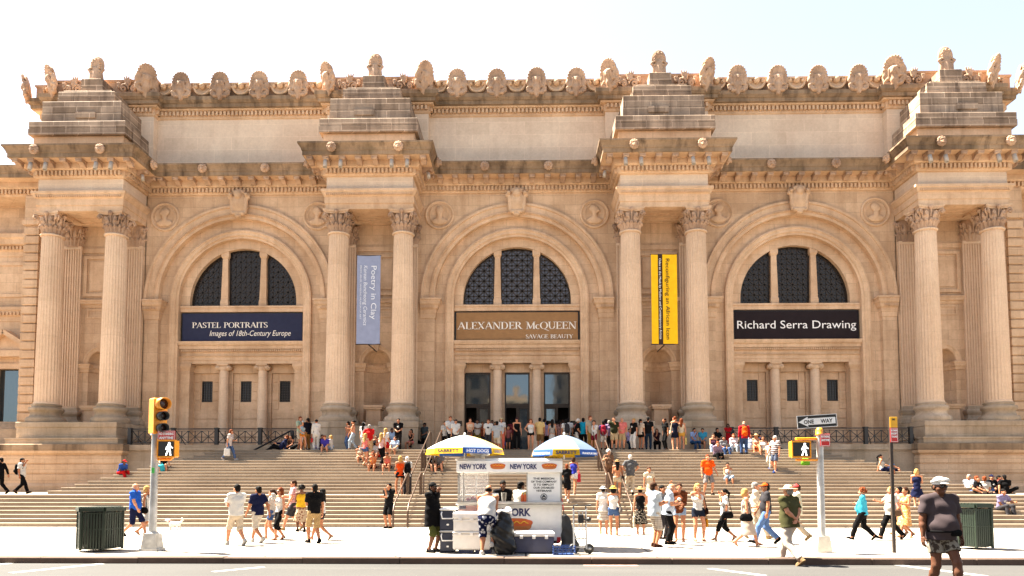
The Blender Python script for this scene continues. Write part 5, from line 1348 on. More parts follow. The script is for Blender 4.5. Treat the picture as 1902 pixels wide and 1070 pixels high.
# coolers
def cooler(px0, px1, y0, y1, Y, depth, body, lid, label, group, lidh=.22, handle=False, name='cooler', wheels=False):
    k = FPX/Y; x0, x1 = x_at(px0, Y), x_at(px1, Y); z0, z1 = EYE-(y1-898)/k, EYE-(y0-898)/k; W_, H_ = x1-x0, z1-z0
    o = empty(name, ((x0+x1)/2, Y, z0), label=label, cat='cooler', group=group); lh = H_*lidh
    mb = MB(); mb.box(-W_/2+.02, W_/2-.02, .01, depth-.01, 0, H_-lh, bev=.03); mb.box(-W_/2+.012, W_/2-.012, .003, depth-.003, H_-lh-.06, H_-lh-.01, bev=.008); b_ = mb.build('tub', body, o)
    mb = MB(); mb.box(-W_/2, W_/2, -.01, depth+.01, H_-lh, H_, bev=.03); mb.box(-W_/2+.05, W_/2-.05, .04, depth-.04, H_, H_+.012, bev=.005); mb.build('lid', lid, o)
    if handle:
        mb = MB(); zz = H_-lh-.03; mb.tube([(-W_*.34, -.02, zz), (-W_*.36, -.06, zz-.05), (-W_*.30, -.07, zz-.16), (W_*.30, -.07, zz-.16), (W_*.36, -.06, zz-.05), (W_*.34, -.02, zz)], .016, 8); mb.build('handle', M_SWH, o)
        mb = MB(); mb.box(-.03, .03, -.004, .004, H_*.22, H_*.30, bev=.01); mb.build('badge', M_SWH, o)
    else:
        for sx in (-.3, .0, .3):
            mb = MB(); mb.box(sx*W_-.04, sx*W_+.04, -.03, .0, H_-lh-.05, H_-lh+.03, bev=.008); mb.build('latch', lid, o)
    if wheels:
        for sx in (-.42, .0, .36):
            mb = MB(); T = Matrix.Translation((sx*W_, .06, -.03)) @ Matrix.Rotation(math.pi/2, 4, 'X'); mb.lathe([(.0001, -.04), (.055, -.04), (.06, 0), (.055, .04), (.0001, .04)], 14, M=T); mb.build('wheel', M_BLK, o)
    return o
M_CNAV = plain('cooler_navy', (.020, .024, .045), .45, var=.15); M_CWHT = plain('cooler_white', (.74, .71, .66), .5, var=.08); M_LIDG = plain('cooler_grey_lid', (.45, .44, .43), .5)
cooler(816, 848, 985, 1025, 17.55, .55, M_CNAV, M_LIDG, 'lower navy cooler of the stack at the left end of the cart', 'navy coolers in a stack', .10, True)
cooler(816, 848, 944.5, 985, 17.55, .55, M_CNAV, M_SWH, 'upper navy cooler of the stack at the left end of the cart', 'navy coolers in a stack', .10, True)
cooler(840, 912, 987, 1021, 17.35, .6, M_CWHT, M_CWHT, 'lower white foam cooler of the stack behind the man in a vest', 'white coolers in a stack', .12)
cooler(841, 911, 952, 987, 17.35, .6, M_CWHT, M_CWHT, 'upper white foam cooler of the stack behind the man in a vest', 'white coolers in a stack', .34)
cooler(953, 1030, 988, 1027, 17.35, .62, plain('cooler_slate_blue', (.04, .045, .085), .45, var=.15), M_CWHT, 'large wheeled slate blue cooler with a white lid before the cart', None, .22, name='wheeled_cooler', wheels=True)
def crate(px0, px1, y0, y1, Y, depth, mat, label, group='plastic crates by the cart'):
    k = FPX/Y; x0, x1 = x_at(px0, Y), x_at(px1, Y); z0, z1 = max(0.0, EYE-(y1-898)/k), EYE-(y0-898)/k; W_, H_ = x1-x0, z1-z0
    o = empty('plastic_crate', ((x0+x1)/2, Y, z0), label=label, cat='crate', group=group)
    for nm, pts in (('front_side', ((-W_/2, 0), (W_/2, 0))), ('back_side', ((-W_/2, depth), (W_/2, depth))), ('end_side', ((-W_/2, 0), (-W_/2, depth))), ('end_side', ((W_/2, 0), (W_/2, depth)))):
        mb = MB(); a, b_ = Vector((*pts[0], 0)), Vector((*pts[1], 0)); L = (b_-a).length; d = (b_-a).normalized(); nn = Vector((d.y, -d.x, 0))
        for z in (.02, H_*.35, H_*.65, H_-.02): mb.bar(a+Vector((0, 0, z)), b_+Vector((0, 0, z)), .03, .02, up=(0, 0, 1))
        m = max(3, int(L/.09))
        for i in range(m+1): p = a.lerp(b_, i/m); mb.bar((p.x, p.y, 0), (p.x, p.y, H_), .022, .018, up=tuple(nn))
        mb.build(nm, mat, o)
    mb = MB(); mb.box(-W_/2, W_/2, 0, depth, .005, .02); mb.build('bottom', mat, o)
M_CRB = plain('crate_blue', (.015, .045, .16), .45); M_CRD = plain('crate_dark_blue', (.015, .025, .08), .45)
crate(853, 878, 1020, 1033, 17.4, .4, M_CRD, 'dark blue crate under the white coolers, left of the man in a vest')
crate(884, 912, 1020, 1033, 17.4, .4, M_CRD, 'dark blue crate under the white coolers, behind the leg of the man in a vest')
crate(1028, 1068, 1014, 1034, 17.0, .45, M_CRB, 'bright blue bottle crate lying by the hand truck wheels')
# black refuse sack with paper rubbish on top
s = SDF((-.36, -.3, -.02), (.36, .36, 1.1), .022)
s.cone((0, .03, .22), (0, .03, .62), .27, .24, k=.1); s.cone((0, .03, .62), (.02, .03, .92), .23, .15, k=.1); s.ell((.12, -.05, .2), (.2, .2, .2), k=.08); s.ell((-.14, -.02, .45), (.17, .2, .3), k=.08)
s.ripple(.016, 19, 22, 13, 3); s.ripple(.010, 41, 37, 29, 5); s.cut((0, 0, .0), (0, 0, -1))
bp = at_y(935, 1030, 17.2); o = empty('refuse_sack', (bp.x, 17.2, 0.0), label='full black refuse sack slumped between the man in a vest and the wheeled cooler', cat='rubbish sack')
sk = inst('sack', sdf_mesh('sack', s, plain('black_polythene', (.006, .006, .0065), .35, spec=.35)), o)
s = SDF((-.25, -.25, -.16), (.25, .25, .18), .018)
for i in range(7): s.ell((rf_.uniform(-.12, .12), rf_.uniform(-.1, .1), rf_.uniform(-.05, .08)), (.08, .07, .06), k=.015)
s.ripple(.012, 40, 44, 47, 2)
o2 = inst('paper_rubbish', sdf_mesh('paper_rubbish', s, M_SWH), None, (bp.x+.02, 17.22, 1.02)); tag(o2, 'crumpled white paper rubbish heaped on the black refuse sack', 'rubbish')
# hand truck, black cover and the pole against the cart
g = at_z(1080, 1030); k = FPX/g.y; zz = lambda y: EYE-(y-898)/k; xx = lambda x: x_at(x, g.y)-g.x
o = empty('hand_truck', (g.x, g.y, 0), label='silver two wheeled hand truck parked at the right end of the cart', cat='hand truck')
mb = MB()
for x in (1066, 1089): mb.tube([(xx(x), .05, .12), (xx(x), .18, zz(950)), (xx(x)+(.02 if x > 1080 else -.02), .19, zz(945))], .022, 8)
for y in (950, 966, 983, 1000, 1016): mb.tube([(xx(1066), .05+.13*(zz(y)-.12)/1.0, zz(y)), (xx(1089), .05+.13*(zz(y)-.12)/1.0, zz(y))], .015, 6)
for x in (1076, 1083): mb.tube([(xx(x), .08, zz(1016)), (xx(x), .18, zz(950))], .012, 6)
mb.build('frame', M_STEEL, o)
for x, d in ((1066, .10), (1089, .12)):
    mb = MB(); mb.tube([(xx(x), .19, zz(946)), (xx(x), .2, zz(940)), (xx(x)+d, .12, zz(938)-.0)], .02, 8); mb.build('handle', M_BLK, o)
mb = MB(); mb.box(xx(1074), xx(1084), .02, .16, zz(972), zz(955), bev=.02); mb.sphere((xx(1094), .08, zz(965)), .06, 10); mb.tube([(xx(1084), .1, zz(965)), (xx(1094), .08, zz(965))], .02, 6); mb.build('bracket', M_BLK, o)
mb = MB(); mb.box(xx(1064), xx(1091), -.24, .03, .02, .035); mb.build('toe_plate', M_STEEL, o)
for x in (1066, 1094):
    mb = MB(); T = Matrix.Translation((xx(x), .14, .125)) @ Matrix.Rotation(math.pi/2, 4, 'X') @ Matrix.Rotation(R(10), 4, 'Y'); mb.lathe([(.0001, -.03), (.06, -.035), (.115, -.045), (.125, -.02), (.125, .02), (.115, .045), (.06, .035), (.0001, .03)], 20, M=T); w_ = mb.build('wheel', M_BLK, o)
    mb = MB(); mb.lathe([(.0001, .031), (.05, .036), (.055, .04), (.0001, .048)], 12, M=T); mb.build('hub', M_STEEL, w_)
s = SDF((-.3, -.2, 0), (.3, .2, 1.0), .022); s.cone((-.10, 0, .12), (-.12, 0, .88), .12, .06, k=.05, flat=((0, 1, 0), 1.4)); s.cone((.13, 0, .10), (-.06, 0, .82), .12, .07, k=.08, flat=((0, 1, 0), 1.4)); s.ripple(.014, 20, 22, 15, 8); s.cut((0, 0, .01), (0, 0, -1))
cp = at_y(1058, 1025, 17.9); tag(inst('black_cover', sdf_mesh('black_cover', s, plain('black_canvas', (.014, .014, .015), .7)), None, (cp.x, 17.9, 0)), 'folded black canvas cover leaning between the cart and the hand truck', 'cover')
o = empty('broom', (cx(1046.5)+CX0, CYF-.05, 0), label='red handled pole leaning on the right corner of the cart', cat='broom'); mb = MB(); mb.tube([(.10, 0, .18), (.0, .04, 1.0)], .014, 8, 0); mb.build('handle', M_BLK, o); mb = MB(); mb.tube([(.0, .04, 1.0), (-.04, .05, 1.32)], .015, 8); mb.build('grip', M_RED, o); mb = MB(); mb.frustum(.0, .2, -.04, .04, .0, .06, .14, -.02, .02, .19); mb.build('brush', M_BLK, o)

# ------------------------------------------------------------------ the far side of the avenue, mirrored in the door glass
def brickwork():
    m, t, b = nodes_of('apartment_brick', .85, spec=.2); uv, pos = pos_uv(t); br = N(t, 'TexBrick', Scale=1.0); t.links.new(uv, br.inputs['Vector']); br.offset = 0.0
    br.inputs['Brick Width'].default_value = 2.6; br.inputs['Row Height'].default_value = 3.2; br.inputs['Mortar Size'].default_value = .62; br.inputs['Mortar Smooth'].default_value = 0.0
    n = noise(t, pos, .4, 5); c = mixc(t, ramp(t, n, [(.3, 0), (.7, 1)]), (.10, .07, .05), (.17, .12, .09))
    t.links.new(mixc(t, br.outputs['Fac'], (.012, .013, .015), c), b.inputs['Base Color']); return m
M_APT = brickwork()
for x0, x1, h, d, lab in ((-40, -6.2, 22, 14, 'tall brown apartment block across the avenue mirrored in the first door'), (-6.0, .6, 15.6, 12, 'low brown house across the avenue mirrored in the middle door'), (5.0, 30, 26, 16, 'pale topped apartment block across the avenue mirrored in the last door')):
    o = empty('apartment_block', ((x0+x1)/2, -22, -.3), 0, lab, 'apartment block', 'blocks across the avenue'); w_ = (x1-x0)/2
    mb = MB(); mb.box(-w_, w_, -d, 0, 0, h-1.0); mb.build('wall', M_APT, o)
    mb = MB(); mb.box(-w_-.3, w_+.3, -d-.3, .5, h-1.0, h-.4); mb.box(-w_+.2, w_-.2, -d+.2, .1, h-.4, h+.3); mb.box(w_*.2, w_*.5, -d*.6, -d*.3, h+.3, h+2.2); mb.build('roof', M_TRIM, o)
# ------------------------------------------------------------------ people
SKIN = {'light': (.42, .20, .115), 'tan': (.33, .145, .075), 'brown': (.12, .052, .028), 'dark': (.095, .040, .021)}
HAIRC = {'black': (.006, .0045, .004), 'brown': (.035, .015, .008), 'red': (.13, .032, .010), 'blonde': (.36, .21, .07), 'grey': (.22, .20, .18), 'white': (.50, .46, .41)}
def skin_mat(n):
    if 'skin_'+n in MATS: return MATS['skin_'+n]
    m, t, b = nodes_of('skin_'+n, .55, spec=.18); tc = N(t, 'TexCoord'); nz = noise(t, tc.outputs['Object'], 14, 4)
    c = SKIN[n]; cc = mixc(t, ramp(t, nz, [(.3, 0), (.7, 1)]), tuple(x*.86 for x in c), (min(1, c[0]*1.08), c[1]*.98, c[2]*.94)); t.links.new(cc, b.inputs['Base Color'])
    b.inputs['Subsurface Weight'].default_value = .08; b.inputs['Subsurface Radius'].default_value = (.02, .008, .004); MATS['skin_'+n] = m; return m
def hair_mat(n):
    k = 'hair_'+n
    if k in MATS: return MATS[k]
    m, t, b = nodes_of(k, .75, spec=.08); tc = N(t, 'TexCoord'); mp = N(t, 'Mapping'); mp.inputs['Scale'].default_value = (60, 60, 9); t.links.new(tc.outputs['Object'], mp.inputs[0]); nz = noise(t, mp.outputs[0], 1.6, 3)
    c = HAIRC[n]; t.links.new(mixc(t, ramp(t, nz, [(.3, 0), (.7, 1)]), tuple(x*.6 for x in c), tuple(min(1, x*1.25) for x in c)), b.inputs['Base Color']); bump(t, b, nz, .6, .01); MATS[k] = m; return m
def patterned(kind, a, c, sc=1.0):
    k = f'{kind}_{a}_{c}_{sc}'
    if k in MATS: return MATS[k]
    m, t, b = nodes_of(kind+'_cloth', .9, spec=.06); tc = N(t, 'TexCoord'); o = tc.outputs['Object']; sp = N(t, 'SeparateXYZ'); t.links.new(o, sp.inputs[0])
    def wave(s_, f, duty):
        q = N(t, 'Math', operation='MULTIPLY'); q.inputs[1].default_value = f; t.links.new(s_, q.inputs[0]); q2 = N(t, 'Math', operation='FRACT'); t.links.new(q.outputs[0], q2.inputs[0]); q3 = N(t, 'Math', operation='LESS_THAN'); q3.inputs[1].default_value = duty; t.links.new(q2.outputs[0], q3.inputs[0]); return q3.outputs[0]
    if kind == 'stripe': f = wave(sp.outputs[2], 11*sc, .5)
    elif kind == 'plaid':
        x = N(t, 'Math', operation='ADD'); t.links.new(sp.outputs[0], x.inputs[0]); t.links.new(sp.outputs[1], x.inputs[1])
        f1, f2 = wave(x.outputs[0], 12*sc, .35), wave(sp.outputs[2], 12*sc, .35); ad = N(t, 'Math', operation='ADD'); t.links.new(f1, ad.inputs[0]); t.links.new(f2, ad.inputs[1]); ml = N(t, 'Math', operation='MULTIPLY'); ml.inputs[1].default_value = .5; t.links.new(ad.outputs[0], ml.inputs[0]); f = ml.outputs[0]
    elif kind == 'camo': f = ramp(t, noise(t, o, 13*sc, 3, .6), [(.47, 0), (.52, 1)])
    else:
        v = N(t, 'TexVoronoi', Scale=11*sc); t.links.new(o, v.inputs['Vector']); f = ramp(t, v.outputs['Distance'], [(.34, 1), (.42, 0)])
    t.links.new(mixc(t, f, tuple(.72*x**1.3 for x in a), tuple(.72*x**1.3 for x in c)), b.inputs['Base Color']); MATS[k] = m; return m
def fab(c):
    if isinstance(c, bpy.types.Material): return c
    return cloth('fabric_%.2f_%.2f_%.2f' % c, tuple(.72*x**1.3 for x in c), .9)

# --- heads, hands, hair, hats and shoes, carved once and shared
def head_geo(h, fem=False):
    s = SDF((-.11, -.15, -.21), (.11, .125, .135), h); w_ = .93 if fem else 1.0
    s.ell((0, .012, .03), (.076, .098, .092), k=.02); s.ell((0, -.03, -.035), (.062*w_, .066, .078), k=.035); s.ell((0, -.056, -.088), (.032*w_, .030, .024), k=.035)
    for sg in (-1, 1):
        s.ell((sg*.045, -.052, -.030), (.024, .026, .022), k=.03); s.ell((sg*.030, -.092, .006), (.018, .014, .012), k=.015, op='d'); s.ell((sg*.030, -.086, .020), (.022, .016, .008), k=.012)
        s.ell((sg*.078, .012, -.008), (.012, .022, .032), k=.008); s.ell((sg*.012, -.108, -.030), (.010, .012, .008), k=.008)
    s.cone((0, -.090, .012), (0, -.114, -.026), .009, .012, k=.012); s.ell((0, -.094, -.060), (.024, .010, .006), k=.006); s.ell((0, -.092, -.071), (.020, .010, .006), k=.006)
    s.cone((0, -.098, -.0655), (0, -.115, -.0655), .003, .003, k=.004, op='d')
    s.cone((0, .012, -.07), (0, .018, -.20), .054 if not fem else .046, .058 if not fem else .048, k=.03)
    V, Q = s.mesh(); mi = np.zeros(len(Q), int)
    c = V[Q].mean(1); lip = (abs(c[:, 0]) < .026) & (c[:, 1] < -.088) & (c[:, 2] < -.052) & (c[:, 2] > -.079); mi[lip] = 1
    brow = (abs(abs(c[:, 0])-.031) < .020) & (c[:, 1] < -.078) & (abs(c[:, 2]-.024) < .0045); mi[brow] = 2
    parts = [(V, Q, mi)]
    for sg in (-1, 1):
        e = SDF((-.02, -.02, -.02), (.02, .02, .02), .004); e.ell((0, 0, 0), (.0125,)*3, k=0); v, q = e.mesh(); m_ = np.full(len(q), 3); cc = v[q].mean(1); m_[(cc[:, 1] < -.009)] = 4
        parts.append((v+np.array([sg*.030, -.082, .006]), q, m_))
    return join(parts)
def join(parts):
    V, Q, M = [], [], []; n = 0
    for v, q, m in parts: V.append(v); Q.append(q+n); M.append(m); n += len(v)
    return np.concatenate(V), np.concatenate(Q), np.concatenate(M)
def hand_geo(h, grip):
    """left hand: wrist at origin, fingers to -z, thumb to -y, palm to -x"""
    s = SDF((-.10, -.085, -.215), (.035, .06, .035), h)
    s.cone((0, 0, .03), (0, 0, -.02), .026, .026, k=.01, flat=((1, 0, 0), 1.3)); s.cone((0, -.018, -.03), (0, -.022, -.085), .018, .014, k=.02); s.cone((0, .014, -.03), (0, .024, -.080), .018, .013, k=.02); s.cone((0, 0, -.02), (0, 0, -.08), .022, .022, k=.02, flat=((1, 0, 0), 1.8))
    for i, (y, L) in enumerate(((-.030, .070), (-.010, .080), (.010, .074), (.028, .058))):
        c = (1.15 if grip else .35)+.06*i; p = np.array([0, y, -.085]); a = .25 if not grip else .7
        for seg, f in ((.44, 1), (.32, 1), (.24, 1)):
            d = np.array([-math.sin(a), y*.6*(0 if grip else 1), -math.cos(a)]); q = p+d*L*seg; s.cone(p, q, .0094-.0008*(seg < .4), .0088-.001*(seg < .3), k=.004); p = q; a += c*.75
    p = np.array([-.004, -.024, -.028]); a = np.array([-.014, -.048, -.058]); b = np.array([-.022, -.054, -.086]) if not grip else np.array([-.042, -.040, -.074])
    s.cone(p, a, .014, .0115, k=.012); s.cone(a, b, .0115, .0085, k=.004)
    V, Q = s.mesh(); return V, Q, np.zeros(len(Q), int)
HEADS = {(f, nr): head_geo(.0062 if nr else .012, f) for f in (False, True) for nr in (True, False)}
HANDS = {(g_, nr): hand_geo(.0046 if nr else .0085, g_) for g_ in (False, True) for nr in (True, False)}
def hair_geo(st):
    s = SDF((-.20, -.17, -.48), (.20, .26, .20), .0085)
    E = lambda *a, **q: s.ell(*a, **q)
    if st in ('short', 'long', 'pony', 'bob', 'bun'): E((0, .022, .045), (.086, .104, .094), k=0)
    if st == 'curly':
        E((0, .03, .05), (.09, .10, .10), k=0)
        rc = random.Random(2)
        for i in range(46):
            a, b = rc.uniform(0, 6.28), rc.uniform(-.5, 1.3); E((.10*math.cos(a)*math.cos(b), .03+.11*math.sin(a)*math.cos(b), .04+.10*math.sin(b)), (.032,)*3, k=.012)
    if st == 'bald':
        E((0, .03, -.01), (.084, .098, .055), k=0); s.cut((0, 0, .035), (0, 0, 1))
    if st == 'short': E((0, .06, -.02), (.076, .062, .075), k=.02)
    if st == 'bob': E((0, .045, -.04), (.105, .085, .11), k=.03)
    if st == 'long':
        for sg in (-1, 1): s.cone((sg*.072, .02, .0), (sg*.085, .01, -.26), .036, .030, k=.03)
        s.cone((0, .07, .0), (0, .10, -.32), .085, .07, k=.03, flat=((0, 1, 0), 1.7))
    if st == 'pony':
        s.cone((0, .11, .05), (0, .16, -.02), .03, .035, k=.02); s.cone((0, .16, -.02), (0, .14, -.24), .036, .016, k=.02)
    if st == 'bun': E((0, .13, .07), (.048, .048, .048), k=.015)
    # face left clear
    E((0, -.110, -.030), (.066, .075, .090), k=.012, op='d')
    if st in ('short', 'pony', 'bun', 'bald'): s.cone((-.2, -.045, -.075), (.2, -.045, -.075), .058, .058, k=.02, op='d')
    s.ripple(.004, 95, 90, 22, 4)
    return s
def hat_geo(st):
    s = SDF((-.24, -.26, -.05), (.24, .24, .20), .008)
    if st == 'cap': s.ell((0, .012, .045), (.090, .108, .092), k=0); s.cut((0, 0, .035), (0, .12, -1)); s.cone((-.035, -.10, .048), (.035, -.10, .048), .045, k=.01, flat=((0, -.2, .98), 5)); s.ell((0, -.135, .042), (.07, .06, .010), k=.012); s.ell((0, .012, .138), (.01, .01, .008), k=.004)
    if st in ('sunhat', 'bucket'):
        R_ = .205 if st == 'sunhat' else .150
        s.ell((0, .012, .05), (.092, .108, .105), k=0); s.cut((0, 0, .04), (0, .1, -1)); s.ell((0, .012, .044), (R_, R_*1.05, .013), k=.02); s.ell((0, .012, .152), (.05, .06, .018), k=.03, op='d')
    if st == 'flatcap': s.ell((0, -.010, .084), (.116, .138, .038), [[1, 0, 0], [0, .975, .22], [0, -.22, .975]], k=0); s.ell((0, -.122, .052), (.07, .05, .011), k=.015); s.cone((0, .01, .035), (0, .01, .06), .090, .092, k=.01); s.cut((0, 0, .032), (0, .05, -1))
    s.ripple(.0015, 60, 60, 60, 1)
    return s
def shoe_geo(st):
    s = SDF((-.07, -.24, -.03), (.07, .12, .15), .0085)
    if st == 'sneaker': s.cone((0, .02, .05), (0, -.13, .035), .050, .040, k=.02); s.cone((0, .035, .03), (0, .035, .075), .046, .046, k=.02); s.cone((0, .05, .012), (0, -.15, .012), .048, .046, k=.01, flat=((0, 0, 1), 1.6))
    else: s.cone((0, .06, .008), (0, -.15, .008), .036, .046, k=.0, flat=((0, 0, 1), 3)); s.cone((-.036, -.07, .03), (.036, -.07, .03), .022, k=.01, flat=((0, 0, 1), 1.4))
    s.cut((0, 0, 0), (0, 0, -1)); return s
HAIRM = {k: sdf_mesh('hair', hair_geo(k), None) for k in ('short', 'long', 'pony', 'bob', 'bun', 'curly', 'bald')}
HATM = {k: sdf_mesh('hat', hat_geo(k), None) for k in ('cap', 'sunhat', 'bucket', 'flatcap')}
SHOEM = {k: sdf_mesh('shoe', shoe_geo(k), None) for k in ('sneaker', 'sandal')}
mb = MB()
for sg in (-1, 1): mb.sphere((sg*.033, -.103, .006), .026, 10, sc=(1, .35, .82)); mb.tube([(sg*.056, -.098, .010), (sg*.080, -.03, .008), (sg*.080, .02, .002)], .0035, 5)
mb.tube([(-.012, -.110, .012), (.012, -.110, .012)], .0035, 5); GLASSM = mb.mesh('sunglasses', [plain('dark_glasses', (.012, .011, .011), .15)])
mb = MB(); mb.lathe([(.0945, .040), (.0965, .042), (.0965, .062), (.0945, .064)], 28, c=(0, .012, 0), sy=1.15); BANDM = mb.mesh('hat_band', [plain('black_band', (.015, .013, .012), .6)])

ARMS = {'down': (.25, .03, -.08), 'swf': (.23, .22, -.04), 'swb': (.25, -.20, -.03), 'hip': (.17, .02, .06), 'face': (.05, .15, .61), 'mouth': (.03, .16, .56), 'hold': (.10, .30, .24), 'low': (.07, .24, .08),
        'cross': (-.10, .20, .26), 'cam': (.07, .22, .64), 'out': (.26, .38, .34), 'up': (.24, .16, .86), 'behind': (.0, -.17, .04), 'strap': (.12, .13, .38), 'knee': (.15, .36, .12), 'lap': (.05, .28, .10), 'chin': (.03, .20, .48), 'prop': (.27, -.26, -.02), 'point': (.34, .42, .42)}
STEP_UP = RISE
POSES = {  # pelvis height, feet (side, forward, up, toe pitch degrees)
    'stand': (.945, (.10, .03, 0, 0), (.11, -.02, 0, 0)), 'ease': (.940, (.14, .06, 0, 0), (.09, -.03, 0, 0)), 'wide': (.925, (.17, .03, 0, 0), (.17, -.02, 0, 0)),
    'walk': (.915, (.07, .33, 0, -14), (.07, -.32, .065, 38)), 'walk2': (.915, (.07, -.32, .065, 38), (.07, .33, 0, -14)), 'amble': (.93, (.08, .20, 0, -6), (.08, -.20, .03, 20)), 'stroll': (.93, (.08, -.20, .03, 20), (.08, .20, 0, -6)),
    'climb': (.98, (.09, .24, .151, 0), (.09, -.14, 0, 22)), 'descend': (.90, (.09, .12, -.151, 0), (.09, -.12, 0, 10)), 'kneeup': (.93, (.10, .0, 0, 0), (.12, .10, .20, 0)),
    'sit': (.115, (.13, .50, -.302, 0), (.13, .46, -.302, 0)), 'sit2': (.115, (.20, .44, -.302, 0), (.10, .56, -.302, 0)), 'bench': (.115, (.13, .46, -.44, 0), (.12, .38, -.44, 0)), 'floor': (.115, (.25, .42, 0, 0), (.22, .34, 0, 0)), 'recline': (.115, (.12, .80, -.15, -20), (.13, .70, -.10, -10))}
ALLP = []
def ik(A, T, l1, l2, pole):
    A, T = Vector(A), Vector(T); d = T-A; L = d.length; mx = (l1+l2)*.995
    if L > mx: d = d*(mx/L); L = mx; T = A+d
    L = max(L, abs(l1-l2)*1.05+1e-3); n = d.normalized(); x = (l1*l1-l2*l2+L*L)/(2*L); hh = math.sqrt(max(0, l1*l1-x*x))
    p = Vector(pole); p = p-n*p.dot(n); p = p.normalized() if p.length > 1e-5 else Vector((1, 0, 0))
    return A+n*x+p*hh, T
def person(pos, h, head, lab, sex='m', pose='stand', aL='down', aR='down', top=('tee', (.6, .6, .6)), bot=('pants', (.05, .05, .06)), shoe=('sneaker', (.03, .03, .03)), hair=('short', 'brown'), skin='light', hat=None, shades=False, lean=0, wt=0.0, hy=0, hp=0, near=None, bags=(), group=None, child=False, tw=0, logo=None):
    X, Y, Z = pos
    if near is None: near = Y < 31.5
    fem = sex == 'f'; k = h/1.75; hk = k if not child else k*1.22
    root = empty('person', (X, Y, Z), R(head), lab, 'person', group)
    rs = np.random.RandomState(len(ALLP)*7+3); ALLP.append(root)
    ph, fL, fR = POSES[pose]; P0 = Vector((0, 0, ph*k)); lam = R(lean)
    Rt = Matrix.Rotation(R(tw), 3, 'Z') @ Matrix.Rotation(lam, 3, 'X')
    tf = lambda o, f_, u: P0 + (Rt @ Vector((o*k, -f_*k, u*k)))
    fwd = Rt @ Vector((0, -1, 0)); upv = Rt @ Vector((0, 0, 1))
    sw_ = (.165 if fem else .190)+.02*wt; hw = .095 if fem else .09
    sh = {s_: tf(s_*sw_, 0, .475) for s_ in (1, -1)}; hip = {s_: P0+Matrix.Rotation(R(tw*.4), 3, 'Z') @ Vector((s_*hw*k, 0, -.02*k)) for s_ in (1, -1)}
    el, wr = {}, {}
    for s_, a in ((1, aL), (-1, aR)):
        o, f_, u = ARMS[a] if isinstance(a, str) else a
        if a in ('down', 'swf', 'swb'): o += .045*wt+(.0 if not fem else -.01)
        pole = Rt @ Vector((s_*(.35 if a not in ('hip',) else 1.0), .7 if a not in ('hip', 'behind') else .2, -.45 if a not in ('cam', 'face', 'mouth', 'up') else -.9))
        el[s_], wr[s_] = ik(sh[s_], tf(s_*o, f_, u), .285*k, .25*k, pole)
    kn, an = {}, {}; FT = {}
    for s_, ft in ((1, fL), (-1, fR)):
        T = Vector((s_*ft[0]*k, -ft[1]*k, ft[2]+.085*k)); tp = ft[3]
        if tp > 5: T.z += .0
        kn[s_], an[s_] = ik(hip[s_], T, .44*k, .43*k, (s_*(.12 if pose != 'floor' else .9), -1, .25)); FT[s_] = tp
    nb = tf(0, -.015, .535); hc = nb+(Rt @ Matrix.Rotation(R(-lean*.5+hp), 3, 'X') @ Vector((0, -.022*k, .128*hk)))
    Hm = Matrix.Translation(hc) @ (Matrix.Rotation(R(tw), 3, 'Z') @ Matrix.Rotation(R(hy), 3, 'Z') @ Matrix.Rotation(R(lean*.35+hp), 3, 'X')).to_4x4() @ Matrix.Scale(hk*.98, 4)
    allp = list(sh.values())+list(el.values())+list(wr.values())+list(kn.values())+list(an.values())+list(hip.values())+[nb]
    lo = [min(p[i] for p in allp)-.24*k for i in range(3)]; hi = [max(p[i] for p in allp)+.22*k for i in range(3)]
    g_ = (.0125 if near else .021); g_ = .0105 if h > 1.83 and Y < 14 else g_
    T3 = lambda v: (v[0], v[1], v[2]); F3 = T3(fwd); b = wt
    cov_t = top and top[0] not in ('none',); slim = -.010; skirted = (bot and bot[0] == 'skirt') or (top and top[0] in ('dress', 'slip'))
    s = SDF(lo, hi, g_)
    A = lambda p, q, ra, rb=None, **kw: s.cone(T3(p), T3(q), ra*k, None if rb is None else rb*k, **kw)
    def torso(s, inf, hem=None, loose=0.0, straps=False):
        A = lambda p, q, ra, rb=None, **kw: s.cone(T3(p), T3(q), (ra+inf)*k, None if rb is None else (rb+inf)*k, **kw)
        ch = .125 if not fem else .112; wa = (.135 if not fem else .108)+.045*b+loose; pe = (.140 if not fem else .150)+.03*b+loose*.7
        cw = .075 if not fem else .055
        A(tf(-cw, .0, .33), tf(cw, .0, .33), ch+.02*b, k=.06*k, flat=(F3, 1.18)); A(tf(0, 0, .30), tf(0, .01*b, .12), ch+.03*b+loose*.5, wa, k=.05*k, flat=(F3, 1.25))
        if hem is None: A(tf(0, 0, .12), tf(0, 0, -.03), wa, pe, k=.05*k, flat=(F3, 1.25))
        else: A(tf(0, .01*b, .14), tf(0, .0, hem), wa, max(wa, pe)+loose*.4, k=.04*k, flat=(F3, 1.22), capb=True)
        if b > .2: s.ell(T3(tf(0, .07*b+.02, .10)), ((.15+.03*b+inf)*k, (.10+.05*b+inf)*k, (.16+inf)*k), k=.06*k)
        if not straps: A(sh[1], sh[-1], .058, k=.04*k)
        else: A(tf(-.11, 0, .40), tf(.11, 0, .40), .055, k=.04*k)
        if fem:
            for q in (-1, 1): s.ell(T3(tf(q*.062, .085, .30)), ((.058+inf)*k,)*3, k=.035*k)
    torso(s, slim if cov_t else 0)
    A(nb, hc+(nb-hc)*.45, .058 if not fem else .048, .052 if not fem else .044, k=.03*k); A(sh[1], nb, .045, .05, k=.04*k); A(sh[-1], nb, .045, .05, k=.04*k)
    m_ = 1+.12*b
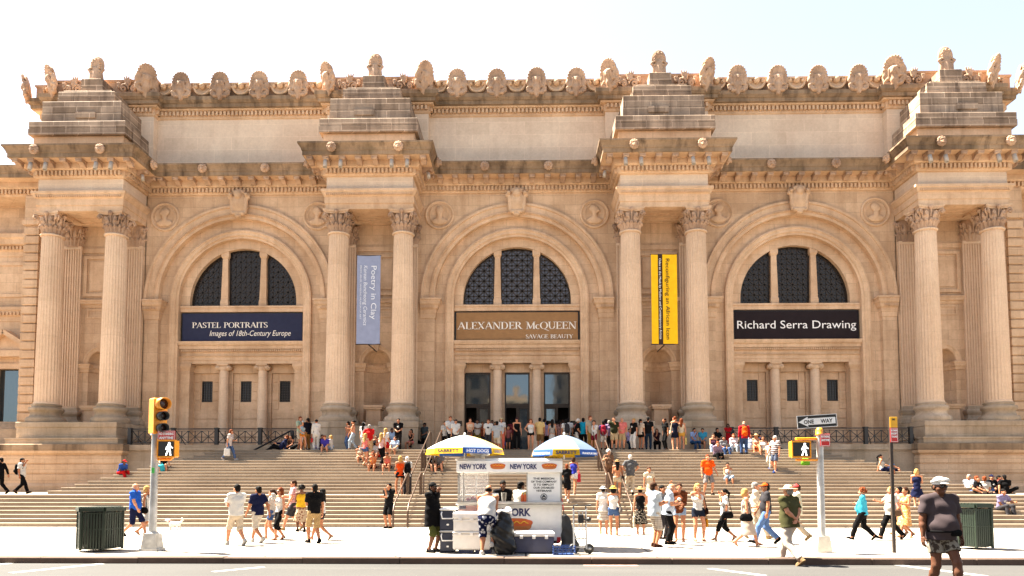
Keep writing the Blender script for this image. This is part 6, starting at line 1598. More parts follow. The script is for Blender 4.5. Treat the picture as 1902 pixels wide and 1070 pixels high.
    for q in (1, -1):
        A(sh[q], el[q], .054*m_ if not fem else .043*m_, .042*m_ if not fem else .036*m_, k=.03*k); A(el[q], el[q].lerp(wr[q], .35), .041*m_ if not fem else .035, .041*m_ if not fem else .035, k=.02*k); A(el[q].lerp(wr[q], .35), wr[q], .041*m_ if not fem else .035, .027 if not fem else .024, k=.02*k)
        A(hip[q], kn[q], (.086 if not skirted else .066)*m_, .056*m_ if not skirted else .046, k=.03*k); c1 = kn[q].lerp(an[q], .30)+(an[q]-kn[q]).cross(Vector((1, 0, 0))).normalized()*.012*k
        A(kn[q], c1, .054*m_, .057*m_, k=.02*k); A(c1, an[q], .056*m_, .036, k=.02*k)
        tp = R(FT[q]); td = Vector((q*.10, -math.cos(tp), -math.sin(tp))).normalized(); dn = td.cross(Vector((1, 0, 0))).normalized()
        if dn.z > 0: dn = -dn
        ball = an[q]+td*.085*k+dn*.052*k; A(an[q], ball, .040, .034, k=.02*k, flat=(T3(dn), 1.1)); A(ball, ball+td*.055*k+dn*.010*k, .034, .022, k=.015*k, flat=(T3(dn), 1.25)); A(an[q]+dn*.02*k, an[q]-td*.035*k+dn*.05*k, .038, .030, k=.02*k)
    V, Q = s.mesh(); parts_ = [(V, Q, np.zeros(len(Q), int))]
    def place(geo, M, flip=False):
        v, q, m = geo; v = v.copy(); q = q.copy()
        if flip: v[:, 0] *= -1; q = q[:, ::-1]
        Mm = np.array(M); parts_.append((v @ Mm[:3, :3].T+Mm[:3, 3], q, m))
    place(HEADS[(fem, near)], Hm)
    for q, a in ((1, aL), (-1, aR)):
        d = (wr[q]-el[q]).normalized(); ref = Vector((0, -1, 0))*abs(d.z)+Vector((0, 0, 1))*(1-abs(d.z))
        if d.z > .3: ref = Vector((-q, 0, 0))*.8+Vector((0, .5, 0))
        if a == 'hip': ref = Vector((0, -1, .2))
        y = -(ref-d*ref.dot(d)).normalized(); z = -d; x = y.cross(z)
        M = Matrix(((x.x, y.x, z.x, wr[q].x), (x.y, y.y, z.y, wr[q].y), (x.z, y.z, z.z, wr[q].z), (0, 0, 0, 1)))
        if q < 0: M = M @ Matrix.Identity(4)
        place(HANDS[(a in ('hold', 'strap', 'cam', 'mouth', 'low', 'out', 'face'), near)], M @ Matrix.Scale(k*(.96 if not fem else .88), 4), flip=(q < 0))
    V, Q, mi = join(parts_)
    lipc = tuple(x*.75 if i else x*.95 for i, x in enumerate(SKIN[skin]))
    body = bpy.data.objects.new('body', raw_mesh('body', V, Q, [skin_mat(skin), plain('lips_'+skin, (SKIN[skin][0]*.85, SKIN[skin][1]*.55, SKIN[skin][2]*.55), .4), hair_mat(hair[1] if hair and hair[1] != 'white' else 'grey'), plain('eye_white', (.7, .68, .64), .2), plain('iris', (.03, .018, .012), .15)], mi))
    COL.objects.link(body); body.parent = root
    def garment(name, s, mat):
        s.ripple(.0065 if near else .004, 30, 26, 19, rs.randint(99)); V, Q = s.mesh()
        o = bpy.data.objects.new(name, raw_mesh(name, V, Q, [fab(mat)])); COL.objects.link(o); o.parent = root; return o
    gg = g_*1.05
    # lower garment
    if bot:
        kind, mat = bot[0], bot[1]; s = SDF(lo, hi, gg); pe = (.148 if not fem else .154)+.035*b
        wst = tf(0, 0, .10)
        def leg_tube(q, fr, r0, r1, cap=True):
            if fr <= 1: s.cone(T3(hip[q]), T3(hip[q].lerp(kn[q], fr)), (r0+.012*b)*k, (r1+.008*b)*k, k=.02*k, capb=cap)
            else:
                s.cone(T3(hip[q]), T3(kn[q]), (r0+.012*b)*k, (.078+.01*b)*k, k=.02*k); e = kn[q].lerp(an[q], fr-1); s.cone(T3(kn[q]), T3(e), (.078+.01*b)*k, r1*k, k=.03*k, capb=True)
        if kind in ('pants', 'shorts', 'capri', 'jeans'):
            s.cone(T3(tf(0, 0, .10)), T3(tf(0, 0, -.03)), (.130+(0 if not fem else -.012)+.045*b)*k, pe*k, k=.03*k, flat=(F3, 1.25))
            if b > .2: s.ell(T3(tf(0, .06*b+.015, .06)), ((.148+.03*b)*k, (.105+.05*b)*k, .13*k), k=.05*k)
            ln = bot[2] if len(bot) > 2 else {'pants': 1.97, 'jeans': 1.97, 'capri': 1.45, 'shorts': .85}[kind]
            for q in (1, -1): leg_tube(q, ln, .102, .094 if kind == 'shorts' else (.060 if kind == 'jeans' else .072))
        else:  # skirt
            ln = bot[2] if len(bot) > 2 else .46; e = tf(0, 0, -ln); kc = (kn[1]+kn[-1])/2; e.y = kc.y*.8; e.x = kc.x*.8; spread = abs(kn[1].y-kn[-1].y)
            s.cone(T3(wst), T3(e), .125*k, ((bot[3] if len(bot) > 3 else .22)+spread*.15)*k, k=.02*k, capb=True, flat=((0, 1, 0), 1.12))
            if pose in ('sit', 'sit2', 'bench', 'floor', 'recline'):
                for q in (1, -1): leg_tube(q, .9, .105, .095)
        garment('skirt' if kind == 'skirt' else ('shorts' if kind == 'shorts' else 'trousers'), s, mat)
    # upper garment
    if top and top[0] != 'none':
        kind, mat = top[0], top[1]; s = SDF(lo, hi, gg); A = lambda p, q, ra, rb=None, **kw: s.cone(T3(p), T3(q), ra*k, None if rb is None else rb*k, **kw)
        hem = {'tee': -.09, 'polo': -.07, 'tank': -.02, 'shirt': -.12, 'long': -.10, 'jacket': -.30, 'dress': -.10, 'slip': -.10}[kind]
        loose = {'tee': .018, 'polo': .014, 'tank': .004, 'shirt': .026, 'long': .014, 'jacket': .045, 'dress': .0, 'slip': .0}[kind]
        if pose in ('sit', 'sit2', 'bench', 'floor', 'recline'): hem = max(hem, -.06)
        torso(s, .013, hem, loose, straps=kind in ('tank', 'slip'))
        if kind in ('tank', 'slip'):
            for q in (1, -1): A(tf(q*.095, .05, .40), tf(q*.075, 0, .515), .030, .022, k=.02*k); A(tf(q*.095, -.05, .38), tf(q*.075, 0, .515), .030, .022, k=.02*k)
        else:
            for q in (1, -1):
                r0 = .071 if not fem else .060
                if kind in ('long', 'jacket'):
                    e = el[q].lerp(wr[q], .93); A(sh[q], el[q], r0+.006, .058, k=.03*k); A(el[q], e, .058, .046 if kind == 'long' else .058, k=.02*k, capb=True)
                else: A(sh[q], sh[q].lerp(el[q], .72 if kind != 'dress' else .45), r0, r0+(.008 if not fem else .004), k=.03*k, capb=True)
                A(sh[q], nb, .052, .058, k=.04*k)
        if kind in ('dress', 'slip'):
            ln = top[2] if len(top) > 2 else .46; e = tf(0, 0, -ln); kc = (kn[1]+kn[-1])/2; e.y = kc.y*.8; e.x = kc.x*.8; spread = abs(kn[1].y-kn[-1].y)
            A(tf(0, 0, .10), e, .122+.03*b, .205+spread*.22+.03*b, k=.03*k, capb=True, flat=((0, 1, 0), 1.12))
        if kind in ('polo', 'shirt', 'jacket'): A(nb+upv*-.005*k, nb+upv*.035*k, .066, .064, k=.01*k)
        s.cone(T3(nb+fwd*.05*k+upv*.03*k), T3(nb+fwd*.10*k+upv*(-.02 if kind not in ('tank', 'slip') else -.06)*k), .045*k, .03*k, k=.01*k, op='d')
        o = garment({'jacket': 'jacket', 'dress': 'dress', 'slip': 'dress'}.get(kind, 'shirt'), s, mat)
        if logo == 'tie':
            mb = MB(); c_ = tf(0, .172, .34); M = Matrix.Translation(c_) @ Rt.to_4x4(); mb.frustum(-.035, .035, .0, .03, -.30, -.075, .075, -.02, .02, .12); mb.build('white_shirt', fab(W1), root); mb = MB(); mb.frustum(-.028, .028, -.018, .01, -.28, -.018, .018, -.036, .0, .11, 0, M); mb.build('tie', patterned('stripe', (.05, .04, .08), (.5, .48, .46), 3), root)
            for v_ in root.children:
                if v_.name.startswith('white_shirt'): v_.matrix_local = M
        elif logo:
            mb = MB(); c_ = tf(0, (.124 if not fem else .142)+.035*b, .31); M = Matrix.Translation(c_) @ Rt.to_4x4()
            mb.lathe([(.0001, -.004), (.045, -.004), (.05, .02), (.0001, .02)], 14, M=M @ Matrix.Rotation(math.pi/2, 4, 'X'), sx=1.2); mb.build('shirt_print', fab(logo), root)
    # shoes
    if shoe:
        for q in (1, -1):
            tp = R(FT[q]); M = Matrix.Translation(an[q]) @ Matrix.Rotation(q*R(5), 4, 'Z') @ Matrix.Rotation(tp, 4, 'X') @ Matrix.Translation((0, -.005*k, -.085*k)) @ Matrix.Scale(k*(1.0 if not fem else .92), 4)
            o = inst('shoe', SHOEM[shoe[0]], root, m=fab(shoe[1])); o.matrix_local = M
    if hair:
        o = inst('hair', HAIRM[hair[0]], root, m=hair_mat(hair[1])); o.matrix_local = Hm
    if hat:
        o = inst('hat', HATM[hat[0]], root, m=fab(hat[1])); o.matrix_local = Hm
        if hat[0] in ('sunhat',): o2 = inst('hat_band', BANDM, o)
    if shades:
        o = inst('sunglasses', GLASSM, root); o.matrix_local = Hm
    # bags and other held things stay things of their own
    RW = Matrix.Translation((X, Y, Z)) @ Matrix.Rotation(R(head), 4, 'Z')
    for bg_ in bags:
        kind, col, bl = bg_[0], bg_[1], bg_[2]; side = bg_[3] if len(bg_) > 3 else 1
        def root_at(name, p, cat):
            o = empty(name, (RW @ p)[:], R(head), bl, cat); return o
        if kind == 'shoulder':
            p = tf(side*.25, -.02, .02); o = root_at('shoulder_bag', p, 'bag'); s = SDF((-.14, -.22, -.24), (.14, .22, .12), .013)
            s.cone((0, -.09, -.09), (0, .09, -.09), .085, .085, k=.02, flat=((1, 0, 0), 1.7)); s.cone((0, -.08, -.03), (0, .08, -.03), .065, k=.05, flat=((1, 0, 0), 1.7)); s.ripple(.005, 25, 25, 25, 3)
            inst('bag_body', sdf_mesh('bag_body', s, fab(col)), o)
            mb = MB(); top_ = sh[side]+Vector((0, 0, .07*k))-p; mb.tube([(0, -.12, .0), (top_.x*.7, -.075, top_.z*.6), (top_.x-side*.03, 0, top_.z), (top_.x*.7, .075, top_.z*.6), (0, .12, .0)], .011, 6); mb.build('strap', fab(col), o)
        elif kind == 'backpack':
            p = tf(0, -.22, .26); o = root_at('backpack', p, 'backpack'); s = SDF((-.2, -.16, -.28), (.2, .16, .28), .014)
            s.cone((0, 0, -.12), (0, 0, .12), .155, .135, k=.03, flat=((0, 1, 0), 1.5)); s.ell((0, .09, -.09), (.11, .06, .10), k=.02); s.ripple(.004, 25, 25, 25, 3)
            inst('bag_body', sdf_mesh('bag_body', s, fab(col)), o)
            for q in (-1, 1):
                mb = MB(); mb.tube([(q*.08, -.09, .20), (q*.10, -.17*k, .27), (q*.115, -.30, .20), (q*.12, -.33, .05), (q*.13, -.20, -.12), (q*.10, -.08, -.16)], .016, 6); mb.build('strap', fab(col), o)
        elif kind in ('tote', 'hand'):
            p = wr[side]+Vector((0, 0, -.10*k)); o = root_at('tote_bag' if kind == 'tote' else 'handbag', p, 'bag'); w_, hh = (.17, .34) if kind == 'tote' else (.13, .20)
            s = SDF((-.12, -.25, -.60), (.12, .25, .05), .014); [s.cone((0, -w_*f, -.17), (0, -w_*f*1.15, -.10-hh), .055, k=.04, flat=((1, 0, 0), 1.5)) for f in (-.6, -.2, .2, .6)]; s.ripple(.006, 22, 22, 22, 3)
            inst('bag_body', sdf_mesh('bag_body', s, fab(col)), o)
            mb = MB(); mb.tube([(0, -.07, -.10), (0, -.03, .01), (0, .03, .01), (0, .07, -.10)], .009, 6); mb.build('strap', fab(col), o)
        elif kind == 'paper':
            p = wr[side]+(wr[side]-el[side]).normalized()*.10*k; o = root_at('paper_wrapper', p, 'wrapper'); s = SDF((-.10, -.10, -.08), (.10, .10, .14), .012); s.cone((0, 0, -.04), (.01, -.02, .09), .05, .055, k=.02); s.ell((.04, .02, .03), (.05, .04, .05), k=.02); s.ripple(.008, 40, 40, 40, 1); inst('paper', sdf_mesh('paper', s, fab(col)), o)
        elif kind == 'fanny':
            p = tf(side*.08, .165+.05*b, .01); o = root_at('waist_bag', p, 'bag'); s = SDF((-.15, -.10, -.10), (.15, .10, .10), .010); s.cone((-.05, 0, 0), (.05, .01, 0), .055, k=.02, flat=((0, 1, 0), 1.5)); inst('bag_body', sdf_mesh('bag_body', s, fab(col)), o)
            mb = MB(); n_ = 24; mb.tube([(-side*.08*k+.205*k*math.cos(2*math.pi*i/n_), .14*k+.03*b*k+.19*k*math.sin(2*math.pi*i/n_), .02) for i in range(n_+1)], .018, 6); mb.build('belt', fab(col), o)
    return root
W1, W2, BK, NV, KH, BG, DN, LD = (.70, .685, .66), (.56, .54, .51), (.016, .015, .017), (.024, .03, .085), (.46, .34, .19), (.60, .52, .42), (.10, .16, .30), (.34, .43, .56)
GR, DG, PK, RD, OR, YL, TQ, LB, LV, PU = (.30, .30, .31), (.075, .072, .08), (.72, .26, .24), (.55, .03, .03), (.78, .13, .025), (.75, .48, .05), (.06, .42, .55), (.48, .58, .72), (.48, .40, .56), (.12, .09, .24)
def G(x, y): return tuple(at_z(x, y, 0.0))
def S(x, k, dy=.2): yy = step_y(k)+dy; return (x_at(x, yy), yy, k*RISE)
def Ld(x, dy=.3): yy = step_y(23)+dy; return (x_at(x, yy), yy, 23*RISE)
def Lg(x, y_): return (x_at(x, 40.05), 40.05, 3.92)     # seated on the ledge of a pedestal
SN, SD = 'sneaker', 'sandal'
# --- on the pavement and the road
tan = dict(skin='tan')
person((at_y(1744, 900, 11.55).x, 11.55, -.11), 1.93, 6, 'large man in a white flat cap, grey tee and patterned shorts crossing the road', pose='amble', aL='down', aR='down', top=('tee', (.125, .10, .105)), bot=('shorts', patterned('camo', (.11, .09, .075), (.36, .33, .28), 1.0), .62), hair=('bald', 'black'), skin='dark', hat=('flatcap', (.95, .94, .92)), shades=True, wt=1.0, bags=[('fanny', BK, 'black waist bag strapped round the large man in a white flat cap', 1)], hp=2, shoe=(SN, W2))
person(G(249, 996), 1.74, 92, 'older man in a bright blue polo and navy shorts passing the traffic light', pose='walk', aL='down', aR='swf', top=('polo', (.04, .16, .55)), bot=('shorts', NV, 1.02), hair=('bald', 'grey'), wt=.6, shoe=(SN, BK))
person(G(271, 994), 1.66, 95, 'blonde woman in white walking behind the blue polo man, hand at her face', 'f', 'walk2', aL='face', aR='down', top=('tank', W1), bot=('skirt', W1, .42), hair=('bob', 'blonde'), skin='tan', shoe=(SD, BK), bags=[('shoulder', BK, 'black bag of the blonde woman behind the traffic light pole', -1)])
person(G(438, 1013), 1.72, -128, 'stout man in a white tee and cream shorts seen from behind, holding paper', pose='walk', aL='hold', aR='hold', top=('tee', W1), bot=('shorts', BG, 1.12), hair=('short', 'black'), wt=.75, shoe=(SN, W2), bags=[('paper', W1, 'white paper wrapper in the hand of the stout man in white', 1)])
person(G(478, 1008), 1.66, -122, 'man in a navy tee and long cream shorts with white trainers', pose='walk2', aL='swf', aR='swb', top=('tee', NV), bot=('shorts', (.62, .57, .5), 1.15), hair=('short', 'black'), skin='tan', wt=.35, shoe=(SN, W2))
person(G(519, 1003), 1.60, -38, 'woman with sunglasses in a white vest top and black cropped trousers', 'f', 'amble', aL='down', aR='strap', top=('tank', W1), bot=('capri', BK, 1.38), hair=('long', 'red'), shades=True, shoe=(SD, BK), bags=[('paper', W2, 'white scarf held at the shoulder of the woman in black cropped trousers', -1)])
person(G(504, 1001), 1.55, -85, 'girl half hidden behind the woman in black cropped trousers', 'f', 'stroll', aL='hold', aR='hold', top=('tee', W2), bot=('shorts', DN, .6), hair=('pony', 'brown'), shoe=(SD, KH), bags=[('paper', W1, 'white food wrapper carried by the half hidden girl', 1)])
person(G(544, 985), 1.86, -62, 'tall man in a red plaid shirt and sunglasses, dark shorts', pose='walk', aL='swf', aR='hold', top=('shirt', patterned('plaid', (.62, .50, .50), (.50, .05, .07), 1.3)), bot=('shorts', DG, .95), hair=('short', 'brown'), shades=True, shoe=(SN, KH))
person(G(559, 988), 1.66, -150, 'woman in a yellow top and patterned beige skirt with curly dark hair', 'f', 'amble', aL='hold', aR='hold', top=('tank', YL), bot=('skirt', patterned('floral', (.56, .44, .32), (.25, .10, .06), 1.3), .52, .24), hair=('curly', 'black'), skin='brown', shoe=(SN, BK), wt=.4)
person(G(583, 1009), 1.71, -142, 'man in a black polo and khaki shorts with an arm stretched forward', pose='amble', aL='hold', aR='down', top=('polo', BK), bot=('shorts', KH, 1.05), hair=('short', 'black'), skin='tan', wt=.35, shoe=(SN, BK))
person(G(597, 1003), 1.58, -88, 'dark haired woman in a white top and short dark shorts behind the black polo man', 'f', 'walk2', aL='down', aR='down', top=('tank', W1), bot=('shorts', DG, .45), hair=('long', 'black'), skin='tan', shoe=(SD, KH))
person(G(722, 981.5), 1.72, -22, 'young man in black leaning at the foot of the handrail, arms folded', pose='stand', aL='cross', aR='chin', top=('tee', BK), bot=('shorts', BK, .95), hair=('short', 'black'), skin='tan', shoe=(SN, BK), logo=W2)
person(G(803, 1026), 1.74, 62, 'man in a long black coat, olive shorts and black cap eating by the coolers', pose='stand', aL='mouth', aR='mouth', top=('jacket', BK), bot=('shorts', (.13, .14, .05), 1.2), hair=('short', 'black'), skin='brown', hat=('cap', BK), wt=.5, shoe=(SN, BK))
person((x_at(903, 16.95), 16.95, 0), 1.74, 168, 'man in a white vest and navy floral shorts at the cart, seen from behind', pose='kneeup', aL='hold', aR='hold', top=('tank', W1), bot=('shorts', patterned('floral', (.02, .028, .085), (.55, .56, .60), 1.0), 1.18), hair=('bald', 'black'), skin='tan', lean=20, wt=1.05, hp=18, shoe=(SN, W2))
person((x_at(934, 20.15), 20.15, 0), 1.80, 12, 'man in a dark suit and striped tie standing behind the cart counter', top=('jacket', (.03, .026, .032)), aL='low', aR='low', bot=('pants', BK), hair=('short', 'black'), skin='brown', shoe=(SN, BK), logo='tie', hp=8)
person((x_at(960, 19.98), 19.98, 0), 1.78, 130, 'cart vendor in a white shirt and dark cap bending over the counter', top=('shirt', W2), aL='low', aR='hold', bot=('pants', DG), hair=('short', 'black'), skin='brown', hat=('cap', BK), lean=14, wt=.5, shoe=(SN, BK))
person(G(1121, 993), 1.62, 176, 'woman in a white blouse, striped skirt and white hat, seen from behind', 'f', aL='down', aR='down', top=('shirt', W1), bot=('skirt', patterned('stripe', (.68, .66, .62), (.35, .28, .22), 1.8), .40), hair=('short', 'black'), hat=('bucket', W1), shoe=(SD, W1), bags=[('shoulder', BK, 'black shoulder bag of the woman in a striped skirt', -1)])
person(G(1140, 995), 1.63, 168, 'girl in a yellow hat, white top and denim shorts, seen from behind', 'f', aL='hold', aR='hold', top=('tank', W1), bot=('shorts', DN, .5), hair=('bob', 'black'), skin='tan', hat=('bucket', (.72, .58, .18)), shoe=(SD, W1), bags=[('shoulder', (.22, .19, .17), 'slouchy grey bag of the girl in a yellow hat', -1)])
person(G(1190, 993), 1.60, 172, 'woman with a straw hat, black top and black flowered skirt, from behind', 'f', aL='down', aR='strap', top=('tank', BK), bot=('skirt', patterned('floral', (.018, .017, .016), (.50, .45, .38), 2.2), .54, .26), hair=('short', 'black'), hat=('sunhat', (.62, .46, .24)), shoe=(SD, KH), bags=[('tote', (.62, .55, .44), 'cream tote bag hanging beside the black flowered skirt', 1)])
person(G(1216, 1016), 1.74, 112, 'man in a pale blue shirt and plaid shorts facing the white haired man', pose='stand', aL='hold', aR='hold', top=('shirt', (.58, .64, .70)), bot=('shorts', patterned('plaid', (.62, .58, .52), (.28, .20, .16), 1.5), 1.02), hair=('short', 'brown'), skin='tan', wt=.4, shoe=(SN, (.09, .04, .025)))
person(G(1241, 1011), 1.73, 84, 'white haired man in a pale blue shirt and black trousers, head bowed', pose='ease', aL='hold', aR='hold', top=('shirt', (.52, .58, .68)), bot=('pants', BK), hair=('bald', 'white'), lean=8, hp=16, wt=.3, shoe=(SN, BK))
person(G(1231, 1001), 1.66, 40, 'dark haired woman raising one hand behind the white haired man', 'f', aL='up', aR='down', top=('tee', GR), bot=('pants', DG), hair=('short', 'black'), skin='tan')
person(G(1263, 1006), 1.72, -14, 'young woman in a brown cardigan, white top and tiny denim shorts', 'f', aL='low', aR='hold', top=('long', (.20, .075, .035)), bot=('shorts', LD, .35), hair=('pony', 'brown'), skin='tan', shoe=(SD, BK), logo=W1)
person(G(1297, 1005), 1.72, 4, 'blonde woman with sunglasses, white vest top and dark denim shorts, hand at mouth', 'f', 'ease', aL='down', aR='mouth', top=('tank', W1), bot=('shorts', (.035, .045, .07), .48), hair=('long', 'blonde'), skin='light', shades=True, shoe=(SD, (.3, .12, .06)), bags=[('shoulder', (.05, .025, .018), 'dark brown bag on the shoulder of the blonde woman in sunglasses', 1), ('hand', (.62, .33, .03), 'mustard yellow purse hanging from the hand of the blonde woman', 1)])
person(G(1347, 1005), 1.58, -90, 'woman in a white tee and black cropped trousers with hand to her face', 'f', 'walk', aL='down', aR='face', top=('tee', W1), bot=('capri', BK, 1.45), hair=('pony', 'black'), skin='tan', shades=True, shoe=(SD, KH), bags=[('shoulder', BK, 'black bag behind the woman in a white tee and cropped trousers', 1)])
person(G(1386, 1015), 1.60, 82, 'woman with short ginger hair in a sleeveless pale grey dress', 'f', 'walk', aL='hold', aR='down', top=('slip', (.52, .44, .38), .58), bot=None, hair=('bob', 'blonde'), wt=.35, shoe=(SD, (.30, .14, .07)), bags=[('shoulder', BK, 'black tote bag beside the woman in a pale grey dress', -1)])
person(G(1405, 1001), 1.78, 75, 'grey haired man in a cream shirt and cream trousers behind the capped man', pose='walk2', aL='swb', aR='hold', top=('long', (.64, .56, .46)), bot=('pants', BG), hair=('short', 'grey'), wt=.4, shoe=(SN, KH))
person(G(1424, 1010), 1.76, -96, 'man in an orange cap, charcoal polo and blue jeans striding past', pose='walk', aL='down', aR='swf', top=('polo', DG), bot=('pants', (.16, .25, .45)), hair=('short', 'black'), skin='tan', hat=('cap', (.70, .16, .03)), wt=.3, shoe=(SN, BK))
gp = at_z(1469, 1049, -.14)
person(tuple(gp), 1.85, -152, 'man in an olive shirt and straw hat walking in the road, hands behind back', pose='walk2', aL='behind', aR='behind', top=('shirt', (.135, .13, .065)), bot=('pants', (.62, .54, .47)), hair=('short', 'grey'), hat=('sunhat', (.66, .52, .36)), lean=3, wt=.7, shoe=(SN, (.36, .25, .15)))
person(G(1482, 1004), 1.72, -100, 'person in a red cap and pale shirt hidden behind the olive shirt man', pose='walk', top=('shirt', (.62, .60, .48)), bot=('pants', BG), hat=('cap', (.55, .10, .10)), hair=('short', 'brown'), shoe=(SN, KH))
person(G(1604, 1003), 1.60, -118, 'woman in a loose turquoise shirt and black trousers with auburn hair', 'f', 'walk', aL='cross', aR='cross', top=('long', (.10, .50, .66)), bot=('pants', BK), hair=('curly', 'red'), wt=.8, shoe=(SN, BK))
person(G(1657, 1002), 1.64, -88, 'woman in a white blouse and black trousers passing the dark street post', 'f', 'walk2', aL='swb', aR='out', top=('shirt', W2), bot=('pants', BK), hair=('short', 'blonde'), wt=.6, shoe=(SN, BK), bags=[('shoulder', (.20, .13, .09), 'brown bag of the woman in a white blouse beside the street post', 1)])
person(G(1684, 999), 1.62, -72, 'young woman in an orange and cream sun dress behind the white blouse', 'f', 'walk', aL='hold', aR='low', top=('slip', patterned('floral', (.72, .40, .16), (.70, .60, .40), 1.6), .50), bot=None, hair=('pony', 'brown'), skin='tan', shoe=(SD, KH))
person(G(1672, 993), 1.62, -80, 'dark haired girl squeezed behind the woman in a white blouse', 'f', 'stroll', top=('tee', PK), bot=('skirt', (.5, .26, .16), .45), hair=('long', 'black'), skin='tan', shoe=(SD, KH))
# --- on the lower flight and the half landing
person(S(743, 8, .5), 1.70, -152, 'blonde woman in an orange top and black shorts by the handrail', 'f', 'ease', aL='hold', aR='hold', top=('slip', OR, .02), bot=('shorts', BK, .35), hair=('bob', 'blonde'), skin='tan', shoe=(SD, KH))
person(S(756, 8, .9), 1.68, -165, 'white haired woman in a white shirt behind the orange top', 'f', aL='hold', aR='hold', top=('shirt', W1), bot=('pants', DG), hair=('short', 'white'), shoe=(SN, BK), bags=[('backpack', BK, 'black rucksack on the white haired woman by the handrail')])
person(S(1066, 8, .4), 1.62, 150, 'woman in a royal blue vest top and white shorts behind the cart', 'f', 'climb', aL='hold', aR='hold', top=('tank', (.07, .08, .42)), bot=('shorts', W1, .5), hair=('bob', 'brown'), skin='tan', shoe=(SD, W1), bags=[('tote', (.60, .06, .10), 'red striped tote bag of the woman in royal blue', -1)])
person(S(1053, 6), 1.58, 165, 'ginger person in black with a black bag beside the royal blue top', 'f', 'climb', aL='hold', aR='low', top=('tee', BK), bot=('shorts', BK, .9), hair=('short', 'red'), skin='tan', shoe=(SN, W2), bags=[('shoulder', BK, 'large black bag carried by the ginger person behind the cart', 1)])
person(S(1131, 11), 1.66, 8, 'white haired woman in brown coming down beside the handrail', 'f', 'descend', aL='down', aR='out', top=('tee', (.24, .15, .10)), bot=('pants', (.20, .12, .08)), hair=('curly', 'white'), wt=.6, shoe=(SN, BK))
person(S(1147, 7), 1.62, 172, 'woman in a straw trilby and skimpy top climbing with a black bag', 'f', 'climb', aL='strap', aR='down', top=('tank', (.58, .30, .18)), bot=('shorts', (.60, .52, .40), .5), hair=('long', 'black'), skin='tan', hat=('bucket', (.50, .34, .18)), shoe=(SD, KH), bags=[('shoulder', BK, 'round black bag of the woman in a straw trilby', -1)])
person(S(1171, 8, .4), 1.74, 178, 'white haired man with hands on hips, grey shirt and cream trousers', pose='ease', aL='hip', aR='hip', top=('shirt', (.17, .17, .175)), bot=('pants', BG), hair=('short', 'white'), wt=.25, shoe=(SN, BK))
person(S(1206, 5), 1.68, 4, 'young woman in a cream dress coming down the steps', 'f', 'descend', top=('dress', (.64, .55, .43), .48), bot=None, hair=('pony', 'brown'), skin='tan', shoe=(SD, KH))
person(S(1315, 8, .35), 1.76, 6, 'man in a bright orange tee and grey plaid shorts standing on the steps', pose='wide', aL=(.36, .10, .0), aR='down', top=('tee', (.85, .16, .02)), bot=('shorts', patterned('plaid', (.36, .33, .32), (.14, .12, .13), 1.5), .98), hair=('short', 'red'), wt=.5, shoe=(SN, BK))
person(S(1352, 12), 1.66, -4, 'woman in sunglasses and white seated low on the steps, holding a drink', 'f', 'sit', aL='chin', aR='knee', top=('tank', W2), bot=('jeans', LD, 1.2), hair=('bun', 'black'), skin='tan', shades=True, shoe=(SD, BK), near=True)
person(S(1703, 4), 1.66, 150, 'blonde woman in a navy dress climbing the steps near the podium', 'f', 'climb', aL='hold', aR='hold', top=('slip', NV, .36), bot=None, hair=('bob', 'blonde'), skin='light', shoe=(SD, W1))
person(S(1857, 4, .3), 1.72, 14, 'man in a lilac printed tee and dark trousers seated on the lower steps', pose='sit', aL='out', aR='lap', top=('tee', (.30, .27, .42)), bot=('pants', DG), hair=('short', 'black'), skin='tan', shoe=(SD, KH), logo=W1, lean=14)
sp = lambda x, y_: (x_at(x, y_), y_, 8*RISE)
person(sp(1800, 33.0), 1.74, -60, 'fair haired man in a pale shirt sitting up among the group by the podium', pose='floor', aL='knee', aR='prop', top=('shirt', (.42, .46, .52)), bot=('pants', DN), hair=('short', 'grey'))
person(sp(1815, 32.4), 1.50, 30, 'boy in a black and white tee beside the man in a pale shirt', pose='floor', aL='knee', aR='knee', top=('tee', BK), bot=('shorts', DG), hair=('short', 'red'), logo=W1, child=True)
person(sp(1829, 32.5), 1.48, 150, 'ginger child in a white top sitting with the podium group', pose='floor', top=('tee', W2), bot=('shorts', DN), hair=('short', 'red'), child=True)
person(sp(1842, 33.1), 1.72, 10, 'man in a dark cap and black tee sitting against the podium', pose='floor', aL='knee', aR='lap', top=('tee', BK), bot=('shorts', DG), hair=('short', 'black'), hat=('cap', NV), logo=W2)
person(sp(1866, 32.6), 1.70, 158, 'man in a black tee with his back turned in the podium group', pose='floor', aL='prop', aR='knee', top=('tee', BK), bot=('pants', BK), hair=('short', 'black'), skin='tan')
person(sp(1856, 33.5), 1.66, 40, 'dark haired woman mostly hidden behind the black tee in the podium group', 'f', 'floor', top=('tee', (.40, .12, .10)), bot=('pants', BK), hair=('short', 'black'), skin='tan')
person((x_at(40, 33.4), 33.4, 8*RISE), 1.74, 95, 'man in a white shirt and black trousers walking past the left podium, hand raised', pose='walk2', aL='face', aR='down', top=('shirt', W1), bot=('pants', BK), hair=('short', 'black'), skin='tan', shoe=(SN, BK), near=True, bags=[('backpack', BK, 'black rucksack on the man walking past the left podium')])
person((x_at(0, 33.0), 33.0, 8*RISE), 1.74, -92, 'figure in black leaving at the left edge by the podium', pose='walk', aL='swf', aR='swb', top=('long', BK), bot=('pants', BK), hair=('short', 'black'), shoe=(SN, BK))
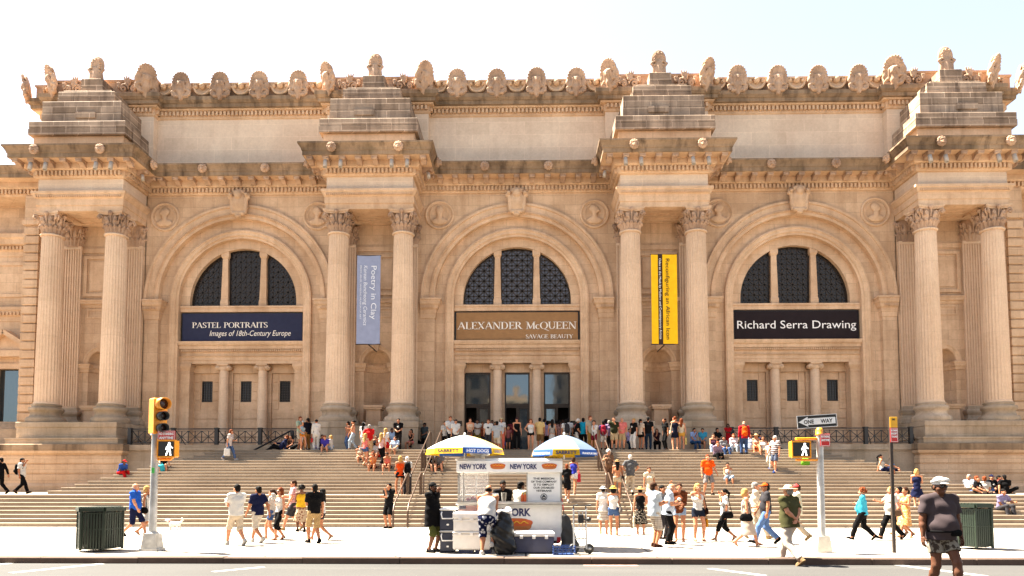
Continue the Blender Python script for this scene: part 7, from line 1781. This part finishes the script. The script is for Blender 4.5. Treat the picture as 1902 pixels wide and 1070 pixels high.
# --- seated and standing on the upper flight
person(S(222, 14), 1.55, 70, 'person in a red cap and bright blue and red clothes slumped by the podium corner', pose='sit2', aL='knee', aR='lap', top=('tee', (.06, .14, .42)), bot=('pants', RD), hair=('short', 'black'), hat=('cap', RD), skin='brown', lean=30)
person(S(303, 16), 1.68, 20, 'person in a black top seated behind the pedestrian signal', 'f', 'sit2', aL='prop', aR='knee', top=('tank', BK), bot=('shorts', DG, .5), hair=('long', 'red'), lean=-12)
person(S(424, 19), 1.64, 84, 'red haired woman in a pale top and jeans climbing with a white bag', 'f', 'walk', aL='hold', aR='down', top=('shirt', (.66, .60, .58)), bot=('jeans', (.14, .21, .36)), hair=('bob', 'red'), shoe=(SN, W2), lean=10, bags=[('tote', W1, 'big white printed tote bag of the red haired woman', -1)])
person(Ld(521, .5), 1.72, -70, 'man in a navy jacket reclining at the stair top by the iron railing', pose='recline', aL='prop', aR='knee', top=('jacket', NV), bot=('pants', BK), hair=('short', 'red'), lean=-28)
person(Ld(539, .6), 1.62, -20, 'dark haired woman in a brown vest top sitting behind the navy jacket', 'f', 'floor', aL='knee', aR='lap', top=('tank', (.12, .06, .04)), bot=('pants', BK), hair=('long', 'black'), skin='tan')
person(Ld(556, .75), 1.86, 60, 'tall ginger man in a pale green shirt at the head of the steps', aL='low', aR='hold', top=('shirt', (.48, .56, .44)), bot=('shorts', BG), hair=('short', 'red'), skin='light')
person(Ld(561, .3), 1.60, 30, 'woman in a grey cap and tiny bright shorts beside the ginger man', 'f', 'ease', aL='low', aR='low', top=('tank', (.38, .46, .50)), bot=('shorts', (.60, .26, .05), .3), hair=('short', 'black'), hat=('cap', W2), shoe=(SD, KH))
person(Ld(570, .4), 1.74, -120, 'man in a black tee and tan trousers holding a white poster at the stair top', aL='low', aR='low', top=('tee', (.02, .02, .035)), bot=('pants', (.34, .19, .07)), hair=('short', 'black'), skin='tan', bags=[('tote', W1, 'white carrier bag held by the man in tan trousers', 1)])
person(Ld(586, .3), 1.66, -150, 'woman all in white with a thin dark strap, seen from behind', 'f', aL='down', aR='hold', top=('long', W1), bot=('pants', W1), hair=('bun', 'black'), skin='tan', shoe=(SN, W2), bags=[('hand', (.55, .08, .07), 'red handbag of the woman all in white', 1)])
person(S(603, 23, .25), 1.55, 6, 'boy in a purple tee reading on the top step', pose='sit2', aL='lap', aR='lap', top=('tee', (.10, .08, .40)), bot=('shorts', (.40, .36, .34)), hair=('short', 'red'), lean=16, hp=14)
person(Ld(597, .9), 1.68, 20, 'dark haired man in black sitting behind the reading boy', pose='floor', top=('tee', BK), bot=('pants', LV), hair=('short', 'black'), skin='tan')
person(Ld(613, .6), 1.58, -100, 'blonde woman in a white tee sitting back beside the reading boy', 'f', 'floor', top=('tee', W1), bot=('shorts', LD), hair=('bob', 'blonde'))
person(Ld(655, .4), 1.64, -80, 'dark haired woman in a peach vest top and pale jeans reaching out', 'f', 'amble', aL='swf', aR='out', top=('tank', (.70, .40, .28)), bot=('jeans', (.44, .52, .60)), hair=('bun', 'black'), skin='tan')
person(Ld(645, .9), 1.60, -60, 'second dark haired woman behind the peach vest top', 'f', top=('tee', (.42, .25, .18)), bot=('jeans', DN), hair=('bob', 'black'), skin='tan')
person(S(674, 22), 1.62, 160, 'woman in a white cap with long black hair at the stair top', 'f', top=('tee', W1), bot=('shorts', W2), hair=('long', 'black'), hat=('cap', W1))
person(S(678, 17), 1.66, 150, 'blonde woman in a pink top and denim shorts with long bare legs', 'f', 'amble', aL='hold', aR='low', top=('tank', PK), bot=('shorts', DN, .35), hair=('long', 'blonde'), shoe=(SD, KH), bags=[('shoulder', W2, 'white bag with black straps beside the blonde in pink', 1)])
person(S(685, 20), 1.74, 172, 'man in a red polo, blue cap and khaki trousers on the upper steps', pose='ease', aL='hip', aR='low', top=('polo', RD), bot=('pants', (.55, .45, .30)), hair=('short', 'grey'), hat=('cap', LB), wt=.35)
person(S(708, 17), 1.68, 158, 'blonde woman in a pale pink vest top and black leggings', 'f', 'amble', aL='hold', aR='down', top=('tank', (.72, .50, .48)), bot=('jeans', BK), hair=('long', 'blonde'), shoe=(SN, W2))
person(S(716, 19), 1.66, 140, 'blonde woman in a white blouse behind the pale pink vest top', 'f', aL='hip', aR='low', top=('tee', W1), bot=('shorts', RD, .6), hair=('long', 'blonde'))
person(Ld(697, .5), 1.58, 0, 'woman with long dark hair and sunglasses sitting between the two blondes', 'f', 'floor', top=('tank', BK), bot=('pants', DG), hair=('long', 'brown'), shades=True)
person(S(693, 16), 1.64, 0, 'woman in an orange top and sunglasses seated with hands clasped', 'f', 'sit', aL='chin', aR='chin', top=('tank', (.70, .28, .10)), bot=('shorts', (.10, .04, .03), .5), hair=('short', 'red'), shades=True, skin='tan', shoe=None, lean=12, near=True)
person(S(721, 16), 1.66, -6, 'woman in a coral vest top looking down at her phone', 'f', 'sit2', aL='lap', aR='lap', top=('tank', (.68, .22, .17)), bot=('shorts', DG, .5), hair=('short', 'brown'), shades=True, skin='tan', shoe=None, lean=22, hp=18, near=True)
person(Lg(727, 0), 1.70, 20, 'man in a pale blue shirt seated against the pedestal beside the black tee', pose='bench', aL='knee', aR='knee', top=('shirt', LB), bot=('pants', BG), hair=('short', 'black'), skin='brown')
person(Ld(739, .8), 1.76, 2, 'man in a black tee with a white print standing before the pedestal', aL='low', aR='low', top=('tee', BK), bot=('pants', (.05, .04, .038)), hair=('short', 'black'), skin='tan', logo=W1, wt=.3)
person(Lg(763, 0), 1.62, -20, 'woman in a black vest top eating, seated on the pedestal ledge', 'f', 'bench', aL='knee', aR='mouth', top=('tank', BK), bot=('shorts', PK, .5), hair=('long', 'black'), skin='tan', bags=[('hand', BK, 'black bag beside the eating woman on the pedestal ledge', 1)])
person((x_at(788, 41.3), 41.3, LAND), 1.76, -30, 'guard in a grey shirt and black cap standing beyond the handrail', aL='low', aR='down', top=('shirt', (.10, .115, .12)), bot=('pants', BK), hair=('short', 'black'), hat=('cap', BK), skin='brown')
person(S(802, 16), 1.46, 20, 'ginger boy in a black tee seated by the handrail posts', pose='sit2', aL='lap', aR='knee', top=('tee', BK), bot=('shorts', BK), hair=('short', 'red'), child=True, hp=16, near=True, logo=GR)
person(S(817, 16), 1.74, -4, 'man in a grey patterned shirt seated with knees apart near the left umbrella', pose='sit2', aL='lap', aR='lap', top=('shirt', (.24, .22, .22)), bot=('shorts', BK), hair=('short', 'red'), lean=16, hp=10, near=True)
# --- the crowd before the doors
C = lambda x, dy, h, hd, lab, **q: person(Ld(x, dy), h, hd, lab, **q)
C(826, .9, 1.60, 0, 'older woman with dark bag sitting back left of the white shirts', sex='f', top=('tee', W2), bot=('pants', BK), hair=('short', 'brown'))
C(836, .6, 1.84, 14, 'fair man in an open white shirt standing tallest above the left umbrella', top=('shirt', W1), bot=('pants', BK), hair=('short', 'red'), aR='low')
C(846, .35, 1.66, 20, 'man in a white tee and cap with an arm on his knee', top=('tee', W1), bot=('shorts', DG), hair=('short', 'black'), hat=('cap', DG), aL='low', wt=.3)
C(873, .5, 1.74, 4, 'woman in a cream top clasping an orange bag over the left umbrella', sex='f', top=('tank', (.66, .52, .40)), bot=('skirt', (.18, .11, .09)), hair=('bob', 'brown'), aL='low', aR='low', bags=[('hand', (.55, .17, .05), 'orange woven bag held by the woman in a cream top', 1)])
C(886, .8, 1.70, 10, 'brown skinned man with arms crossed behind the white boy', top=('tee', W2), bot=('shorts', (.22, .18, .05)), hair=('short', 'black'), skin='brown', aL='cross', aR='cross')
C(907, .4, 1.66, -6, 'boy in a white printed tee with a lanyard before the door', top=('tee', W1), bot=('jeans', DG), hair=('short', 'red'), logo=DG)
C(914, 1.1, 1.68, 0, 'dark figure half hidden behind the boy with a lanyard', top=('tee', (.14, .08, .06)), bot=('pants', DG), hair=('short', 'black'), skin='brown')
C(931, .6, 1.76, 2, 'woman in a cream sun hat, white tee and coral trousers', sex='f', top=('tee', W1), bot=('pants', (.72, .22, .15)), hair=('long', 'brown'), hat=('bucket', (.66, .54, .34)), logo=DG)
person(S(923, 21), 1.74, 176, 'man in a pale grey tee climbing with his back turned above the umbrella', pose='climb', top=('tee', (.46, .48, .50)), bot=('shorts', BG), hair=('short', 'black'), skin='tan')
C(944, .7, 1.30, 0, 'small child in a patterned top beside a bright blue bag', top=('tee', (.35, .14, .14)), bot=('shorts', DG), hair=('short', 'black'), child=True, bags=[('hand', (.03, .16, .55), 'bright blue bag beside the small child at the doors', -1)])
C(960, .3, 1.74, 4, 'woman in a dark cap and black waistcoat before the middle door', sex='f', top=('tank', BK), bot=('pants', BK), hair=('long', 'black'), hat=('cap', (.10, .05, .06)), aR='low')
C(986, .2, 1.66, -2, 'woman with long auburn hair in a white blouse and black shorts', sex='f', top=('tank', W1), bot=('shorts', BK, .3), hair=('long', 'red'), aR='hip', shoe=('sandal', KH))
C(1003, .4, 1.74, 170, 'man in a pale yellow shirt and brown shorts seen from behind', top=('shirt', (.68, .52, .27)), bot=('shorts', (.28, .18, .10), 1.0), hair=('short', 'black'), skin='tan', wt=.3)
C(1012, 1.2, 1.76, 150, 'man in a royal blue tee further back by the right door', top=('tee', (.03, .10, .42)), bot=('pants', DG), hair=('short', 'black'))
C(1017, .7, 1.62, 165, 'woman in a lavender shirt walking to the right door', sex='f', top=('tee', LV), bot=('pants', BK), hair=('bob', 'black'), pose='amble')
C(1026, .3, 1.64, 178, 'woman with very long black hair, grey top and white skirt, from behind', sex='f', top=('tank', (.42, .38, .34)), bot=('skirt', W2), hair=('long', 'black'), skin='tan')
C(1040, .8, 1.62, 170, 'woman in a dusty pink top with a dark ponytail', sex='f', top=('tee', (.42, .26, .24)), bot=('pants', DG), hair=('pony', 'black'), skin='brown')
C(1051, .4, 1.66, -160, 'girl in a white tee carrying a dark rucksack over the right umbrella', sex='f', top=('tee', W1), bot=('shorts', DG), hair=('bob', 'black'), bags=[('backpack', DG, 'dark rucksack on the girl above the right umbrella')])
C(1056, 1.1, 1.76, 172, 'man in a white shirt at the back of the crowd near the right door', top=('shirt', W1), bot=('pants', DG), hair=('short', 'black'))
C(1034, 1.7, 1.74, 176, 'dark clothed man in the shade of the right doorway', top=('tee', (.05, .04, .04)), bot=('pants', BK), hair=('short', 'black'), skin='brown')
C(1070, .5, 1.68, 100, 'white haired person in black bending over a white bag', top=('tee', BK), bot=('pants', W2), hair=('curly', 'white'), aL='low', aR='low', lean=14)
C(1076, .9, 1.68, 150, 'woman in a bright pink top behind the white haired person in black', sex='f', top=('tee', (.62, .12, .20)), bot=('pants', DG), hair=('short', 'brown'))
C(1084, .5, 1.74, 165, 'man in a turquoise tee with black hair right of the crowd', top=('tee', (.02, .38, .55)), bot=('pants', BK), hair=('short', 'black'), skin='dark')
C(1097, .2, 1.82, 30, 'tall ginger man in an open beige shirt beside the boy in maroon shorts', top=('shirt', (.44, .40, .33)), bot=('pants', (.34, .22, .07)), hair=('short', 'red'), logo=GR)
C(1104, .1, 1.52, -20, 'boy in a white tee and maroon shorts by the beige shirt', top=('tee', W1), bot=('shorts', (.26, .03, .06)), hair=('short', 'brown'), aL='chin', child=True)
C(1121, .3, 1.52, 178, 'child in a purple top and white shorts with a red rucksack', top=('tee', PU), bot=('shorts', W1, 1.0), hair=('short', 'black'), child=True, bags=[('backpack', (.32, .03, .06), 'dark red rucksack on the child in purple')])
C(1127, 1.0, 1.72, 100, 'dark haired woman eating at the pedestal edge behind the purple top', sex='f', top=('tee', (.14, .10, .20)), bot=('pants', DG), hair=('bob', 'black'), aL='mouth')
C(1132, .6, 1.60, 170, 'person in a lilac check shirt beside the olive tee', top=('shirt', patterned('plaid', (.46, .36, .50), (.24, .16, .28), 2)), bot=('pants', DG), hair=('short', 'grey'))
C(1141, .2, 1.74, 4, 'man in a dark olive tee and khaki shorts talking on a phone', top=('tee', (.055, .06, .03)), bot=('shorts', (.56, .44, .28), 1.0), hair=('short', 'brown'), aR='face', wt=.3)
C(1156, .3, 1.72, -8, 'bald man in a pink polo and khaki shorts', top=('polo', PK), bot=('shorts', (.52, .40, .24), 1.0), hair=('bald', 'grey'), aR='low', wt=.3)
C(1178, .2, 1.68, -50, 'blonde woman in a black printed top and white trousers', sex='f', top=('tee', BK), bot=('pants', W1), hair=('short', 'blonde'), logo=W1, wt=.2)
person(Lg(1170, 0), 1.64, 10, 'person in a lilac shirt seated on the ledge behind the white trousers', pose='bench', top=('shirt', LV), bot=('pants', (.03, .06, .10)), hair=('short', 'black'))
C(1191, .35, 1.66, 140, 'woman in a cream tee and dark shorts with a red bag', sex='f', top=('tee', (.64, .54, .45)), bot=('shorts', BK, .5), hair=('pony', 'black'), skin='tan', bags=[('shoulder', (.45, .03, .03), 'red shoulder bag of the woman in a cream tee', 1)])
C(1205, .3, 1.76, 168, 'man in a black tee and dark jeans with his back turned', top=('tee', BK), bot=('jeans', (.025, .05, .09)), hair=('short', 'black'), aL='low')
person(Lg(1221, 0), 1.64, -8, 'dark haired woman in a maroon tee with her hand at her mouth on the ledge', sex='f', pose='bench', aL='mouth', aR='lap', top=('tee', (.06, .025, .03)), bot=('pants', BK), hair=('long', 'black'), skin='tan')
C(1238, .6, 1.72, -70, 'man in a black shirt leaning forward left of the navy skirt', top=('shirt', BK), bot=('pants', BK), hair=('short', 'brown'), skin='tan', aR='down', lean=8)
C(1255, .1, 1.76, 174, 'auburn woman in a navy dress photographing the facade', sex='f', top=('slip', (.022, .025, .05), .30), bot=None, hair=('bun', 'red'), aL='cam', aR='cam', shoe=('sandal', KH), bags=[('shoulder', (.66, .56, .42), 'cream bag of the woman photographing the facade', 1)])
C(1267, .15, 1.66, 160, 'woman in cream with a long red plait and yellow bag beside the photographer', sex='f', top=('tank', (.66, .58, .46)), bot=('shorts', (.58, .36, .10), .4), hair=('long', 'red'), shoe=('sandal', KH), bags=[('tote', (.62, .52, .24), 'pale yellow bag of the woman beside the photographer', -1)])
person(Lg(1288, 0), 1.70, 24, 'man in a pale blue shirt and jeans resting his chin on the ledge', pose='bench', aL='chin', aR='knee', top=('shirt', (.34, .44, .66)), bot=('jeans', (.05, .12, .24)), hair=('short', 'black'), skin='tan', lean=14)
person(Lg(1307, 0), 1.68, -20, 'man in a turquoise shirt and tan shorts seated on the ledge', pose='bench', aL='lap', aR='lap', top=('shirt', (.09, .40, .56)), bot=('shorts', (.30, .20, .12)), hair=('short', 'black'), skin='tan', lean=12)
person(Lg(1334, 0), 1.70, 30, 'man in a black tee seated behind the woman in a plum vest top', pose='bench', aL='knee', aR='lap', top=('tee', BK), bot=('pants', NV), hair=('short', 'black'), skin='tan')
person(S(1326, 23, .25), 1.64, -8, 'woman in a plum vest top seated on the top step, hair tied', sex='f', pose='sit', aL='lap', aR='knee', top=('tank', (.13, .06, .09)), bot=('pants', LB), hair=('bun', 'brown'), lean=10)
person(S(1331, 20, .25), 1.66, 10, 'man in a mauve waistcoat over white sleeves, leaning on his knees', pose='sit2', aL='knee', aR='lap', top=('long', (.34, .25, .32)), bot=('pants', BK), hair=('short', 'red'), lean=22)
person((x_at(1354, 40.6), 40.6, LAND), 1.62, -10, 'woman in a scarlet dress standing by the right iron railing', sex='f', top=('dress', (.50, .02, .03), .55), bot=None, hair=('long', 'black'), skin='brown', aL='cross', aR='cross')
person(S(1364, 23, .25), 1.64, -10, 'blonde woman in a white blouse and pale jeans on the top step', sex='f', pose='sit', aL='lap', aR='knee', top=('long', (.70, .62, .62)), bot=('jeans', (.50, .56, .62)), hair=('long', 'red'))
person(S(1384, 21), 1.76, 172, 'bald man in a red shirt and jeans with an orange rucksack', pose='ease', aL='down', aR='down', top=('long', (.48, .03, .05)), bot=('pants', (.08, .13, .25)), hair=('bald', 'grey'), wt=.4, bags=[('backpack', (.72, .15, .02), 'orange rucksack on the bald man in red')])
person(Ld(1396, .5), 1.66, -20, 'person in pale blue seated behind the red shirt', pose='floor', top=('shirt', LB), bot=('jeans', LD), hair=('short', 'black'), skin='tan')
person(Ld(1412, .5), 1.70, 100, 'man in a navy cap and navy tee seated behind the sun hat', pose='floor', top=('tee', NV), bot=('shorts', KH), hair=('short', 'black'), hat=('cap', (.02, .02, .03)))
person(S(1406, 23, .2), 1.62, -16, 'woman in a wide straw sun hat and orange skirt seated on the top step', sex='f', pose='sit2', aL='lap', aR='lap', top=('tank', (.62, .46, .34)), bot=('skirt', (.74, .30, .12), .4), hair=('long', 'blonde'), hat=('sunhat', (.64, .46, .28)), shoe=None)
person(S(1441, 15), 1.80, -60, 'white haired man in a striped tee and grey shorts walking down', pose='descend', aL='down', aR='swf', top=('tee', patterned('stripe', (.07, .03, .05), (.66, .60, .58), 1.0)), bot=('shorts', (.14, .16, .22), .9), hair=('short', 'white'), wt=.3, shoe=(SN, (.03, .09, .26)), near=True)
person(S(1431, 16), 1.36, -50, 'dark haired child in pale trousers beside the striped tee', pose='descend', top=('tee', W2), bot=('pants', (.60, .56, .48)), hair=('short', 'black'), skin='tan', child=True, shoe=(SN, (.04, .12, .36)))
person(S(1640, 15, .25), 1.64, 70, 'dark haired woman in a white top and navy skirt seated by the right podium', sex='f', pose='sit2', aL='knee', aR='prop', top=('tank', W2), bot=('skirt', NV, .35), hair=('pony', 'black'), skin='tan', lean=-8)
person(S(1657, 15, .3), 1.30, 60, 'child in a blue top seated beside the navy skirt', pose='sit', aL='knee', aR='knee', top=('tee', (.10, .25, .50)), bot=('shorts', NV), hair=('short', 'black'), child=True, shoe=None)
C(1021, 1.9, 1.70, 175, 'woman in dark grey entering the middle doorway', sex='f', top=('tee', DG), bot=('pants', BK), hair=('long', 'brown'))
C(1046, 2.2, 1.76, 178, 'man in a faded brown tee entering the right doorway', top=('tee', (.20, .13, .10)), bot=('pants', DG), hair=('short', 'brown'))
C(1062, 1.5, 1.66, 160, 'woman in a dark green top near the right door jamb', sex='f', top=('tank', (.03, .08, .05)), bot=('skirt', DG), hair=('bob', 'black'))
C(896, 1.4, 1.62, 0, 'woman in a rust top behind the crossed arms, near the left doorway', sex='f', top=('tee', (.30, .10, .05)), bot=('pants', DG), hair=('long', 'brown'), skin='tan')
C(920, .9, 1.58, -8, 'girl in a pale pink top between the white tee and the sun hat', sex='f', top=('tank', (.60, .38, .36)), bot=('shorts', DG, .5), hair=('long', 'black'), skin='tan')
C(950, 1.0, 1.66, 170, 'person in a maroon top walking to the middle door', sex='f', top=('tee', (.22, .05, .06)), bot=('pants', DG), hair=('short', 'black'))
person(S(667, 19, .25), 1.60, 20, 'woman in a cream top seated behind the blonde in pink with a dark bag', sex='f', pose='sit2', aL='lap', aR='lap', top=('tank', (.62, .52, .40)), bot=('shorts', W2, .6), hair=('bob', 'black'), skin='tan')
person(S(700, 20, .25), 1.66, -10, 'woman in white seated just below the dark haired woman in sunglasses', sex='f', pose='sit', aL='lap', aR='knee', top=('tee', W2), bot=('shorts', RD, .6), hair=('long', 'red'), skin='tan')
person(S(733, 22, .25), 1.66, -12, 'man in a pale tee seated at the foot of the black printed tee', pose='sit2', aL='knee', aR='knee', top=('tee', LB), bot=('shorts', BG, .9), hair=('short', 'brown'))
person(S(1419, 22, .2), 1.62, -20, 'woman in white seated beside the straw sun hat, legs stretched out', sex='f', pose='sit2', aL='prop', aR='knee', top=('tank', W1), bot=('shorts', BG, .5), hair=('bob', 'brown'), skin='tan', shoe=None)
person(S(1345, 22, .25), 1.64, 12, 'woman in grey with folded arms seated between the plum top and the white blouse', sex='f', pose='sit', aL='lap', aR='lap', top=('tee', GR), bot=('jeans', DN), hair=('long', 'black'), skin='tan')
# teal cool bag and green bag left on the steps
for x, kk, c_, nm, lab in ((279, 15, (.08, .45, .52), 'cool_bag', 'turquoise cool bag on the steps under the pedestrian signal'), (1497, 17, (.22, .45, .06), 'carrier_bag', 'bright green bag on the steps under the right pedestrian signal')):
    p = S(x+18 if x < 900 else x, kk, .15); o = empty(nm, p, 0, lab, 'bag'); s = SDF((-.25, -.2, -.02), (.25, .2, .45), .016); s.cone((-.08, 0, .12), (.08, 0, .12), .14, k=.03, flat=((0, 1, 0), 1.4)); s.cone((-.08, 0, .24), (.08, 0, .24), .13, k=.04, flat=((0, 1, 0), 1.4)); s.cut((0, 0, 0), (0, 0, -1)); s.ripple(.005, 20, 20, 20, 1); inst('bag_body', sdf_mesh('bag_body', s, fab(c_)), o)
    mb = MB(); mb.tube([(-.12, 0, .34), (-.08, 0, .42), (.08, 0, .42), (.12, 0, .34)], .012, 6); mb.build('handle', fab(c_), o)
# --- small white dog on a lead
g = at_z(325, 984)
s = SDF((-.36, -.16, 0), (.36, .16, .5), .011)
s.cone((-.12, 0, .21), (.13, 0, .22), .088, .080, k=.03); s.ell((-.12, 0, .20), (.09, .085, .10), k=.03); s.cone((-.16, 0, .25), (-.24, 0, .34), .062, .055, k=.03); s.ell((-.27, 0, .36), (.068, .062, .060), k=.02); s.cone((-.31, 0, .345), (-.355, 0, .335), .030, .022, k=.015)
for sg in (-1, 1):
    s.ell((-.255, sg*.062, .345), (.026, .016, .045), k=.01)
    s.cone((-.15, sg*.045, .18), (-.155, sg*.045, .10), .036, .026, k=.02); s.cone((-.155, sg*.045, .10), (-.15, sg*.045, .018), .025, .022, k=.01); s.ell((-.165, sg*.045, .018), (.030, .024, .018), k=.01)
    o_ = .03*sg; s.cone((.12, sg*.045, .18), (.115+o_, sg*.048, .135), .046, .036, k=.02); s.cone((.115+o_, sg*.048, .135), (.16+o_, sg*.048, .085), .030, .022, k=.012); s.cone((.16+o_, sg*.048, .085), (.145+o_, sg*.048, .018), .021, .020, k=.01); s.ell((.130+o_, sg*.048, .018), (.030, .024, .018), k=.01)
s.cone((.20, 0, .27), (.27, 0, .36), .028, .030, k=.02); s.cone((.27, 0, .36), (.24, 0, .42), .030, .024, k=.02)
s.ripple(.006, 60, 66, 58, 2)
V, Q = s.mesh(); mi = np.zeros(len(Q), int)
dog = empty('dog', (g.x, g.y, 0), R(6), 'small fluffy white dog on a lead beside the steps', 'dog')
b_ = bpy.data.objects.new('body', raw_mesh('body', V, Q, [plain('white_fur', (.66, .62, .56), .9, var=.2, scale=30, bmp=.8)])); COL.objects.link(b_); b_.parent = dog
mb = MB()
for sg in (-1, 1): mb.sphere((-.318, sg*.030, .372), .010, 8)
mb.sphere((-.372, 0, .342), .014, 8); mb.build('nose_and_eyes', M_BLK, b_)
mb = MB(); mb.lathe([(.066, -.01), (.07, 0), (.066, .01)], 16, M=Matrix.Translation((-.20, 0, .295)) @ Matrix.Rotation(R(-42), 4, 'Y')); mb.build('collar', M_RED, dog)
mb = MB(); q0 = Vector((g.x-.22, g.y, .33)); q1 = at_y(272, 958, g.y+.05); mb.tube([tuple(q0.lerp(q1, i/8)-Vector((0, 0, .09*math.sin(math.pi*i/8)))) for i in range(9)], .008, 5); tag(mb.build('dog_lead', M_BLK), 'thin dark lead running from the white dog to its walker', 'lead')
